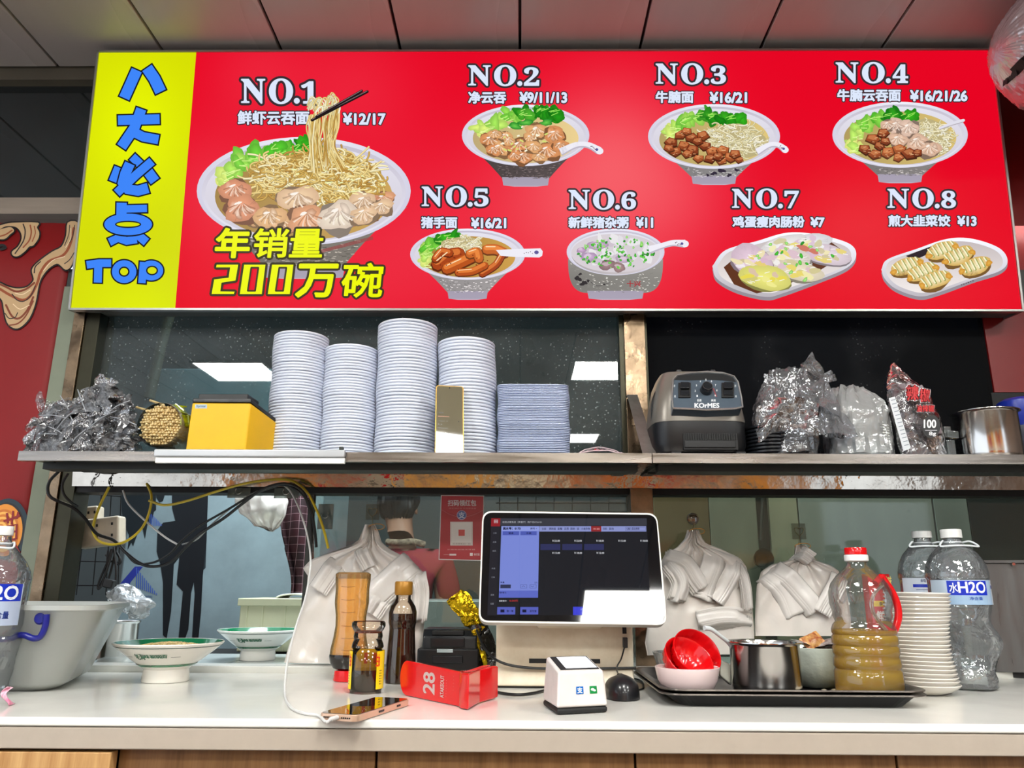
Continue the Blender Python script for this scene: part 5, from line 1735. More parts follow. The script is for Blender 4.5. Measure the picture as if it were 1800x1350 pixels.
def water_bottle(label, pxt, pxb, Y, prof, handle, lab, side, crump=(.0, 0), group=None):
    xb_ = X(pxb, prof[-1][1], Y)
    t = thing('water_bottle', label, 'bottle', (xb_, Y, ZC), group)
    mb = MB()
    pts = [(r * mpp(pxb, y, Y), Z(pxb, y, Y)) for r, y in prof]
    zb_ = ZC + .001
    pts = [(r, z) for r, z in pts if z > zb_ + .004] + [(pts[-1][0] * .96, zb_ + .003), (pts[-1][0] * .8, zb_), (.0005, zb_ + .006)]
    fine = []
    for i in range(len(pts) - 1):
        for k in range(4): fine.append((pts[i][0] + (pts[i + 1][0] - pts[i][0]) * k / 4, pts[i][1] + (pts[i + 1][1] - pts[i][1]) * k / 4))
    fine.append(pts[-1])
    mb.lathe(xb_, Y, fine, 48)
    zc_ = Z(pxb, crump[0], Y)

    def dsp(p):
        k = max(0, min(1, (zc_ - p.z) / .03)) * min(1, (p.z - ZC) / .03)
        q = noise.noise(p * 26); g = abs(noise.noise(p * 48))
        d_ = Vector((p.x - xb_, p.y - Y, 0)); d_ = d_.normalized() if d_.length > 1e-4 else Vector((0, 0, 0))
        return d_ * ((q * 1.4 - g * 1.1) * crump[1] * k) + Vector((crump[1] * .9 * k * math.sin(p.z * 60), 0, 0))
    mb.displace(dsp)
    mb.obj('bottle_body', t, glass_w)
    ct_, cb, cr_ = side
    zt_, zb2_ = Z(pxb, ct_, Y), Z(pxb, cb, Y); rc = cr_ * mpp(pxb, ct_, Y)
    MB().lathe(xb_, Y, [(.0005, zt_), (rc * .93, zt_), (rc, zt_ - .0015), (rc, zb2_), (rc * .9, zb2_)], 40, wob=lambda a, z: 1 + .012 * math.cos(36 * a)).obj('cap', t, 'white')
    # handle strap round the neck
    hy, hr = handle
    zh = Z(pxb, hy, Y); m__ = mpp(pxb, hy, Y)
    cx = xb_
    loop = [Vector((cx + x * m__, Y + yy, zh + zz)) for x, yy, zz in ((-16, 0, .002), (-hr * .8, -.02, .004), (-hr, -.024, -.006), (-hr * .4, -.03, -.005), (hr * .4, -.03, -.005), (hr, -.024, -.006), (hr * .8, -.01, .004), (16, 0, .002))]
    MB().tube(loop, .0018, 8, smooth=4).lathe(cx, Y, [(.014, zh + .001), (.0165, zh + .001), (.0165, zh + .004), (.014, zh + .004), (.014, zh + .001)], 30).obj('carry_handle', t, mat('clear_handle', (214, 220, 224), .25))
    # printed sleeve: a thin cylinder band
    ly0, ly1, lr, parts = lab
    R_ = lr * mpp(pxb, ly0, Y) + .0008; za, zb3 = Z(pxb, ly0, Y - R_ * .0), Z(pxb, ly1, Y)

    def mp(u, v): return Vector((xb_ + R_ * math.sin(u), Y - R_ * math.cos(u), za + (zb3 - za) * v))

    def nr(u, v): return Vector((math.sin(u), -math.cos(u), 0))
    p = Pic(mp, nr)
    p.rect(-1.5, 0, 1.5, 1, (170, 186, 206), 0, 24, 2)
    for (u0, u1, v0, v1, c) in parts['rects']: p.rect(u0, v0, u1, v1, c, 1, max(2, int((u1 - u0) * 10)), 1)
    for (s_, u0, u1, v0, v1, c, bo) in parts['texts']: p.text(s_, u0, v0, u1, v1, c, 2, bo)
    p.obj('label_sleeve', t, 'printgloss')
    return t


BL_ = (22, 48, 176)
wl = dict(rects=[(-.85, .5, 0, .62, BL_), (-.85, .5, .62, 1, (150, 178, 206)), (-1.5, -.86, 0, 1, (182, 198, 214)), (.52, .8, 0, 1, (160, 186, 214)), (.82, 1.4, 0, 1, (214, 220, 228)), (.82, 1.4, .22, .36, BL_), (-.85, .5, .0, .03, (200, 212, 230))],
          texts=[('水', -.78, -.52, .12, .52, (236, 242, 250), .004), ('H2O', -.5, .42, .08, .52, (236, 242, 250), .012), ('净含量', -.2, .25, .68, .82, (70, 100, 170), .003), ('纯净水', .9, 1.2, .06, .18, (60, 70, 110), .003)])
wl2 = dict(rects=[(-1.5, -.6, 0, 1, (206, 214, 226)), (-.6, .5, 0, 1, (222, 226, 232)), (-1.0, .4, .28, .42, BL_), (-.9, .3, .5, .54, (120, 130, 160)), (-.9, .3, .62, .66, (120, 130, 160)), (-.9, .3, .74, .78, (120, 130, 160)), (-.9, .3, .86, .9, (120, 130, 160))],
           texts=[('纯净水', -.7, -.1, .06, .2, (60, 70, 110), .003)])
Yw = base(1708, 1216).y + .045
prof = [(14, 946), (15, 955), (26, 962), (38, 975), (46, 990), (50, 1006), (50, 1016), (48, 1020), (49, 1060), (47, 1068), (47, 1090), (46, 1130), (44, 1160), (46, 1190), (44, 1212)]
water_bottle('clear water bottle with a bright blue label, right of the saucer stack', 1668, 1709, Yw, prof, (956, 33), (1020, 1062, 48.6, wl), (931, 946, 17), (1066, .0075))
Yw2 = Yw + .125
sc2 = .9
prof2 = [(r * .92, y) for r, y in [(14, 946), (15, 955), (26, 962), (38, 975), (46, 990), (50, 1006), (50, 1016), (48, 1020), (49, 1060), (47, 1068), (47, 1090), (46, 1130), (44, 1160), (46, 1180), (44, 1192)]]
water_bottle('clear water bottle behind the saucer stack, mostly hidden, pale back label showing', 1620, 1652, Yw2, prof2, (957, 33), (1016, 1056, 44.8, wl2), (934, 946, 16), (1066, .005))
Yw3 = base(-4, 1230).y + .045
prof3 = [(12, 942), (13, 950), (18, 958), (30, 972), (42, 988), (50, 1004), (53, 1018), (52, 1026), (52, 1098), (50, 1106), (50, 1125), (45, 1145), (47, 1175), (50, 1195), (48, 1230)]
wl3 = dict(rects=[(-.9, 1.45, 0, .42, BL_), (-.9, 1.45, .42, 1, (176, 190, 214)), (-1.5, -.9, 0, 1, (200, 208, 224))],
           texts=[('水', -.3, .05, .06, .38, (236, 242, 250), .004), ('H2O', .16, 1.3, .05, .38, (236, 242, 250), .012), ('净含量', .5, 1.1, .66, .84, (40, 60, 130), .004)])
water_bottle('crumpled clear water bottle cut by the left edge of the frame', -5, -42, Yw3, prof3, (958, 34), (1026, 1098, 52, wl3), (925, 941, 14), (1102, .007))

# ---- frosted tub with blue handle
Yt0 = base(60, 1218).y
t = thing('storage_tub', 'large frosted grey plastic tub with a blue handle at the left of the counter', 'tub', (X(60, 1218, Yt0), Yt0 + .15, ZC))
tubm2 = film('frosted_tub', (225, 230, 226), base=.05, gain=.8, rough=.2, body=.66, bodycol=(214, 218, 214), translucent=True)
zr = Z(60, 1064, Yt0 - .02)


def rsec(x0, x1, y0, y1, z, r, n=7):
    out = []
    for (cx, cy, a0) in ((x1 - r, y1 - r, 0), (x0 + r, y1 - r, PI / 2), (x0 + r, y0 + r, PI), (x1 - r, y0 + r, 1.5 * PI)):
        for k in range(n + 1):
            a = a0 + PI / 2 * k / n; out.append(Vector((cx + r * math.cos(a), cy + r * math.sin(a), z)))
    return out


xbR, xtR = X(118, 1215, Yt0 + .02), X(203, 1064, Yt0 + .03)
xbL, xtL = xbR - .38, xtR - .50
z1_ = ZC + .001
secs = [rsec(xbL + .02, xbR - .02, Yt0 + .02, Yt0 + .26, z1_, .05), rsec(xbL, xbR, Yt0, Yt0 + .28, z1_ + .012, .06), rsec(xtL + .01, xtR - .01, Yt0 - .018, Yt0 + .315, zr - .012, .07), rsec(xtL, xtR, Yt0 - .026, Yt0 + .325, zr - .008, .075), rsec(xtL, xtR, Yt0 - .026, Yt0 + .325, zr, .075),
        rsec(xtL + .008, xtR - .008, Yt0 - .018, Yt0 + .317, zr, .07), rsec(xbL + .006, xbR - .006, Yt0 + .006, Yt0 + .274, z1_ + .016, .055)]
o = MB(); loft(o, secs, cap=False); o.f.append(tuple(range(32))[::-1]); n_ = len(o.v); o.f.append(tuple(range(n_ - 32, n_)))

for q_ in o.v: q_.x -= .33 * (q_.y - Yt0)
o.obj('tub_shell', t, tubm2, ang=60)
yh = Yt0 - .022
bm_ = mat('navy_handle', (22, 26, 120), .3)
hp = [P3(*q, yh) for q in ((82, 1080), (81, 1092), (78, 1106), (70, 1120), (58, 1122), (44, 1117), (32, 1117), (20, 1122), (2, 1124), (-20, 1118))]
MB().tube(hp, .0052, 10, smooth=4).obj('handle', t, bm_)
MB().lathe(0, 0, [(.0005, 0), (.010, 0), (.011, .003), (.011, .012), (.0085, .014), (.0005, .014)], 24, axis=Matrix.Rotation(PI / 2, 3, 'X'), org=P3(78, 1086, yh + .018)).obj('hinge_boss', t, bm_)

# ---- pink ribbon scrap
t = thing('pink_ribbon', 'scrap of pink and white ribbon at the left front edge of the counter', 'ribbon', base(6, 1240))
Yr = base(6, 1240).y
mb = MB(); mb.grid(lambda u, v: (lambda q: Vector((q.x, q.y, max(q.z, ZC + .001))))(P3(18 - 10 * math.sin(u * 5) - 8 * u - 5 + 10 * v, 1208 + 36 * u, Yr + .012 * math.sin(u * 6 + v * 2))), 24, 5)
mb.obj('ribbon_strip', t, mat('pink_ribbon_cloth', (226, 84, 140), .6, vary=.5, vscale=70, vcol=(244, 214, 226)), solid=.0008)

# ---- wide bowls with green rims
def wide_bowl(label, px, Y, zb, filled):
    s_ = 1.0
    x = X(px, 1200, Y)
    t = thing('noodle_bowl', label, 'bowl', (x, Y, zb), 'white bowls with green rims')
    R_ = .101
    sc_ = R_ / 89.0
    o_ = lambda r, h: (r * sc_, zb + h * sc_)
    MB().lathe(x, Y, [o_(.5, 6), o_(33, 5), o_(35, 0.6), o_(37, 0), o_(38, 2), o_(37, 12), o_(36, 20), o_(42, 25), o_(58, 36), o_(76, 50), o_(88, 60), o_(89, 62), o_(88, 63.5), o_(85, 62), o_(72, 51), o_(52, 36), o_(30, 26), o_(.5, 24)], 64).obj('bowl_body', t, 'ceramic', ang=50)
    gz = [(85.6, 62.8), (70, 50.2)]
    gm_ = mat('green_glaze', (16, 104, 66), .12, coat=.4)
    MB().lathe(x, Y, [o_(86.6, 63.2), o_(84, 61.7), o_(72, 51.8), o_(66, 47.6)], 64).obj('inner_band', t, gm_)
    MB().lathe(x, Y, [o_(43.6, 25.6), o_(48.8, 29.1), o_(49, 28.9), o_(43.8, 25.4)], 64).obj('outer_band', t, gm_)
    MB().lathe(x, Y, [o_(85.2, 57.1), o_(86.2, 58.0), o_(86.4, 57.8), o_(85.4, 56.9)], 64).obj('rim_line', t, mat('dark_green_line', (30, 66, 56), .2))

    def mp(u, v):
        r = (62 + 12 * v) * sc_ + .0004; return Vector((x + r * math.sin(u), Y - r * math.cos(u), zb + (39 + 9.6 * v) * sc_))

    def nr(u, v): return Vector((math.sin(u) * .8, -math.cos(u) * .8, -.6))
    p = Pic(mp, nr)
    for k, ch in enumerate('老海味福锅面'):
        p.text(ch, -.38 + k * .13, 1.0 if k < 2 else .88, -.26 + k * .13, 0.0 if k < 2 else .25, (20, 90, 62), 1, .006)
    p.stroke([(.48, .4), (.7, .4)], .06, (60, 70, 66), 1, round_=False); p.stroke([(-.75, .4), (-.5, .4)], .06, (60, 70, 66), 1, round_=False)
    pr = p.obj('bowl_print', t, 'printgloss')
    if filled:
        mb = MB(); zf = zb + 52 * sc_; rf = 66 * sc_
        mb.lathe(x, Y, [(.0005, zf + .010), (rf * .4, zf + .008), (rf * .8, zf + .003), (rf, zf - .002)], 40, wob=lambda a, z: 1 + .02 * math.sin(7 * a))
        mb.obj('noodle_mound', t, mat('cooked_noodles', (206, 180, 122), .5, bump=.6, bscale=120, vary=.3, vscale=60))
        st = MB()
        for k in range(230):
            a, r0 = rng.uniform(0, 2 * PI), rf * math.sqrt(rng.random()) * .93
            c = Vector((x + r0 * math.cos(a), Y + r0 * math.sin(a), zf + .0105 - .011 * (r0 / rf) ** 2))
            b_ = rng.uniform(0, PI); L = rng.uniform(.006, .016); d = Vector((math.cos(b_), math.sin(b_), 0)) * L; e_ = Vector((-d.y, d.x, 0)) * rng.uniform(-.5, .5)
            st.tube([c - d + Vector((0, 0, -.002)), c + e_ + Vector((0, 0, .0012)), c + d + Vector((0, 0, -.002))], .0009, 4, smooth=3)
        st.obj('noodle_strands', t, mat('noodle_strand', (222, 200, 146), .4, vary=.25, vscale=200), kind='stuff')
    else:
        MB().lathe(x, Y, [(.0005, zb + 46 * sc_), (64 * sc_, zb + 46 * sc_)], 48).obj('broth', t, mat('dark_broth', (60, 56, 44), .08, coat=.6))
    return t


b1Y = base(294, 1202).y + 37 * mpp(294, 1202, 1.56)
wide_bowl('white bowl with a green rim heaped with cooked noodles, on the counter', 290, b1Y, ZC + .0005, True)
b2Y = base(449, 1163).y + .045
wide_bowl('white bowl with a green rim and dark broth, farther back on the tiles', 449, b2Y, ZC + .0005, False)

# ---- carrier bag bundles hung on hooks
bagw = film('white_film_layers', (240, 236, 232), base=.05, gain=.9, rough=.2, body=.93, bodycol=(244, 236, 228), bump=.35, bscale=9, translucent=True)
bagw2 = film('white_film_single', (248, 246, 244), base=.03, gain=.8, rough=.26, body=.84, bodycol=(250, 244, 238), bump=.4, bscale=14, translucent=True)


def bundle(label, Lp, Rp, Yc, thick, strips, seed, hook, group, sheets=0, zfloor=None, knotpx=None):
    """Lp/Rp: left and right outlines from the top down in photo pixels"""
    t = thing('carrier_bag_bundle', label, 'plastic bags', P3((Lp[-1][0] + Rp[-1][0]) / 2, Lp[-1][1], Yc), group)

    def side(P, v):
        y = P[0][1] + (P[-1][1] - P[0][1]) * v
        for i in range(len(P) - 1):
            if P[i][1] <= y <= P[i + 1][1]:
                f = (y - P[i][1]) / max(P[i + 1][1] - P[i][1], 1e-3); return P[i][0] + (P[i + 1][0] - P[i][0]) * f, y
        return P[-1]

    def surf(sgn, grow=0.0, amp=1.0, off=0.0):
        def f(u, v):
            vv = v
            l, r = side(Lp, vv), side(Rp, vv)
            x = l[0] - grow + (r[0] - l[0] + 2 * grow) * u; y = l[1] + (r[1] - l[1]) * u
            w = min(1, (r[0] - l[0]) / 160.0)
            b_ = thick * (.35 + .65 * w) * math.sin(PI * min(max(u, 0), 1)) ** .45
            # folds fan out from the knot
            ang_ = math.atan2(u - .5, .12 + v)
            fold = (math.sin(ang_ * 17 + seed) * .0045 + math.sin(ang_ * 31 + seed * 2) * .002) * (.35 + .65 * math.exp(-v * 2.2)) * amp
            p = P3(x, y, Yc - sgn * (b_ + off) * .5)
            q = noise.noise(p * 11 + Vector((seed, 0, 0))) * .008 + noise.noise(p * 30) * .003
            p.y += (fold - q * amp) * sgn
            if zfloor and p.z < zfloor: p.z = zfloor
            return p
        return f
    MB().grid(surf(1), 60, 60).grid(surf(-1, amp=.3), 20, 30).obj('bag_stack', t, bagw, ang=70)
    for k in range(sheets):
        f0 = surf(1, 1.5 + k * 1.5, 1.3, .004 + .004 * k)
        lo = .80 + .06 * k
        MB().grid(lambda u, v, f0=f0, lo=lo, k=k: f0(u, lo + (1.0 - lo) * v) + Vector((0, -.004 * v - .003 * k * v, -.004 * k * v if not zfloor else 0)), 40, 14).obj('outer_sheet', t, bagw2, ang=70)
    for (path, w, yo, tw) in [([(x + 3.2 * k_ * (1 if sd_ > 0 else -1), y + 2.2 * k_) for x, y in path_], w_, yo_ - .0022 * k_, tw_ + k_) for (path_, w_, yo_, tw_) in strips for k_ in (2, 1, 0) for sd_ in (path_[0][0] - path_[-1][0],)]:
        P = cr([Vector((x, y, 0)) for x, y in path], 6)

        def f(u, v, P=P, w=w, yo=yo, tw=tw):
            i = min(int(v * (len(P) - 1)), len(P) - 2); fr_ = v * (len(P) - 1) - i
            c = P[i].lerp(P[i + 1], fr_); d = (P[i + 1] - P[i]).normalized(); n = Vector((-d.y, d.x, 0))
            q = c + n * w * (u - .5)
            p = P3(q.x, q.y, Yc - thick * .5 - yo)
            p.y -= .006 * math.sin(PI * u) + .0015 * math.sin(u * 9 + seed) * tw
            p.y += .020 * max(0, 1 - v * 4) + .006 * noise.noise(p * 20)
            return p
        g = MB(); g.grid(f, 14, 20)
        g.obj('handle_strip', t, bagw2, ang=70, solid=.0006)
    # hook on the glass: a thing of its own
    hx, hy = hook[0]
    hk = thing('wire_hook', hook[1], 'hook', P3(hx, hy, YG - .003), 'hooks on the glass')
    c = P3(hx, hy - hook[2], YG - .003)
    if hook[3] == 'ring':
        MB().lathe(0, 0, [(.0005, 0), (.014, 0), (.013, .003), (.006, .005), (.0005, .005)], 28, axis=Matrix.Rotation(PI / 2, 3, 'X'), org=c).obj('suction_pad', hk, film('sucker', (190, 180, 170), base=.1, gain=1, body=.3, bodycol=(150, 140, 126)))
    else:
        MB().obox(c, (.016, .0006, .018)).obj('adhesive_pad', hk, film('adhesive_film', (205, 208, 204), base=.04, gain=.6, body=.03, bodycol=(150, 156, 150)))
    hp_ = []
    for k in range(25):
        a = 2 * PI * k / 24; s3 = .012
        hp_.append(c + Vector((s3 * .9 * math.sin(a) ** 3, -.003, s3 * (.8 * math.cos(a) - .3 * math.cos(2 * a) - .12 * math.cos(3 * a)))))
    MB().tube(hp_, .0006, 6).tube([c + Vector((0, -.003, -.012)), P3(hx, hy - 2, YG - .012), P3(hx, hy + 6, YG - .02), P3(hx + 3, hy + 3, YG - .026)], .0007, 6, smooth=4).obj('wire_loop', hk, mat('hook_wire', (150, 130, 90), .3, .8))
    # rubber band
    rb = [P3(hx + 14 * math.cos(a_) * (1 + .5 * math.cos(a_)), hy + 4 + 4 * math.sin(a_) + 2 * math.sin(2 * a_), Yc - thick * .3 + .012 * math.sin(a_)) for a_ in [2 * PI * k / 20 for k in range(21)]]
    MB().tube(rb, .0008, 6).obj('rubber_band', t, mat('tan_rubber', (190, 130, 50), .5))
    return t


Yb1 = YG - .06
bundle('wide bundle of white carrier bags hanging behind the sauce bottles',
       [(642, 922), (636, 936), (630, 952), (612, 961), (580, 971), (548, 983), (533, 999), (541, 1012), (540, 1030), (532, 1064), (520, 1100), (508, 1134), (500, 1165), (515, 1192)],
       [(660, 922), (666, 936), (669, 952), (684, 965), (710, 978), (733, 995), (744, 1014), (747, 1040), (747, 1080), (744, 1120), (738, 1160), (720, 1192)], Yb1, .05,
       [([(722, 986), (696, 1010), (664, 1040), (640, 1062)], 44, .006, 1), ([(590, 985), (573, 1010), (556, 1036)], 30, .004, 1), ([(668, 1046), (655, 1066), (648, 1076)], 34, .014, 3), ([(632, 962), (644, 985), (650, 998)], 22, .0, 2), ([(735, 1006), (742, 1040), (738, 1090)], 26, .002, 3)], 1.7,
       ((655, 922), 'heart-shaped wire hook on the glass above the wide bag bundle', 22, 'pad'), 'white carrier bag bundles', zfloor=ZC + .0165)
bundle('bundle of white carrier bags hanging between the till and the steel pot',
       [(1208, 932), (1204, 946), (1190, 962), (1168, 976), (1158, 995), (1154, 1030), (1148, 1066), (1138, 1100), (1134, 1130), (1138, 1152)],
       [(1228, 932), (1234, 946), (1240, 956), (1268, 966), (1300, 980), (1312, 996), (1318, 1030), (1322, 1066), (1325, 1100), (1326, 1130), (1324, 1150)], YG - .055, .05,
       [([(1262, 966), (1250, 1000), (1240, 1026), (1232, 1052)], 40, .004, 1), ([(1175, 978), (1205, 990), (1222, 1015), (1236, 1034)], 30, .010, 1), ([(1296, 984), (1284, 1010), (1268, 1040), (1256, 1056)], 30, .002, 2), ([(1180, 985), (1200, 1020), (1192, 1054)], 30, .012, 3), ([(1250, 1046), (1222, 1038)], 18, .004, 1), ([(1318, 1088), (1270, 1084), (1225, 1092)], 36, .004, 3), ([(1306, 992), (1314, 1030), (1318, 1070)], 14, .002, 2)], 4.1,
       ((1218, 930), 'round suction hook on the glass above the bag bundle beside the till', 18, 'ring'), 'white carrier bag bundles')
bundle('bundle of white carrier bags hanging behind the oil bottle',
       [(1398, 958), (1396, 974), (1386, 985), (1356, 992), (1338, 1004), (1330, 1030), (1328, 1060), (1327, 1090), (1328, 1118)],
       [(1414, 958), (1430, 974), (1432, 984), (1456, 992), (1474, 1004), (1486, 1030), (1492, 1060), (1496, 1090), (1496, 1118)], YG - .055, .05,
       [([(1366, 998), (1392, 1020), (1418, 1050), (1436, 1072)], 32, .006, 1), ([(1478, 1010), (1460, 1040), (1440, 1076)], 26, .010, 2), ([(1352, 1006), (1384, 1040), (1400, 1080)], 34, .002, 1), ([(1408, 968), (1420, 976), (1428, 982)], 22, .0, 3)], 7.3,
       ((1404, 956), 'heart-shaped wire hook on the glass above the bag bundle behind the oil', 22, 'pad'), 'white carrier bag bundles')

# ---- squeeze bottle upside down
Yq_ = base(612, 1200).y + .022
xq = X(612, 1200, Yq_)
t = thing('squeeze_bottle', 'amber squeeze bottle standing upside down on its red cap', 'bottle', (xq, Yq_, ZC))
amb = film('amber_plastic', (250, 206, 130), base=.05, gain=1.0, rough=.08, body=.26, bodycol=(240, 196, 124), bump=.1, bscale=30, translucent=True)
plathe(MB(), 612, Yq_, [(.5, 1006), (27, 1006), (31, 1009), (31, 1018), (29.5, 1035), (30, 1060), (27, 1082), (26.5, 1100), (29, 1120), (33, 1140), (34, 1152), (32, 1164), (26, 1174), (18, 1177), (.5, 1177)], 44, sy=.62).obj('bottle_body', t, amb)
plathe(MB(), 612, Yq_, [(.5, 1150), (34.3, 1150), (34.8, 1154), (32.8, 1164.5), (26.8, 1174.5), (18, 1177.5), (.5, 1177.5)], 44, by=1177, sy=.64).obj('dark_sauce', t, mat('dark_sauce', (20, 12, 8), .1, coat=.5))
plathe(MB(), 612, Yq_, [(.5, 1006), (26.8, 1006.5), (30.2, 1009), (30.2, 1013), (28, 1017)], 44, by=1177, sy=.6).obj('sauce_film', t, mat('brown_sauce_film', (92, 44, 14), .2))
zc0 = ZC + .001
MB().lathe(xq, Yq_, [(.0005, zc0), (.0285, zc0), (.0295, zc0 + .002), (.0275, Z(612, 1178, Yq_)), (.0005, Z(612, 1177, Yq_))], 32, sy=.75).obj('cap', t, 'red')
rb_ = MB()
for y in (1031, 1054, 1076, 1100, 1122, 1143): rb_.tube([P3(x, y + 1.2 * math.cos((x - 612) / 8), Yq_ - .0185) for x in range(600, 626, 3)], .0007, 5)
rb_.obj('grip_ridges', t, amb, kind='stuff')

# ---- sauce jar with yellow label
Yj = base(642, 1221).y + .026
t = thing('sauce_jar', 'open glass jar half full of soy sauce with a yellow label', 'jar', (X(642, 1220, Yj), Yj, ZC))
gl_ = film('jar_glass', (246, 238, 226), base=.02, gain=1.0, rough=.03, body=.01, bodycol=(200, 180, 150))
zj = [(27, 1092), (29, 1094), (29.5, 1100), (27, 1106), (24, 1110), (25.5, 1118), (24, 1124), (27, 1131), (28, 1137), (25, 1141), (30, 1150), (30, 1206), (27, 1214), (28, 1219)]
plathe(MB(), 642, Yj, zj + [(26, 1221)], 40).obj('jar_glass', t, gl_)
mj = mpp(642, 1180, Yj)
MB().lathe(X(642, 1220, Yj), Yj, [(.0005, Z(642, 1176, Yj)), (27.5 * mj, Z(642, 1176, Yj)), (27.5 * mj, ZC + .008), (25 * mj, ZC + .003), (.0005, ZC + .003)], 36).obj('soy_sauce', t, mat('soy_sauce', (14, 8, 6), .06, coat=.8))
MB().lathe(X(642, 1220, Yj), Yj, [(24 * mj, Z(642, 1112, Yj)), (24.5 * mj, Z(642, 1109, Yj)), (22 * mj, Z(642, 1110, Yj))], 36).obj('sauce_ring', t, mat('brown_ring', (110, 44, 20), .2))
xj = X(642, 1220, Yj)


def jl(u, v): return Vector((xj + 30.6 * mj * math.sin(u), Yj - 30.6 * mj * math.cos(u), Z(642, 1143 + 66 * v, Yj)))


p = Pic(jl, lambda u, v: Vector((math.sin(u), -math.cos(u), 0)))
for (u0, u1) in ((-2.4, -.78), (.78, 2.4)):
    p.rect(u0, 0, u1, 1, (244, 206, 20), 0, 14, 1)
    p.text('生抽', (u0 + u1) / 2 * .55 - .16 if u0 > 0 else -1.15, .08, (u0 + u1) / 2 * .55 + .12 if u0 > 0 else -.85, .4, (214, 60, 30), 1, .008)
    for k in range(6): p.rect(1.0 if u0 > 0 else -1.2, .5 + k * .07, 1.2 if u0 > 0 else -1.0, .53 + k * .07, (120, 100, 30), 1)
p.rect(2.4, 0, 3.9, .95, (226, 186, 24), 0, 14, 1)
for (a, b_) in ((2.75, 2.95), (3.3, 3.5)): p.rect(a, .1, b_, .4, (220, 90, 30), -1, 2, 1)
p.obj('label', t, 'printgloss')

# ---- dark soy bottle
Ys = base(703, 1203).y + .025
t = thing('soy_bottle', 'tall glass bottle of dark soy sauce with a gold cap', 'bottle', (X(703, 1203, Ys), Ys, ZC))
sp = [(13, 1046), (13, 1052), (17, 1058), (22, 1066), (24.5, 1076), (24.5, 1094), (23, 1100), (22.5, 1106), (24, 1130), (26, 1165), (26.5, 1200)]
plathe(MB(), 703, Ys, sp + [(24, 1203), (.5, 1203)], 40).obj('bottle_glass', t, gl_)
plathe(MB(), 703, Ys, [(.5, 1078), (23.6, 1078), (23.6, 1094), (22, 1100), (21.6, 1106), (23, 1130), (25, 1165), (25.4, 1199), (.5, 1201)], 40, by=1203).obj('soy_sauce', t, mat('red_brown_soy', (44, 8, 6), .06, coat=.8))
plathe(MB(), 703, Ys, [(.5, 1022), (14, 1022), (15.5, 1024), (15.5, 1044), (14, 1046)], 32, by=1203, wob=lambda a, z: 1 + .012 * math.cos(30 * a)).obj('cap', t, mat('gold_cap', (160, 112, 36), .35, .3))

# ---- phone lying on the counter with its cable
t = thing('charging_phone', 'phone with a rose gold edge lying face up at the front of the counter', 'phone', base(650, 1250))
zt3 = ZC + .0105
B2, C2 = base(628, 1256, zt3), base(722, 1227, zt3)
dv = (C2 - B2); pv = Vector((-dv.y, dv.x, 0)).normalized() * .060
A_, D2 = B2 + pv, C2 + pv


def rpoly(A_, B2, C2, D2, r, z, ins=0.0):
    ux = (B2 - A_).normalized(); uy = (D2 - A_).normalized(); W_, H_ = (B2 - A_).length, (D2 - A_).length
    uy = (uy - ux * uy.dot(ux)).normalized()
    out = []
    for (cx, cy, a0) in ((W_ - r, H_ - r, 0), (r, H_ - r, PI / 2), (r, r, PI), (W_ - r, r, 1.5 * PI)):
        for k in range(7):
            a = a0 + PI / 2 * k / 6; p_ = A_ + ux * (cx + (r - ins) * math.cos(a)) + uy * (cy + (r - ins) * math.sin(a)); p_.z = z; out.append(p_)
    return out


MB().prism(rpoly(A_, B2, C2, D2, .010, ZC + .0008), (0, 0, .0085)).obj('frame', t, mat('rose_gold', (220, 184, 158), .3, .5), bev=.0018)
MB().prism(rpoly(A_, B2, C2, D2, .010, ZC + .0094, .0016), (0, 0, .0006)).obj('screen', t, mat('phone_screen', (10, 9, 10), .03, coat=1, spec=1))
ux = (B2 - A_).normalized(); uy = (D2 - A_); uy = (uy - ux * uy.dot(ux)).normalized()
W_, H_ = (B2 - A_).length, (D2 - A_).length
rm2 = Matrix(((ux.x, uy.x, 0), (ux.y, uy.y, 0), (0, 0, 1)))
gr = MB()
for k in list(range(5)) + list(range(9, 14)): gr.obox(A_ + ux * (W_ * (.16 + .05 * k)) - uy * .0003 + Vector((0, 0, ZC + .005 - A_.z)), (.0009, .0006, .0009), rm2)
gr.obj('speaker_holes', t, 'blackm', kind='stuff')
for (a, l) in ((.42, .008), (.75, .006)): MB().obox(A_ + ux * (W_ + .0002) + uy * H_ * a + Vector((0, 0, ZC + .0052 - A_.z)), (.0006, l, .0014), rm2).obj('side_button', t, 'black', bev=.0003)
pl = A_ + ux * W_ * .5; pl.z = ZC + .0052
wc = mat('white_cable', (216, 216, 214), .35)
t = thing('charging_cable', 'white charging cable looping down from the shelf to the phone', 'cable', (X(500, 1200, 1.5), 1.5, ZC))
ends = [pl - uy * .02, pl - uy * .028]
MB().tube([pl - uy * .001, pl - uy * .018], .0032, 10).obj('plug', t, wc)
cpts = [(498, 852, GY[0] - .035), (512, 866, 1.74), (528, 900, 1.72), (541, 945, 1.7), (546, 990, 1.68), (538, 1046, 1.62), (522, 1096, 1.56), (510, 1140, 1.5), (503, 1180, 1.44)]
P_ = [P3(*c) for c in cpts]
gz = [base(501, 1222, ZC + .003), base(512, 1244, ZC + .0025), base(535, 1254, ZC + .0025), base(560, 1258, ZC + .003)]
MB().tube(P_ + gz + [pl - uy * .030 + Vector((0, 0, -.001)), pl - uy * .016], .0021, 8, smooth=6).obj('cord', t, wc)

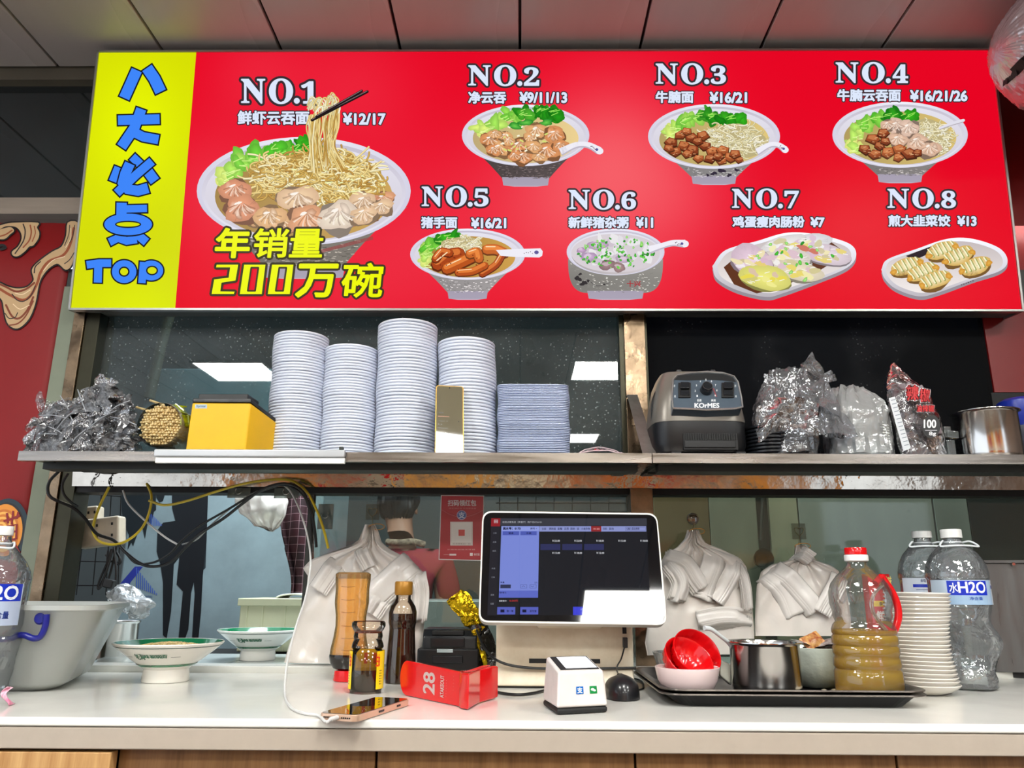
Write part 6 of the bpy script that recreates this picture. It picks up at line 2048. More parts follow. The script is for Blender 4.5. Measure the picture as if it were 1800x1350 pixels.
# ---- red number stand
t = thing('number_stand', 'glossy red plastic table number 28 lying on its side', 'number', base(780, 1240))
z_ = ZC + .001
L0, L1 = base(712, 1222, z_), base(812, 1243, z_)
L0.z = L1.z = z_
dx = (L1 - L0).normalized(); nn = Vector((dx.y, -dx.x, 0))
Lw = (L1 - L0).length
Ht = atY(760, 1168, (L0.y + L1.y) / 2).z - z_


def ns(u, h, d=0.0): return L0 + dx * u + Vector((0, 0, h)) + nn * d


ol = []
rr_ = Ht * .42
for k in range(13):
    a = PI / 2 + PI * k / 12
    ol.append((-.004 + rr_ * math.cos(a) * .9 + .0, Ht / 2 + (Ht / 2) * math.sin(a)))
ol = [(u + 0.006, h) for u, h in ol] + [(Lw, 0.0), (Lw, Ht * .90)]
MB().prism([ns(u, h) for u, h in ol], -nn * .006).obj('number_plate', t, 'red', bev=.0015)
E1, E2 = base(853, 1230, z_), None
E1.z = z_
fbk = [ns(Lw - .006, 0, .002), ns(Lw + .012, 0, .010), ns(Lw + .030, 0, .010), E1, E1 - nn * .03 + dx * -.004, ns(Lw - .004, 0, -.02)]
MB().prism(fbk, (0, 0, Ht * .93)).obj('folded_foot', t, 'red', bev=.003, segs=3)
rp = MB()
for k in range(4): rp.tube([ns(Lw - .004, Ht * .93, .0 - k * .004), ns(Lw + .014, Ht * .93, .007 - k * .004), E1 + Vector((0, 0, Ht * .93)) - nn * .004 * k - dx * .006], .0012, 5)
rp.obj('moulded_lips', t, 'red', kind='stuff')
p = Pic(lambda x, y: ns(x / 1000, y / 1000, .0004), nn)
hh = Ht * 1000; LL = Lw * 1000
sv = (196, 176, 172)


def rt(s_, u0, u1, h0, h1, c, bo):   # text running upwards
    vs, fs, be = textgeo(s_)
    V = [(u0 + (u1 - u0) * v, h0 + (h1 - h0) * u) for u, v in vs]
    if bo: p.outline([(V[a], V[b_]) for a, b_ in be], bo, c, 1)
    p.tri(V, fs, c, 1)


rt('28', LL * .34, LL * .54, hh * .18, hh * .76, sv, .9)
rt('ATAKEOUT', LL * .64, LL * .70, hh * .14, hh * .74, sv, .15)
for k in range(7): p.ell(LL * .74, hh * (.2 + .07 * k), .35, .35, sv, 1, seg=6)
for k in range(5): p.ell(LL * .86, hh * (.4 + .09 * k), .3, .5, (170, 120, 116), 1, seg=6)
p.obj('number_print', t, 'print')

# ---- small black receipt printer
Yp_ = base(790, 1190).y
t = thing('black_printer', 'small black receipt printer behind the red number stand', 'printer', (X(788, 1190, Yp_), Yp_, ZC))
mp_ = mpp(788, 1150, Yp_)


def bx_(px0, px1, py0, py1, y0, y1): return (X(px0, 1150, Yp_), X(px1, 1150, Yp_), y0, y1, Z(788, py1, Yp_), Z(788, py0, Yp_))


a_ = bx_(733, 842, 1140, 1186, Yp_, Yp_ + .11)
MB().box(a_[0], a_[1], a_[2], a_[3], ZC + .001, a_[5]).obj('lower_case', t, 'black', bev=.004)
pts = [(Yp_ + .002, Z(788, 1150, Yp_)), (Yp_ + .006, Z(788, 1120, Yp_)), (Yp_ + .02, Z(788, 1106, Yp_)), (Yp_ + .10, Z(788, 1106, Yp_)), (Yp_ + .11, Z(788, 1150, Yp_))]
xa_, xb_ = X(741, 1150, Yp_), X(838, 1150, Yp_)
MB().prism([(xa_, y, z) for y, z in pts], (xb_ - xa_, 0, 0)).obj('upper_case', t, 'charcoal', bev=.004, segs=3)
MB().box(X(756, 1150, Yp_), X(816, 1150, Yp_), Yp_ - .001, Yp_ + .02, Z(788, 1138, Yp_), Z(788, 1121, Yp_)).obj('paper_door', t, 'charcoal', bev=.002)
MB().box(X(757, 1150, Yp_), X(815, 1150, Yp_), Yp_ + .006, Yp_ + .02, Z(788, 1118, Yp_), Z(788, 1108, Yp_)).obj('paper_slot', t, 'blackm', bev=.003)
MB().box(X(760, 1150, Yp_), X(814, 1150, Yp_), Yp_ - .004, Yp_, Z(788, 1166, Yp_), Z(788, 1152, Yp_)).obj('front_latch', t, 'charcoal', bev=.002)
MB().box(X(768, 1150, Yp_), X(796, 1150, Yp_), Yp_ - .0016, Yp_ + .01, Z(788, 1147, Yp_), Z(788, 1141, Yp_)).obj('name_plate', t, mat('pale_plate', (178, 190, 192), .3))

# ---- gold crinkled packet
Yg_ = 1.70
t = thing('gold_packet', 'crinkled black and gold foil packet behind the black printer, twisted at the top', 'packet', (X(860, 1180, Yg_), Yg_, ZC))
gf = mat('gold_foil', (222, 186, 30), .16, .85, bump=.5, bscale=60)
kf = mat('black_foil', (18, 16, 12), .14, coat=1, bump=.5, bscale=50)


def crumple(mb, p0, p1, w0, w1, seed, nu=34, nv=30, amp=.008, flat=.5):
    p0, p1 = Vector(p0), Vector(p1); d = (p1 - p0).normalized(); sx = d.cross(Vector((0, 1, 0))).normalized()

    def f(u, v):
        a = 2 * PI * u; w = w0 + (w1 - w0) * v
        p = p0 + (p1 - p0) * v + sx * w * math.cos(a) + Vector((0, 1, 0)) * w * flat * math.sin(a)
        k = noise.cell(p * 60 + Vector((seed, 0, 0))) - .5
        q = noise.noise_vector(p * 38 + Vector((seed, 0, 0)))
        return p + q * amp + (sx * math.cos(a) + Vector((0, 1, 0)) * math.sin(a)) * k * amp * .4
    return mb.grid(f, nu, nv, closeu=True)


m1 = MB(); crumple(m1, P3(800, 1048, Yg_), P3(846, 1108, Yg_), .022, .020, 3); m1.obj('twisted_top', t, gf, ang=12)
m1 = MB(); crumple(m1, P3(838, 1100, Yg_), P3(868, 1186, Yg_), .020, .032, 6, flat=.8)
for q_ in m1.v: q_.z = max(q_.z, ZC + .0165)
m1.obj('black_body', t, kf, ang=20)
m1 = MB(); crumple(m1, P3(834, 1106, Yg_ - .02), P3(856, 1172, Yg_ - .02), .008, .006, 9, nu=16, amp=.005); m1.obj('gold_seam', t, gf, ang=12)

# ---- till (point of sale terminal)
YM = 1.43
TM = math.radians(15)
MN = Vector((0, -math.cos(TM), math.sin(TM)))
MP = atY(1007, 1092, YM)
t = thing('till_terminal', 'white touchscreen till showing a blue order screen', 'till', (X(1000, 1212, 1.5), 1.5, ZC))


def mt(px, py, d=0.0): return onplane(px, py, MP, MN) + MN * d


def rc4(c, r, n=6):
    """rounded outline through four px corners TL,TR,BR,BL"""
    out = []
    for i in range(4):
        p_, a, b_ = Vector(c[i]), Vector(c[i - 1]), Vector(c[(i + 1) % 4])
        da, db = (a - p_).normalized() * r, (b_ - p_).normalized() * r
        for k in range(n + 1):
            t_ = k / n; out.append((p_ + da) * (1 - t_) ** 2 + 2 * t_ * (1 - t_) * p_ + (p_ + db) * t_ * t_)
    return [(q_.x, q_.y) for q_ in out]


oc = [(848, 898), (1155, 902), (1173, 1099), (841, 1094)]
MB().prism([mt(x, y) for x, y in rc4(oc, 18)], -MN * .022).obj('monitor_case', t, mat('white_case', (226, 222, 214), .3), bev=.003)
ic = [(850.5, 901), (1153, 905), (1169.5, 1095), (844, 1091)]
MB().prism([mt(x, y, .0004) for x, y in rc4(ic, 16)], -MN * .0004).obj('screen_glass', t, mat('screen_black_glass', (6, 8, 12), .04, coat=0, spec=1.0, bump=.0))
scr = Pic(lambda x, y: mt(x, y, .0006), MN)


def sx(zx, zy): return (840 + zx / 5.294, 890 + zy / 5.294)


def qd(x0, y0, x1, y1, c, lay=1, sk=True):
    # zoomed-crop coordinates, slanted with the screen edges
    def w(x, y):
        k = (y - 110) / 910.0
        return sx(x + ((x - 860) * .052) * (k) if sk else x, y)
    scr.tri([w(x0, y0), w(x1, y0), w(x1, y1), w(x0, y1)], [(0, 1, 2, 3)], c, lay)


def tx(s_, x0, y0, x1, y1, c, lay=3, bo=0.0):
    k = (y0 - 110) / 910.0; o_ = (x0 - 860) * .052 * k
    a, b_ = sx(x0 + o_, y0), sx(x1 + o_, y1)
    scr.text(s_, a[0], a[1], b_[0], b_[1], c, lay, bo)


qd(125, 112, 1570, 1015, (34, 36, 42), 0)
qd(125, 112, 1570, 180, (60, 62, 72), 1)
qd(125, 112, 210, 188, (150, 36, 44), 2)
qd(125, 188, 205, 1015, (40, 40, 48), 1)
tx('田', 152, 128, 186, 158, (210, 200, 205), 3, .1)
tx('收银点餐系统（茶餐厅）用户名0726101', 230, 140, 595, 158, (170, 172, 180), 3, .05)
qd(222, 186, 572, 852, (128, 144, 226), 2)
qd(222, 186, 572, 230, (150, 164, 236), 3)
tx('流水号：0170', 236, 196, 400, 220, (24, 26, 60), 5, .25)
tx('牌号 >', 490, 200, 552, 218, (40, 44, 90), 5, .05)
for (a, b_, s_) in ((236, 388, '堂食'), (400, 550, '外卖')): qd(a, 234, b_, 270, (82, 96, 186), 4); tx(s_, a + 55, 244, a + 100, 262, (30, 34, 80), 6, .1)
qd(222, 786, 572, 852, (98, 112, 208), 3)
tx('数量', 232, 702, 268, 718, (30, 34, 80), 5, .05); tx('1/1', 540, 704, 562, 720, (30, 34, 80), 5, .05)
qd(232, 730, 326, 764, (52, 58, 92), 5)
for (a, ch) in ((412, '^'), (496, 'v')):
    for (x0, y0, x1, y1) in ((a, 730, a + 58, 732), (a, 762, a + 58, 764), (a, 730, a + 2, 764), (a + 56, 730, a + 58, 764)): qd(x0, y0, x1, y1, (40, 46, 96), 5)
    k = -1 if ch == '^' else 1
    p1, p2, p3 = sx(a + 14 - 18, 747 - 5 * k), sx(a + 29 - 18, 747 + 6 * k), sx(a + 44 - 18, 747 - 5 * k); scr.stroke([p1, p2, p3], .5, (30, 34, 80), 6)
tx('整单备注：', 226, 796, 292, 812, (30, 34, 80), 5, .05)
tx('应收合计：', 226, 874, 296, 890, (220, 222, 230), 5, .05); tx('0.00元', 318, 872, 396, 890, (200, 60, 60), 5, .05)
for (a, s_) in ((212, '取一单'), (416, '支付宝')):
    qd(a, 938, a + 160, 1008, (92, 102, 196), 4)
    x0, y0 = sx(a + 24 - 26, 962); scr.rect(x0, y0, x0 + 7, y0 + 5, (24, 28, 66), 6); tx(s_, a + 84, 966, a + 146, 986, (26, 30, 70), 6, .1)
qd(574, 186, 1562, 236, (146, 156, 214), 2); qd(1052, 186, 1146, 236, (150, 46, 50), 3)
for s_, a, b_ in (('全部', 596, 636), ('粥粉面', 664, 726), ('套餐', 742, 786), ('云吞', 804, 846), ('肠粉', 860, 904), ('饭', 920, 942), ('小食炸物', 960, 1042), ('饮料', 1162, 1200), ('其他', 1218, 1262), ('Q输入菜品搜索', 1380, 1500)):
    tx(s_, a, 200, b_, 222, (40, 44, 84), 5, .05)
tx('米面', 1070, 204, 1132, 220, (230, 150, 150), 5, .05)
for (x0, y0, x1, y1) in ((1370, 196, 1556, 198), (1370, 228, 1556, 230), (1370, 196, 1372, 230), (1554, 196, 1556, 230)): qd(x0, y0, x1, y1, (60, 66, 120), 5)
for k, s_ in enumerate(('￥22.00', '￥22.00', '￥18.00', '￥15.00', '￥18.00')): tx(s_, 694 + k * 202, 314, 764 + k * 202, 332, (214, 216, 222), 5, .08)
for k, s_ in enumerate(('￥15.00', '￥18.00', '￥12.00')): tx(s_, 694 + k * 202, 426, 766 + k * 202, 444, (214, 216, 222), 5, .08)
for k in range(3): qd(586 + k * 200, 352, 768 + k * 200, 408, (50, 54, 96), 2)
for k, s_ in enumerate(('工作', '点单', '会员', '', '外卖', '订单', '', '报表', '设置')):
    if s_: tx(s_, 148, 244 + k * 82, 180, 260 + k * 82, (130, 132, 142), 4, .05)
qd(884, 936, 1060, 1014, (70, 76, 226), 3); tx('结算', 950, 950, 1010, 970, (150, 160, 250), 5, .1)
scr.obj('screen_picture', t, 'screen')
wc2 = mat('cream_stand', (214, 204, 184), .35, vary=.12, vscale=14, vcol=(196, 180, 156))
Yst = YM + .085
MB().box(X(872, 1130, Yst), X(1113, 1130, Yst), Yst, Yst + .02, ZC + .02, Z(1000, 1085, Yst)).obj('stand_back', t, wc2, bev=.003)
ybf = base(990, 1211).y
x0_, x1_ = X(869, 1208, ybf), X(1116, 1200, ybf)
MB().prism([(x0_, ybf, ZC + .004), (x0_, ybf + .005, ZC + .018), (x0_, Yst + .002, ZC + .036), (x0_, Yst + .09, ZC + .036), (x0_, Yst + .09, ZC + .004)], (x1_ - x0_, 0, 0)).obj('stand_base', t, wc2, bev=.003)
MB().box(x0_ + .006, x1_ - .006, ybf + .008, Yst + .08, ZC + .0005, ZC + .004).obj('rubber_foot', t, 'rubber')
MB().box(X(930, 1162, Yst), X(1055, 1162, Yst), Yst - .0008, Yst + .002, Z(1000, 1166, Yst), Z(1000, 1158, Yst)).obj('cable_slot', t, 'blackm', bev=.0005)
MB().obox((X(1000, 1100, Yst), YM + .05, Z(1000, 1060, YM + .05)), (.06, .03, .04), (-TM, 0, 0)).obj('hinge_arm', t, wc2, bev=.004)
MB().box(X(1094, 1105, Yst), X(1101, 1105, Yst), Yst - .001, Yst + .001, Z(1098, 1114, Yst), Z(1098, 1101, Yst)).obj('usb_port', t, 'blackm')
MB().box(X(1094, 1125, Yst), X(1102, 1125, Yst), Yst - .012, Yst - .001, Z(1098, 1138, Yst), Z(1098, 1120, Yst)).obj('usb_plug', t, 'black', bev=.001)
for nm, pts, r, lb in (('usb_cable', [P3(1098, 1137, Yst - .006), P3(1092, 1158, Yst - .02), P3(1084, 1176, Yst - .04), base(1094, 1196, ZC + .002), base(1106, 1204, ZC + .002), base(1088, 1206, ZC + .002)], .0014, 'thin black cable hanging from the till to the mouse'),
                       ('till_power_cable', [P3(838, 1108, 1.62), P3(852, 1140, 1.56), P3(876, 1162, Yst - .012), P3(920, 1173, Yst - .014), P3(1000, 1176, Yst - .01), P3(1060, 1175, Yst - .008), P3(1118, 1174, Yst - .006)], .0024, 'black cable running across the front of the till stand'),
                       ('printer_cable', [base(845, 1196, ZC + .003), base(870, 1215, ZC + .003), base(905, 1221, ZC + .003), base(935, 1219, ZC + .003), base(965, 1212, ZC + .003)], .0026, 'black cable on the counter between the red number stand and the scanner'),
                       ('mouse_cable', [base(1076, 1204, ZC + .0018), base(1100, 1192, ZC + .0018), base(1126, 1196, ZC + .0018), base(1130, 1210, ZC + .0018), base(1108, 1212, ZC + .0018), base(1090, 1200, ZC + .0018), base(1118, 1184, ZC + .0018), base(1140, 1190, ZC + .0018)], .0016, 'tangle of thin black mouse cable beside the tray')):
    tagp(MB().tube(pts, r, 8, smooth=6).obj(nm, None, 'rubber'), lb, 'cable')

# ---- payment scanner
FL, FR, BLc = base(979, 1258), base(1069, 1253), base(954, 1241)
BRc = FR + BLc - FL
t = thing('payment_scanner', 'white payment scanner box with blue and green icons on its front', 'scanner', (FL + FR + BLc + BRc) / 4)
up = Vector((0, 0, 1))
cen = (FL + FR + BLc + BRc) / 4


def ins(p_, k, z): return Vector((cen.x + (p_.x - cen.x) * k, cen.y + (p_.y - cen.y) * k, z))


MB().prism([ins(p_, 1.0, ZC + .0008) for p_ in (FL, FR, BRc, BLc)], (0, 0, .0085)).obj('dark_base', t, 'blackm', bev=.004, segs=3)
zf_ = atY(1020, 1181, FL.y + .006).z; zk_ = atY(1000, 1152, BRc.y - .008).z
sb = MB()
sb.v += [ins(FL, 1.0, ZC + .0095), ins(FR, 1.0, ZC + .0095), ins(BRc, 1.0, ZC + .0095), ins(BLc, 1.0, ZC + .0095), ins(FL, .90, zf_), ins(FR, .90, zf_), ins(BRc, .88, zk_), ins(BLc, .88, zk_)]
sb.f += [(0, 3, 2, 1), (4, 5, 6, 7), (0, 1, 5, 4), (1, 2, 6, 5), (2, 3, 7, 6), (3, 0, 4, 7)]
sb.obj('shell', t, mat('scuffed_white', (226, 218, 214), .3, vary=.1, vscale=30), bev=.004, segs=3)
tn = ((sb.v[5] - sb.v[4]).cross(sb.v[7] - sb.v[4])).normalized()
if tn.z < 0: tn = -tn


def tf(u, v, d=0.0003):
    a = sb.v[4].lerp(sb.v[5], u); b_ = sb.v[7].lerp(sb.v[6], u); return a.lerp(b_, v) + tn * d


MB().prism([tf(.07, .08), tf(.93, .08), tf(.93, .93), tf(.07, .93)], tn * .0008).obj('scan_bezel', t, 'blackm', bev=.0006)
MB().prism([tf(.2, .12, .0012), tf(.9, .12, .0012), tf(.9, .88, .0012), tf(.2, .88, .0012)], tn * .0003).obj('scan_window', t, mat('scan_glass', (150, 154, 166), .02, spec=1, coat=1))
fn_ = ((sb.v[1] - sb.v[0]).cross(sb.v[4] - sb.v[0])).normalized()
if fn_.y > 0: fn_ = -fn_


def ff(u, v):
    a = sb.v[0].lerp(sb.v[1], u); b_ = sb.v[4].lerp(sb.v[5], u); return a.lerp(b_, v) + fn_ * .0006


p = Pic(ff, fn_)
for (u, c) in ((.45, (16, 96, 176)), (.73, (24, 128, 64))):
    p.rect(u - .075, .36, u + .075, .57, c, 1)
p.text('支', .45 - .05, .54, .45 + .05, .39, (240, 244, 250), 2, .004)
p.ell(.715, .475, .036, .036, (240, 250, 240), 2, seg=18); p.ell(.752, .448, .028, .028, (240, 250, 240), 2, seg=18)
for (u, v) in ((.70, .482), (.728, .482), (.745, .452), (.762, .452)): p.ell(u, v, .006, .006, (24, 128, 64), 3, seg=8)
p.obj('icons', t, 'printgloss')

# ---- mouse
Mc = base(1094, 1228); Mc.y += .01
t = thing('computer_mouse', 'black computer mouse beside the payment scanner', 'mouse', Mc)
mb = MB()


def mf(u, v):
    a = 2 * PI * u; b_ = PI / 2 * v
    r = math.cos(b_) ** .7
    return Vector((Mc.x + .030 * r * math.cos(a), Mc.y + .048 * r * math.sin(a), ZC + .001 + .034 * math.sin(b_) ** .8 * (1 - .12 * math.sin(a))))


mb.grid(mf, 40, 16, closeu=True); mb.f.append(tuple(range(40))[::-1]); mb.obj('shell', t, mat('satin_black', (24, 25, 28), .28, coat=.3))
MB().lathe(0, 0, [(.006, -.003), (.0068, 0), (.006, .003)], 20, cap=(True, True), axis=Matrix.Rotation(PI / 2, 3, 'Y'), org=(Mc.x, Mc.y + .028, ZC + .029)).obj('scroll_wheel', t, 'blackm')
MB().box(Mc.x - .0004, Mc.x + .0004, Mc.y + .012, Mc.y + .046, ZC + .012, ZC + .0325).obj('button_gap', t, 'blackm')

# ---- trays
ty0 = base(1400, 1248).y + .01; ty1 = ty0 + .345
tx0, tx1 = X(1166, 1236, ty0), X(1645, 1238, ty0)
tray_m = mat('worn_black_tray', (40, 40, 42), .28, .4, vary=.3, vscale=6)
rimm = mat('worn_tray_rim', (128, 120, 114), .3, .8, vary=.4, vscale=20)
for k, lb in enumerate(('black metal tray underneath, with a worn rim, holding the pot, bowls and oil', 'upper black metal tray nested in the other, holding the pot, bowls and oil')):
    z0_ = ZC + .0008 + k * .0065
    t = thing('metal_tray', lb, 'tray', ((tx0 + tx1) / 2, (ty0 + ty1) / 2, z0_), 'nested black trays')
    ins_ = .001 * k
    S = [rsec(tx0 + .03, tx1 - .03, ty0 + .02, ty1 - .02, z0_, .03), rsec(tx0 + .012 + ins_, tx1 - .012 - ins_, ty0 + .008, ty1 - .008, z0_ + .016, .034), rsec(tx0 + ins_, tx1 - ins_, ty0, ty1, z0_ + .0175, .036), rsec(tx0 + ins_, tx1 - ins_, ty0, ty1, z0_ + .0195, .036),
         rsec(tx0 + .012 + ins_, tx1 - .012, ty0 + .009, ty1 - .009, z0_ + .0185, .034), rsec(tx0 + .034, tx1 - .034, ty0 + .024, ty1 - .024, z0_ + .002, .03)]
    o_ = MB(); loft(o_, S, cap=False); n_ = len(o_.v); o_.f.append(tuple(range(32))[::-1]); o_.f.append(tuple(range(n_ - 32, n_))); o_.obj('tray_pan', t, tray_m, ang=50)
    e_ = rsec(tx0 + ins_, tx1 - ins_, ty0, ty1, z0_ + .0185, .036)
    MB().tube(e_ + [e_[0]], .0016, 6, cap=False).obj('rolled_rim', t, rimm)
ZT = ZC + .0008 + .0065 + .0025

# ---- small pink bowl and the two red bowls in it
Yc_ = base(1210, 1226, ZT).y + .03
t = thing('pink_white_bowl', 'pale pink round bowl on the tray, under the red bowls', 'bowl', (X(1210, 1225, Yc_), Yc_, ZT))
xp = X(1210, 1225, Yc_); mm = mpp(1210, 1180, Yc_); zr_ = Z(1210, 1172, Yc_)
hb = zr_ - ZT
MB().lathe(xp, Yc_, [(.0005, ZT + .002), (27 * mm, ZT + .0008), (32 * mm, ZT + .001), (44 * mm, ZT + hb * .22), (52 * mm, ZT + hb * .55), (56 * mm, ZT + hb), (54.5 * mm, ZT + hb + .0006), (53 * mm, ZT + hb), (49 * mm, ZT + hb * .55), (41 * mm, ZT + hb * .25), (28 * mm, ZT + .006), (.0005, ZT + .006)], 48).obj('bowl_body', t, 'pinkceramic', ang=60)
for k, (px, py, tilt, roll, lb) in enumerate(((1226, 1146, .9, .5, 'red plastic bowl behind, its foot sticking up over the other red bowl'), (1212, 1156, .72, .42, 'red ribbed plastic bowl tipped towards the front in the pink bowl'))):
    c = P3(px, py, Yc_ + (.016 if k == 0 else 0))
    Rr = 46 * mm
    ax = Matrix.Rotation(roll, 3, 'Y') @ Matrix.Rotation(tilt, 3, 'X')
    t = thing('red_bowl', lb, 'bowl', c, 'red bowls in the pink bowl')
    rib = lambda a, z: 1 + (.02 * math.cos(20 * a) if z < -.006 else 0)
    MB().lathe(0, 0, [(.0005, -.040), (.014, -.040), (.014, -.034), (.026, -.030), (.040, -.018), (Rr * .97, -.008), (Rr, 0), (Rr - .0012, .001), (Rr - .003, -.001), (.038, -.014), (.024, -.027), (.0005, -.029)], 64, axis=ax, org=c, wob=rib).obj('bowl_body', t, 'red', ang=60)

# ---- steel pot with a spoon
Yd_ = base(1340, 1226, ZT).y + .045
t = thing('steel_mug_pot', 'polished steel pot on the tray between the red bowls and the glazed bowl', 'pot', (X(1342, 1225, Yd_), Yd_, ZT))
pot(t, 1344, Yd_, 59, 1128, ZT + .0008, flare=.006)
t = thing('white_spoon', 'pale plastic spoon with its handle over the rim of the steel pot', 'spoon', P3(1290, 1140, Yd_))
spp = [P3(1238, 1104, Yd_ - .03), P3(1250, 1106, Yd_ - .025), P3(1266, 1118, Yd_ - .015), P3(1284, 1134, Yd_), P3(1300, 1165, Yd_ + .01)]
MB().tube(spp, lambda u: .0034 + .0012 * abs(u - .5), 10, smooth=5).obj('handle', t, mat('pale_grey_spoon', (198, 204, 206), .3))

# ---- pale ladle between the bowls
t = thing('cream_scoop', 'cream plastic scoop leaning between the pink bowl and the steel pot', 'scoop', base(1272, 1205, ZT))
Ye_ = Yd_ + .02
MB().prism([P3(1262, 1152, Ye_), P3(1270, 1162, Ye_), P3(1286, 1168, Ye_), P3(1286, 1206, Ye_), P3(1266, 1188, Ye_)], (0, .02, 0)).obj('scoop_body', t, mat('cream_scoop', (206, 206, 192), .3), bev=.003)
t = thing('clear_small_bowl', 'translucent pale bowl behind the red bowls', 'bowl', base(1172, 1190, ZT))
Yf_ = Yc_ + .13
xq2 = X(1195, 1190, Yf_)
MB().lathe(xq2, Yf_, [(.0005, ZT + .001), (.03, ZT + .001), (.047, Z(1195, 1146, Yf_)), (.045, Z(1195, 1146, Yf_)), (.028, ZT + .005), (.0005, ZT + .005)], 36).obj('bowl_body', t, film('pale_translucent', (205, 208, 206), base=.08, gain=.8, body=.4, bodycol=(170, 172, 170)))

# ---- glazed bowl with sachets
Yh_ = base(1440, 1212, ZT).y + .04
t = thing('glazed_bowl', 'pale grey-green glazed bowl full of seasoning sachets behind the oil bottle', 'bowl', (X(1438, 1210, Yh_), Yh_, ZT))
mm2 = mpp(1438, 1150, Yh_); xg = X(1438, 1210, Yh_); zr2 = Z(1438, 1136, Yh_)
hb = zr2 - ZT
MB().lathe(xg, Yh_, [(.0005, ZT + .001), (36 * mm2, ZT + .001), (40 * mm2, ZT + .004), (56 * mm2, ZT + hb * .25), (66 * mm2, ZT + hb * .6), (69 * mm2, ZT + hb), (67.5 * mm2, ZT + hb + .0008), (66 * mm2, ZT + hb - .001), (60 * mm2, ZT + hb * .5), (40 * mm2, ZT + .012), (.0005, ZT + .01)], 56,
           wob=lambda a, z: 1 + .006 * math.sin(z * 500)).obj('bowl_body', t, mat('celadon_glaze', (188, 198, 188), .14, coat=.6, bump=.25, bscale=22), ang=60)
for k, (px, py, w_, h_, rz, lb) in enumerate(((1428, 1126, .020, .013, .3, 'brightly printed seasoning sachet standing up in the glazed bowl'), (1458, 1128, .032, .018, -.5, 'dark red sachet lying across the glazed bowl'), (1415, 1132, .03, .016, .9, 'dark sachet at the left rim of the glazed bowl'), (1450, 1136, .034, .018, .1, 'flat dark sachet at the front of the glazed bowl'))):
    c = P3(px, py, Yh_ + (-.004 if k < 2 else .01)); c.z = max(c.z, zr2 - .002 - .006 * k)
    fm = [mat('bright_sachet', (150, 22, 22), .3, coat=.4, vary=.8, vscale=120, vcol=(226, 180, 110)), mat('maroon_sachet', (84, 30, 34), .25, coat=.5, vary=.6, vscale=60, vcol=(190, 180, 176))][0 if k == 0 else 1]
    R_ = Euler((.9 if k == 0 else .25, -.35 if k == 0 else .2 * (-1) ** k, rz)).to_matrix()
    mb = MB().grid(lambda u, v: c + R_ @ Vector(((u - .5) * 2 * w_, (v - .5) * 2 * h_, .004 * math.sin(PI * u) * math.sin(PI * v) + .0022 * noise.noise(Vector((u * 5 + k, v * 5, 0))))), 14, 10)
    mb.grid(lambda u, v: c + R_ @ Vector(((u - .5) * 2 * w_, (v - .5) * 2 * h_, -.004 * math.sin(PI * u) * math.sin(PI * v))), 14, 10)
    tagp(mb.obj('seasoning_sachet', None, fm, ang=80), lb, 'sachet', 'seasoning sachets')

# ---- oil bottle
Yo = base(1530, 1229, ZT).y + .04
t = thing('oil_bottle', 'large clear bottle half full of golden cooking oil with a red and white cap', 'bottle', (X(1531, 1228, Yo), Yo, ZT))
xo = X(1531, 1228, Yo)


def oz(y): return Z(1520, y, Yo)


mo = mpp(1531, 1150, Yo)
op = [(17, 986), (18, 994), (24, 1000), (38, 1012), (49, 1026), (54, 1040), (54, 1062), (50, 1074), (51, 1082), (47, 1092), (52, 1098), (55, 1106), (55, 1112), (53, 1115), (56, 1119), (56, 1130), (53.5, 1134), (56, 1138), (56, 1148), (53.5, 1153), (56, 1158), (57, 1170), (54, 1175), (57, 1180), (58, 1200), (57, 1216)]
fine = []
prof_o = [(r * mo, oz(y)) for r, y in op] + [(52 * mo, ZT + .002), (44 * mo, ZT + .001), (.0005, ZT + .008)]
clr = film('oil_bottle_clear', (246, 246, 244), base=.03, gain=.8, rough=.03, body=.04, bodycol=(230, 230, 228), bump=.15, bscale=20)
MB().lathe(xo, Yo, prof_o, 56, sy=.86).obj('bottle_body', t, clr, ang=60)
oilm = film('cooking_oil', (255, 232, 70), base=.01, gain=.4, rough=.05, body=.58, bodycol=(255, 212, 0), translucent=True, tl_mix=.5)
oprof = [(.0005, oz(1107)), (54 * mo, oz(1107))] + [((r - 1.2) * mo, oz(y)) for r, y in op if y > 1108] + [(50 * mo, ZT + .003), (.0005, ZT + .009)]
MB().lathe(xo, Yo, oprof, 56, sy=.86).obj('oil', t, oilm, ang=60)
MB().lathe(xo, Yo, [(.0005, oz(963)), (18 * mo, oz(963)), (19 * mo, oz(965)), (19 * mo, oz(975))], 36, wob=lambda a, z: 1 + .012 * math.cos(34 * a)).obj('cap', t, 'red')
MB().lathe(xo, Yo, [(19.5 * mo, oz(975.5)), (20.5 * mo, oz(977)), (20.5 * mo, oz(986)), (17 * mo, oz(988))], 36).obj('cap_ring', t, 'white')
hpx = [(1549, 1012), (1556, 1022), (1568, 1040), (1577, 1062), (1579, 1085), (1574, 1104), (1568, 1112), (1556, 1104), (1546, 1098)]
MB().tube([P3(x, y, Yo - .012) for x, y in hpx], lambda u: .0062 - .002 * abs(u - .5), 10, smooth=5).tube([P3(1538, 1026, Yo - .03), P3(1549, 1014, Yo - .012), P3(1556, 1024, Yo - .01)], .0055, 8, smooth=4).obj('red_handle', t, 'red')
gp = MB()
for o_ in (0, 4): gp.tube([P3(x - o_, y, Yo - .022) for x, y in ((1552, 1030), (1540, 1042), (1534, 1060), (1538, 1078), (1548, 1094), (1560, 1108))], .0016, 8, smooth=5)
gp.obj('grip_recess', t, film('clear_grip', (235, 235, 235), base=.3, gain=1, body=.3, bodycol=(225, 225, 225)))
em = MB()
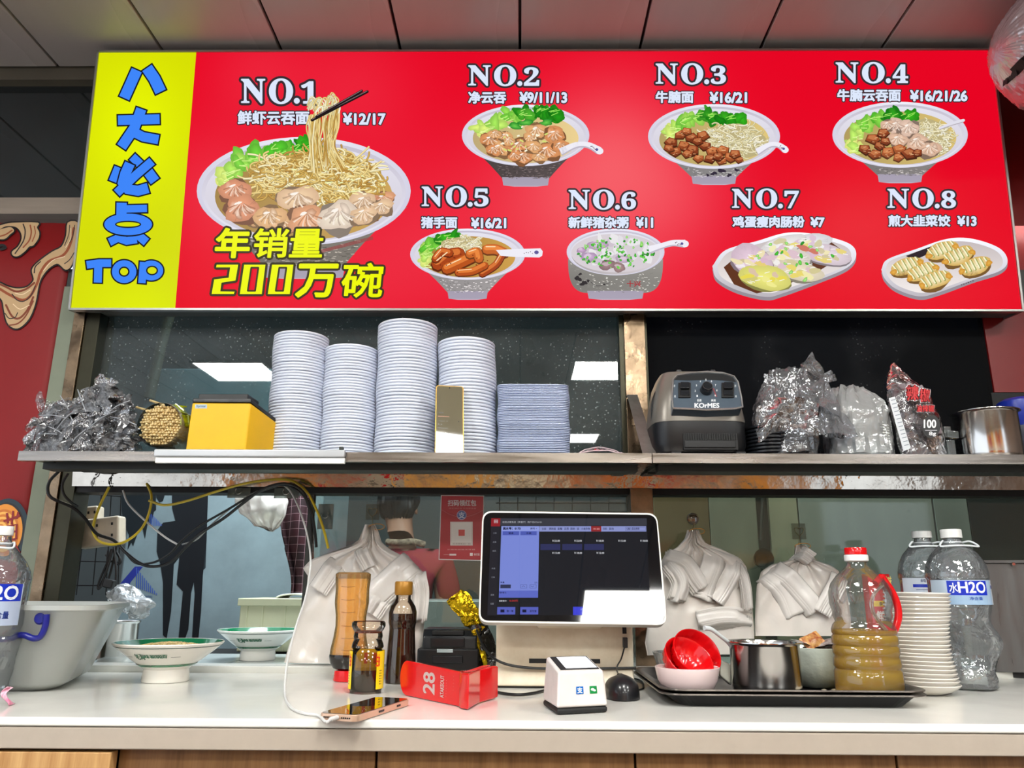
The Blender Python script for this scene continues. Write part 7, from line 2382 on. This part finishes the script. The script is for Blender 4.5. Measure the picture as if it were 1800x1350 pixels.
for (cx_) in (1480, 1503):
    em.tube([P3(cx_ + 9 * math.cos(a), 1036 + 24 * math.sin(a), Yo - .0395 + abs(cx_ - 1500) * .0003) for a in [2 * PI * k / 24 for k in range(25)]], .0014, 6)
em.obj('moulded_loops', t, clr, kind='stuff')
t = thing('paper_scrap', 'crumpled cream paper scrap under the oil bottle on the tray', 'paper', base(1458, 1222, ZT))
MB().grid(lambda u, v: (lambda q_: Vector((q_.x, q_.y, ZT + .0012 + .006 * abs(noise.noise(Vector((u * 4, v * 3, 9)))))))(base(1440 + 70 * u, 1216 + 11 * v, ZT)), 20, 8).obj('paper', t, mat('cream_paper', (226, 216, 192), .6), solid=.0006)

# ---- saucers
Yu = base(1630, 1226).y + .05
xu = X(1629, 1222, Yu)
mu = mpp(1629, 1150, Yu)
zu_t = atY(1616, 1043, Yu).z
NS_ = 24
ph = (zu_t - ZC - .016) / (NS_ - 1)
first = None
for i in range(NS_):
    z = ZC + .0008 + i * ph; x = xu + (.006 * math.sin(i * .23 + 2.6)) - .003; R_ = 56 * mu
    if first is None:
        hs = .017
        first = MB().lathe(x, Yu, [(.0005, z + .001), (R_ * .5, z), (R_ * .56, z + .001), (R_ * .8, z + hs * .35), (R_ * .95, z + hs * .72), (R_, z + hs * .92), (R_ * .99, z + hs), (R_ * .94, z + hs * .96), (R_ * .8, z + hs * .55), (R_ * .5, z + .004), (.0005, z + .004)], 44).obj('saucer', None, 'ceramic', ang=60)
        tagp(first, 'white saucer in the tall stack between the oil and water bottles', 'saucer', 'stacked white saucers'); p0 = (x, z); o = first
        o['label'] = 'bottom white saucer of the tall stack, resting on the counter'
    else:
        o = first.copy(); col.objects.link(o); o.location = first.location + Vector((x - p0[0], .001 * math.sin(i), z - p0[1])); o.rotation_euler = (rng.uniform(-.015, .015), .02 * math.sin(i * .3), 0)
        s_ = 1 - .004 * i / 4; o.scale = (s_, s_, 1)
        o['label'] = 'top white saucer of the tall stack' if i == NS_ - 1 else 'white saucer inside the tall stack between the oil and water bottles'

# ---- red seasoning box
Yv = base(1560, 1200).y + .1
t = thing('red_seasoning_box', 'red printed seasoning carton seen through the oil bottle handle', 'carton', (X(1558, 1190, Yv), Yv, ZC))
MB().box(X(1530, 1060, Yv), X(1569, 1060, Yv), Yv, Yv + .03, ZC + .001, Z(1550, 1009, Yv)).obj('carton', t, mat('red_carton', (196, 18, 24), .3, coat=.3), bev=.001)
p = Pic(lambda x, y: P3(x, y, Yv - .0003), Vector((0, -1, 0)))
p.text('美味', 1553, 1013, 1567, 1030, (240, 214, 120), 1, .3); p.rect(1536, 1056, 1566, 1066, (230, 190, 40), 1); p.text('李锦记', 1545, 1058, 1565, 1065, (60, 30, 10), 2, .1)
p.text('鲜', 1541, 1074, 1553, 1092, (245, 236, 230), 1, .5); p.text('福', 1555, 1074, 1567, 1090, (245, 236, 230), 1, .5); p.text('汤', 1550, 1092, 1564, 1106, (245, 236, 230), 1, .5)
p.obj('carton_print', t, 'printgloss')

# ---- steel appliance at the right edge
Yx = base(1745, 1192).y
t = thing('steel_cabinet', 'brushed steel appliance at the right end of the counter behind the water bottles', 'appliance', (X(1800, 1200, Yx) + .1, Yx + .1, ZC))
xa_ = X(1736, 1100, Yx)
zt4 = Z(1740, 985, Yx)
rot_ = -.22
R_ = Matrix.Rotation(rot_, 3, 'Z')
o3 = Vector((xa_, Yx, 0))


def rp_(x, y, z): return o3 + R_ @ Vector((x, y, 0)) + Vector((0, 0, z))


def rbox(mb, x0, x1, y0, y1, z0, z1):
    n = len(mb.v); mb.v += [rp_(x, y, z) for x, y, z in ((x0, y0, z0), (x1, y0, z0), (x1, y1, z0), (x0, y1, z0), (x0, y0, z1), (x1, y0, z1), (x1, y1, z1), (x0, y1, z1))]
    mb.f += [tuple(n + i for i in q_) for q_ in ((0, 3, 2, 1), (4, 5, 6, 7), (0, 1, 5, 4), (1, 2, 6, 5), (2, 3, 7, 6), (3, 0, 4, 7))]; return mb


dst = mat('dull_brushed_steel', (104, 104, 104), .36, .55, vary=.15, vscale=4, stretch=(12, 12, 1), rvary=.1)
rbox(MB(), 0, .5, 0, .12, ZC + .012, zt4 - .006).obj('body', t, dst, bev=.002)
rbox(MB(), -.003, .503, -.006, .12, zt4 - .006, zt4).obj('top_plate', t, dst, bev=.001)
rbox(MB(), .01, .49, .01, .11, ZC + .0008, ZC + .012).obj('plinth', t, 'blackm')
MB().lathe(0, 0, [(.0005, 0), (.004, .0005), (.003, .002), (.0005, .002)], 14, axis=R_ @ Matrix.Rotation(PI / 2, 3, 'X'), org=rp_(.065, -.006, zt4 - .008)).obj('screw', t, 'chrome')

# ---- poster on the glass
t = thing('red_envelope_poster', 'small pink-red poster with white writing stuck on the glass left of the till', 'poster', P3(812, 985, YG - .002))
pc_ = [(775, 870), (851, 871), (850, 986), (771, 984)]
MB().prism([P3(x, y, YG - .0012) for x, y in pc_], (0, .0008, 0)).obj('sheet', t, 'white')
p = Pic(lambda x, y: P3(x, y, YG - .0016), Vector((0, -1, 0)))
p.poly([(776.5, 871.5), (849.5, 872.5), (848.6, 984.5), (772.5, 982.5)], (178, 62, 72), 0)
p.poly([(776.5, 871.5), (849.5, 872.5), (849.2, 896), (812, 909), (776, 896)], (188, 70, 80), 1)
p.stroke([(776, 896), (793, 905), (812, 909), (832, 905), (849, 897)], .5, (214, 130, 136), 2, n=4)
p.text('扫码领红包', 787.5, 879, 837, 889.5, (240, 226, 228), 3, .35)
p.text('天天领红包 天天有惊喜', 789, 892.5, 837, 894.8, (222, 160, 164), 3, 0)
p.ell(811.5, 905.5, 8.6, 8.4, (206, 190, 214), 3, seg=28); p.ell(811.5, 905.5, 7.6, 7.4, (86, 108, 168), 4, seg=28); p.text('支', 806, 900, 817, 911, (226, 232, 244), 5, .25)
p.rect(791.5, 917, 831, 959, (224, 214, 208), 3); p.rect(794, 919, 828.5, 953, (232, 226, 220), 4); p.rect(806, 931, 817, 942, (206, 84, 84), 5)
p.text('打开手机扫一扫', 796, 954.5, 827, 957.5, (120, 90, 90), 5, 0)
p.text('长期有效每天可领', 786, 965, 835, 967, (226, 170, 172), 3, 0)
p.rect(790, 973.5, 802, 976.5, (232, 216, 216), 3); p.stroke([(780, 975), (789, 975)], .4, (232, 210, 212), 3)
p.rect(826, 972, 831, 977, (236, 220, 222), 3); p.text('收付宝', 833, 972.5, 843, 976.5, (236, 216, 218), 3, .05)
p.obj('poster_print', t, 'printgloss')

# ================================================================ KITCHEN BEHIND THE GLASS
YK = 2.62
kt = thing('kitchen_bench', 'tiled bench running behind the hatch, one bowl standing on it', 'bench', (0, 2.1, 0))
MB().box(xl2 + .01, 2.4, YB + .056, 2.45, .82, ZC - .008).obj('bench_slab', kt, 'dark')
tm = mat('grey_wall_tile', (170, 178, 176), .2, vary=.15, vscale=6)
f0_ = None
for i in range(0, 16):
    for j in range(2):
        xa_ = xl2 + .012 + i * .17; ya_ = YB + .058 + j * .205
        if f0_ is None:
            f0_ = MB().box(xa_, xa_ + .166, ya_, ya_ + .201, ZC - .0078, ZC).obj('tile', kt, tm, bev=.001); q0 = (xa_, ya_)
        else:
            c = f0_.copy(); col.objects.link(c); c.parent = kt; c.location.x = f0_.location.x + xa_ - q0[0]; c.location.y = f0_.location.y + ya_ - q0[1]

# steel refrigerator with peeled tape and a printed logo
fx0, fx1 = X(212, 1000, YK), X(560, 1000, YK)
fz1 = Z(400, 845, YK)
t = thing('kitchen_refrigerator', 'grey-blue refrigerator side with dark peeled tape and a blue triangle print, behind the hatch', 'refrigerator', ((fx0 + fx1) / 2, YK, 0))
MB().box(fx0, fx1, YK, YK + .4, 0.02, fz1 + .4).obj('body', t, mat('grey_blue_enamel', (140, 160, 166), .3, vary=.12, vscale=3, vcol=(118, 134, 138)), bev=.01)
p = Pic(lambda x, y: P3(x, y, YK - .0008), Vector((0, -1, 0)))


def kz(x, y): return (x / 3.14, 820 + y / 3.14)


DT = (18, 26, 30)
p.poly([kz(*q) for q in [(668, 150), (860, 150), (862, 240), (850, 250), (830, 330), (818, 300), (800, 400), (785, 330), (760, 370), (735, 440), (725, 420), (705, 460), (712, 380), (690, 330), (672, 250)]], DT, 1)
p.poly([kz(*q) for q in [(950, 100), (1150, 100), (1140, 420), (1120, 600), (1110, 800), (1095, 955), (1060, 955), (1075, 700), (1070, 640), (1055, 700), (1040, 900), (1020, 955), (985, 955), (1010, 690), (975, 650), (990, 500), (960, 540), (945, 800), (920, 950), (900, 930), (900, 640), (885, 540), (865, 470), (870, 350), (900, 310), (968, 300), (950, 230)]], DT, 1)
p.poly([kz(*q) for q in [(860, 110), (925, 110), (900, 190), (880, 200), (862, 170)]], DT, 1)
p.poly([kz(*q) for q in [(1000, 100), (1150, 100), (1145, 250), (1135, 560), (1090, 600), (1000, 500)]], (44, 56, 60), 0)
BLU = (38, 50, 140)
p.poly([kz(*q) for q in [(618, 700), (745, 552), (790, 552), (720, 640), (700, 700)]], BLU, 2)
for k in range(12):
    x = 752 + k * 11; p.poly([kz(*q) for q in [(x, 556 + k * 14), (x + 5, 562 + k * 14), (x + 5, 670 + k * 4), (x, 668 + k * 4)]], (62, 92, 172), 2)
    if k < 8: x = 826 + k * 9; p.poly([kz(*q) for q in [(x, 252 + k * 9), (x + 4, 256 + k * 9), (x + 4, 330), (x, 326)]], (62, 92, 172), 2)
p.text('SHANSHUI', *kz(792, 712), *kz(840, 726), (60, 86, 130), 2, .05)
p.obj('tape_and_print', t, 'print', kind='stuff')

# white tiled wall and wire grid at the far left
struct('wall_tiled', MB().box(-2.2, fx0 - .03, 2.3, 2.34, ZC, 1.75), mat('pale_blue_tile', (226, 234, 236), .3, vary=.15, vscale=3), label='pale wall behind the wire grid')
t = thing('wire_grid', 'black wire grid panel hanging inside the hatch at the left', 'grid', P3(170, 1045, 1.97))
gw = mat('black_wire', (24, 26, 28), .4, .5)
for k, (a, b_) in enumerate((((156, 862), (134, 1046)), ((179, 862), (162, 1046)), ((196, 862), (186, 1046)), ((213, 862), (207, 1046)))):
    MB().tube([P3(*a, 1.97), P3(*b_, 1.97)], .0013, 6).obj('wire', t, gw)
for (y, s_) in ((868, 5), (988, 0), (1031, -2)):
    MB().tube([P3(128, y - 2, 1.972), P3(214, y + s_, 1.972)], .0015, 6).obj('wire', t, gw)

# power strips
bei = mat('beige_plastic', (204, 190, 168), .4, vary=.2, vscale=20)
for (c, h, r, lb, nh) in (((178, 936), (.052, .02, .034), -.13, 'large beige power socket block hanging on the wire grid', 6), ((162, 912), (.022, .018, .03), -.1, 'smaller beige socket block behind the large one', 3)):
    Yy = 1.90 if nh == 6 else 1.945
    cc = P3(*c, Yy)
    t = thing('socket_block', lb, 'socket', cc, 'beige socket blocks')
    R_ = Euler((0, r, 0)).to_matrix()
    MB().obox(cc, h, R_).obj('housing', t, bei, bev=.006, segs=3)
    hl = MB()
    for k in range(nh): hl.obox(cc + R_ @ Vector((-h[0] * .7 + h[0] * 1.4 * (k % 3) / 2, -h[1] - .0003, h[2] * (.45 if k < 3 else -.35))), (.0022, .0008, .0032), R_)
    hl.obj('socket_holes', t, 'blackm', kind='stuff')
# cable bunch with plugs
t = thing('plug_cables', 'bunch of black cables with a plug hanging below the socket blocks', 'cables', P3(190, 1035, 1.86))
for k, pts in enumerate(([(196, 965), (188, 990), (176, 1018), (172, 1034), (178, 1030), (190, 995), (198, 965)], [(200, 962), (204, 1000), (203, 1030)], [(190, 968), (186, 1005), (176, 1030)], [(205, 960), (196, 1000), (190, 1022)], [(204, 968), (212, 985), (208, 992), (196, 985), (186, 975)])):
    MB().tube([P3(x, y, 1.86 + .004 * k) for x, y in pts], .0026, 8, smooth=5).obj('cord', t, 'rubber')
MB().obox(P3(192, 1026, 1.85), (.012, .009, .010), (0, .2, 0)).obj('plug', t, 'rubber', bev=.003)
pn_ = MB().obox(P3(184, 1030, 1.845), (.006, .001, .0022), (0, .2, 0)); pn_.obj('plug_pin', t, 'chrome')

# loose cables in the hatch
yc = mat('yellow_cable', (206, 180, 40), .4)
for nm, pts, r, m_c, lb in (
        ('black_cable', [(104, 828, 1.7), (88, 845, 1.7), (84, 862, 1.7), (92, 876, 1.7), (128, 892, 1.72), (150, 912, 1.74), (170, 938, 1.76), (200, 950, 1.78), (222, 972, 1.78), (246, 990, 1.78), (270, 996, 1.78), (300, 988, 1.78), (326, 962, 1.77), (352, 938, 1.76), (392, 912, 1.75), (428, 884, 1.74), (462, 860, 1.73), (500, 850, 1.73), (530, 862, 1.74), (546, 895, 1.76), (553, 930, 1.77), (556, 962, 1.78)], .0034, 'rubber', 'thick black cable sagging across the whole hatch'),
        ('black_cable', [(120, 832, 1.69), (110, 850, 1.69), (112, 868, 1.69), (124, 882, 1.7), (136, 890, 1.72)], .0028, 'rubber', 'short black cable hanging at the steel post'),
        ('black_cable', [(218, 968, 1.785), (240, 990, 1.785), (272, 988, 1.785), (300, 972, 1.78), (320, 950, 1.77), (350, 925, 1.76), (400, 896, 1.75), (440, 872, 1.745), (480, 856, 1.742), (505, 854, 1.742), (534, 872, 1.745), (546, 910, 1.77), (548, 955, 1.78)], .0026, 'rubber', 'thinner black cable twisted with the thick one'),
        ('yellow_cable', [(192, 856, 1.79), (176, 888, 1.79), (166, 916, 1.785), (164, 936, 1.78), (176, 952, 1.78), (200, 957, 1.78), (224, 950, 1.78), (248, 930, 1.78), (262, 902, 1.78), (266, 872, 1.78), (258, 850, 1.79)], .003, yc, 'yellow cable looped below the beam at the left'),
        ('yellow_cable', [(262, 880, 1.775), (290, 888, 1.77), (330, 880, 1.765), (380, 864, 1.76), (430, 850, 1.75), (480, 843, 1.745), (515, 846, 1.745), (540, 866, 1.75), (558, 900, 1.765), (570, 935, 1.775), (577, 964, 1.78)], .003, yc, 'yellow cable arching over the hatch to the glass edge'),
        ('white_cable', [(216, 862, 1.80), (226, 886, 1.795), (256, 916, 1.79), (290, 944, 1.785), (312, 957, 1.785)], .0022, wc, 'white cable running diagonally in front of the refrigerator'),
        ('grey_cable', [(320, 957, 1.79), (346, 948, 1.785), (372, 922, 1.78), (410, 890, 1.775), (448, 866, 1.765), (470, 856, 1.76)], .0018, mat('grey_cable', (150, 152, 152), .4), 'thin grey cable beside the black ones')):
    tagp(MB().tube([P3(*q) for q in pts], r, 8, smooth=6).obj(nm, None, m_c), lb, 'cable')

# adhesive plates under the beam
for (x0_, y0_, x1_, y1_, lb) in ((399, 857, 441, 875, 'adhesive hook plate at the left end of the hatch beam'), (481, 858, 526, 876, 'adhesive hook plate the cables run over'), (557, 886, 587, 930, 'clear adhesive hook plate on the glass right of the cables')):
    a, b_ = P3(x0_, y1_, 1.795), P3(x1_, y0_, 1.795)
    if x0_ > 550: a, b_ = P3(x0_, y1_, YG - .002), P3(x1_, y0_, YG - .002)
    t = thing('hook_plate', lb, 'hook', ((a.x + b_.x) / 2, a.y, a.z), 'adhesive hook plates')
    MB().box(a.x, b_.x, a.y, a.y + .0012, a.z, b_.z).obj('plate', t, film('plate_plastic', (190, 196, 192), base=.05, gain=.8, body=.5, bodycol=(128, 134, 132)), bev=.0005)
    c = Vector(((a.x + b_.x) / 2, a.y, (a.z + b_.z) / 2 + .004))
    MB().tube([c + Vector((.008 * math.cos(q), -.002 - .004 * max(0, -math.sin(q)), .008 * math.sin(q))) for q in [PI * .8 + k * PI * 1.4 / 10 for k in range(11)]], .0008, 6).obj('hook', t, 'chrome')

# white bag hanging in the kitchen, checked shirt, crate
Yn = 2.3
t = thing('hanging_white_bag', 'white plastic bag hanging behind the hatch beside a checked shirt', 'bag', P3(450, 930, Yn))


def hb_(u, v):
    a = 2 * PI * u
    L_, R2 = [(440, 846), (418, 868), (410, 885), (425, 905), (447, 925), (470, 934)], [(480, 846), (496, 868), (507, 885), (503, 905), (492, 925), (480, 934)]
    t__ = v * 5; i = min(int(t__), 4); f = t__ - i
    l = L_[i][0] + (L_[i + 1][0] - L_[i][0]) * f; r = R2[i][0] + (R2[i + 1][0] - R2[i][0]) * f; y = L_[i][1] + (L_[i + 1][1] - L_[i][1]) * f
    p_ = P3((l + r) / 2 + (r - l) / 2 * math.cos(a), y, Yn + .05 * math.sin(a) * math.sin(PI * min(1, v + .12)))
    return p_ + noise.noise_vector(p_ * 24) * .010 + Vector((0, .004 * math.sin(a * 11 + v * 5), 0))


MB().grid(hb_, 60, 36, closeu=True).obj('film', t, bagw)
t = thing('checked_shirt', 'dark maroon checked shirt hanging behind the glass edge', 'shirt', P3(515, 1040, 2.36))
shm = mat('maroon_check', (62, 14, 26), .8)
nt = shm.node_tree; br = nt.nodes.new('ShaderNodeTexBrick'); tc_ = nt.nodes.new('ShaderNodeTexCoord'); mpn = nt.nodes.new('ShaderNodeMapping')
mpn.inputs['Rotation'].default_value = (PI / 2, .35, 0)
br.offset = 0; br.inputs['Color1'].default_value = rgb(58, 14, 24); br.inputs['Color2'].default_value = rgb(30, 8, 14); br.inputs['Mortar'].default_value = rgb(150, 120, 126)
br.inputs['Scale'].default_value = 22; br.inputs['Mortar Size'].default_value = .012; br.inputs['Brick Width'].default_value = .5; br.inputs['Row Height'].default_value = .5
nt.links.new(tc_.outputs['Object'], mpn.inputs[0]); nt.links.new(mpn.outputs[0], br.inputs[0]); nt.links.new(br.outputs[0], nt.nodes['Principled BSDF'].inputs['Base Color'])


def shf(x0, x1, k):
    def f(u, v):
        x = x0(v) + (x1(v) - x0(v)) * u
        return P3(x, 858 + 186 * v, 2.36 + .02 * math.sin(u * 9 + k) + .01 * math.sin(v * 7 + u * 4))
    return f


MB().grid(shf(lambda v: 505 - 12 * math.sin(v * 5) - 10 * (v > .55) * (v - .4), lambda v: 552, 0), 30, 40).obj('cloth', t, shm, solid=.008)
Yo2 = 2.42
t = thing('cream_crate', 'cream plastic crate on the bench behind the second bowl', 'crate', (X(480, 1110, Yo2), Yo2, ZC))
xc0, xc1 = X(417, 1080, Yo2 - .2), X(560, 1080, Yo2 - .2)
crm = mat('cream_crate', (206, 206, 172), .4, vary=.08, vscale=6)
zc1 = Z(480, 1052, Yo2 - .2)
MB().box(xc0 + .006, xc1 - .006, Yo2 - .2, Yo2, ZC + .001, zc1 - .004).obj('crate_body', t, crm, bev=.004)
MB().box(xc0, xc1, Yo2 - .206, Yo2 + .006, zc1 - .02, zc1).obj('rim', t, crm, bev=.002)
for px in (433, 461, 500, 540):
    MB().box(X(px, 1080, Yo2 - .2), X(px + 2, 1080, Yo2 - .2), Yo2 - .2035, Yo2 - .2, ZC + .004, zc1 - .02).obj('rib', t, crm)
t = thing('folded_sheet', 'folded white sheet on top of the cream crate', 'cloth', (X(520, 1045, Yo2 - .1), Yo2 - .1, zc1))
MB().grid(lambda u, v: Vector((X(488, 1045, Yo2 - .15) + .1 * u, Yo2 - .17 + .12 * v, zc1 + .002 + .012 * math.sin(PI * min(1, u * 1.3) / 1.3) ** .5)), 14, 4).obj('sheet', t, 'white', solid=.004)
# steel pot and crumpled bag behind the tub
Y6 = base(210, 1168).y + .04
t = thing('steel_stock_pot', 'steel pot behind the frosted tub with a plastic bag on it', 'pot', (X(208, 1168, Y6), Y6, ZC))
pot(t, 210, Y6, 31, 1092, ZC + .001, flare=.003)
t = thing('crumpled_clear_bag', 'crumpled whitish clear bag lying on the steel pot behind the tub', 'bag', P3(232, 1085, Y6 - .02))
cz_ = Z(230, 1090, Y6)


def cb_(u, v):
    a = 2 * PI * u; b_ = PI * (v - .5)
    c = P3(229, 1060, Y6 - .02)
    p_ = c + Vector((.058 * math.cos(b_) * math.cos(a), .04 * math.cos(b_) * math.sin(a), .032 * math.sin(b_) - .012 * math.cos(a)))
    q = noise.noise(p_ * 26); g = abs(noise.noise(p_ * 50))
    p_ = c + (p_ - c) * (1 + .5 * q - .35 * g)
    p_.z = max(p_.z, cz_ + .003)
    return p_


MB().grid(cb_, 60, 30, closeu=True).obj('film', t, film('cloudy_bag', (222, 226, 226), base=.10, gain=1.0, rough=.08, body=.45, bodycol=(206, 210, 212), bump=.8, bscale=40))

# cupboards seen through the right pane
t = thing('steel_cupboard', 'tall grey steel cupboard with several doors seen through the right pane', 'cupboard', (X(1450, 900, 2.7), 2.7, 0))
cols = [((1150, 1246), (112, 98, 70)), ((1247, 1330), (136, 140, 124)), ((1352, 1402), (168, 170, 146)), ((1404, 1640), (150, 160, 154)), ((1643, 1702), (136, 148, 144)), ((1703, 1900), (38, 46, 48))]
MB().box(X(1146, 900, 2.72), X(1905, 900, 2.72), 2.72, 3.0, .1, 2.1).obj('carcass', t, 'darkgrey')
for (a, b_), c in cols:
    MB().box(X(a, 900, 2.7), X(b_, 900, 2.7), 2.7, 2.719, .9, Z(1400, 852, 2.7)).obj('door', t, mat('cupboard_door', c, .45, .3, vary=.2, vscale=4, stretch=(3, 3, .6)), bev=.002)
t = thing('kitchen_ladle', 'dark ladle hanging between two cupboard doors', 'ladle', P3(1338, 1000, 2.695))
MB().tube([P3(1341, 862, 2.695), P3(1338, 950, 2.695)], .006, 8).lathe(0, 0, [(.0005, 0), (.02, .004), (.032, .02), (.034, .034)], 24, axis=Matrix.Rotation(PI / 2.2, 3, 'X'), org=P3(1338, 985, 2.7)).obj('ladle_body', t, 'darkgrey')
# prep bench and dark racks behind the middle pane
t = thing('steel_prep_bench', 'pale steel bench seen low through the glass behind the till', 'bench', (X(830, 1060, 2.55), 2.55, 0))
MB().box(X(563, 1056, 2.55), X(1120, 1056, 2.55), 2.55, 2.9, .1, Z(800, 1056, 2.55)).obj('bench_body', t, mat('pale_bench', (148, 154, 148), .4, .2, vary=.1), bev=.004)
t = thing('wire_rack', 'dark wire rack on the kitchen wall behind the till', 'rack', P3(960, 900, 4.49))
for k in range(8): MB().tube([P3(878 + k * 32, 862, 4.495), P3(878 + k * 32, 905, 4.495)], .003, 6).obj('wire', t, gw)
for y in (868, 884, 900): MB().tube([P3(872, y, 4.495), P3(1110, y, 4.495)], .0035, 6).obj('wire', t, gw)
# kitchen column and slanted duct seen through the upper pane
t = thing('kitchen_pipe', 'greenish grey slanting pipe seen through the upper left pane', 'pipe', P3(270, 690, 2.6))
MB().tube([P3(302, 540, 2.6), P3(285, 600, 2.6), P3(262, 700, 2.6)], .018, 16).obj('pipe', t, mat('dull_pipe', (112, 102, 84), .5))

# ---------------------------------------------------------------- figure behind the glass, standing in for a reflected person
import bmesh
YPn = 3.35
hc = P3(696, 893, YPn)


def skin(name, parent, nodes, edges, m, sub=1, label=None):
    b = BASE[parent.name]
    me = bpy.data.meshes.new(name)
    me.from_pydata([Vector(n_[:3]) - b for n_ in nodes], edges, [])
    o = bpy.data.objects.new(name, me); col.objects.link(o); o.parent = parent; BASE[o.name] = b
    md = o.modifiers.new('skin', 'SKIN'); md.use_smooth_shade = True
    me.skin_vertices.new(name='sv') if not me.skin_vertices else None
    sv_ = me.skin_vertices[0].data
    for i, n_ in enumerate(nodes):
        sv_[i].radius = (n_[3], n_[4]); sv_[i].use_root = (i == 0)
    s2 = o.modifiers.new('sub', 'SUBSURF'); s2.levels = sub; s2.render_levels = sub
    me.materials.append(m)
    if label: o['label'] = label
    return o


pz = hc.z
t = thing('person', 'person in a red top with dark hair, seen from behind, a figure put behind the glass for a reflection, head bowed', 'person', (hc.x + .04, YPn, 0))
x0 = hc.x + .03
sk = mat('skin', (176, 128, 104), .5)
cl_r = mat('red_top', (150, 40, 56), .8)
zs_ = pz - .20
skin('body', t, [(x0, YPn, .95, .13, .10), (x0, YPn, 1.12, .125, .09), (x0, YPn + .01, zs_ - .06, .15, .09), (x0, YPn + .005, zs_ + .02, .07, .06), (x0 - .005, YPn + .02, zs_ + .09, .052, .055), (hc.x, YPn + .05, pz - .02, .072, .085), (hc.x, YPn + .055, pz + .06, .06, .075),
                 (x0 - .17, YPn, zs_ - .03, .055, .055), (x0 - .21, YPn + .03, zs_ - .28, .042, .042), (x0 - .15, YPn + .24, zs_ - .36, .033, .033), (x0 - .10, YPn + .33, zs_ - .36, .035, .02),
                 (x0 + .17, YPn, zs_ - .03, .055, .055), (x0 + .21, YPn + .03, zs_ - .28, .042, .042), (x0 + .15, YPn + .24, zs_ - .36, .033, .033), (x0 + .10, YPn + .33, zs_ - .36, .035, .02),
                 (x0 - .09, YPn, .82, .085, .09), (x0 - .09, YPn, .45, .06, .06), (x0 - .09, YPn, .08, .04, .045), (x0 - .09, YPn + .10, .04, .04, .03),
                 (x0 + .09, YPn, .82, .085, .09), (x0 + .09, YPn, .45, .06, .06), (x0 + .09, YPn, .08, .04, .045), (x0 + .09, YPn + .10, .04, .04, .03)],
     [(0, 1), (1, 2), (2, 3), (3, 4), (4, 5), (5, 6), (2, 7), (7, 8), (8, 9), (9, 10), (2, 11), (11, 12), (12, 13), (13, 14), (0, 15), (15, 16), (16, 17), (17, 18), (0, 19), (19, 20), (20, 21), (21, 22)], sk, 2)
skin('top', t, [(x0, YPn, .93, .15, .115), (x0, YPn, 1.12, .14, .105), (x0, YPn + .01, zs_ - .05, .168, .105), (x0, YPn + .005, zs_ + .025, .08, .07),
                (x0 - .175, YPn, zs_ - .025, .066, .066), (x0 - .215, YPn + .02, zs_ - .20, .055, .055), (x0 + .175, YPn, zs_ - .025, .066, .066), (x0 + .215, YPn + .02, zs_ - .20, .055, .055)],
     [(0, 1), (1, 2), (2, 3), (2, 4), (4, 5), (2, 6), (6, 7)], cl_r, 2)
skin('trousers', t, [(x0, YPn, .93, .15, .12), (x0 - .09, YPn, .80, .10, .105), (x0 - .09, YPn, .45, .075, .075), (x0 - .09, YPn, .12, .06, .06), (x0 + .09, YPn, .80, .10, .105), (x0 + .09, YPn, .45, .075, .075), (x0 + .09, YPn, .12, .06, .06)],
     [(0, 1), (1, 2), (2, 3), (0, 4), (4, 5), (5, 6)], mat('dark_trousers', (30, 32, 40), .8), 2)
hr_ = MB()


def hairf(u, v):
    a = 2 * PI * u; b_ = PI * (v - .5)
    c = Vector((hc.x + .004, YPn + .03, pz + .035))
    d = Vector((.088 * math.cos(b_) * math.cos(a), .10 * math.cos(b_) * math.sin(a), .098 * math.sin(b_)))
    if d.z < -.03 and d.y > .02: d *= .85
    p_ = c + d
    return p_ + d.normalized() * (noise.noise(p_ * 30) * .012 + .004 * math.sin(a * 26 + v * 4))


hr_.grid(hairf, 60, 30, closeu=True); hr_.obj('hair', t, mat('dark_hair', (26, 26, 30), .5))
hr2 = MB(); hr2.grid(lambda u, v: Vector((hc.x + .06, YPn - .035, pz + .085)) + Vector((.042 * math.cos(2 * PI * u) * math.cos(PI * (v - .5)), .04 * math.sin(2 * PI * u) * math.cos(PI * (v - .5)), .042 * math.sin(PI * (v - .5)))) * (1 + .12 * math.sin(9 * v + 5 * u)), 30, 18, closeu=True)
hr2.obj('hair_bun', t, mat('dark_hair_bun', (30, 29, 32), .5))
for s_ in (-1, 1):
    MB().lathe(0, 0, [(.0005, -.006), (.013, -.005), (.018, 0), (.016, .006), (.008, .004), (.0005, .003)], 20, sx=.7, axis=Matrix.Rotation(s_ * PI / 2, 3, 'Y'), org=(hc.x + s_ * .083, YPn + .03, pz - .012)).obj('ear', t, sk)
MB().tube([Vector((x0 - .055, YPn - .03, zs_ + .055)), Vector((x0, YPn - .062, zs_ + .05)), Vector((x0 + .055, YPn - .045, zs_ + .055)), Vector((x0 + .10, YPn - .02, zs_ + .045))], .014, 12, smooth=4).obj('collar', t, mat('speckled_collar', (196, 176, 150), .8, vary=.6, vscale=60, vcol=(90, 70, 60)))
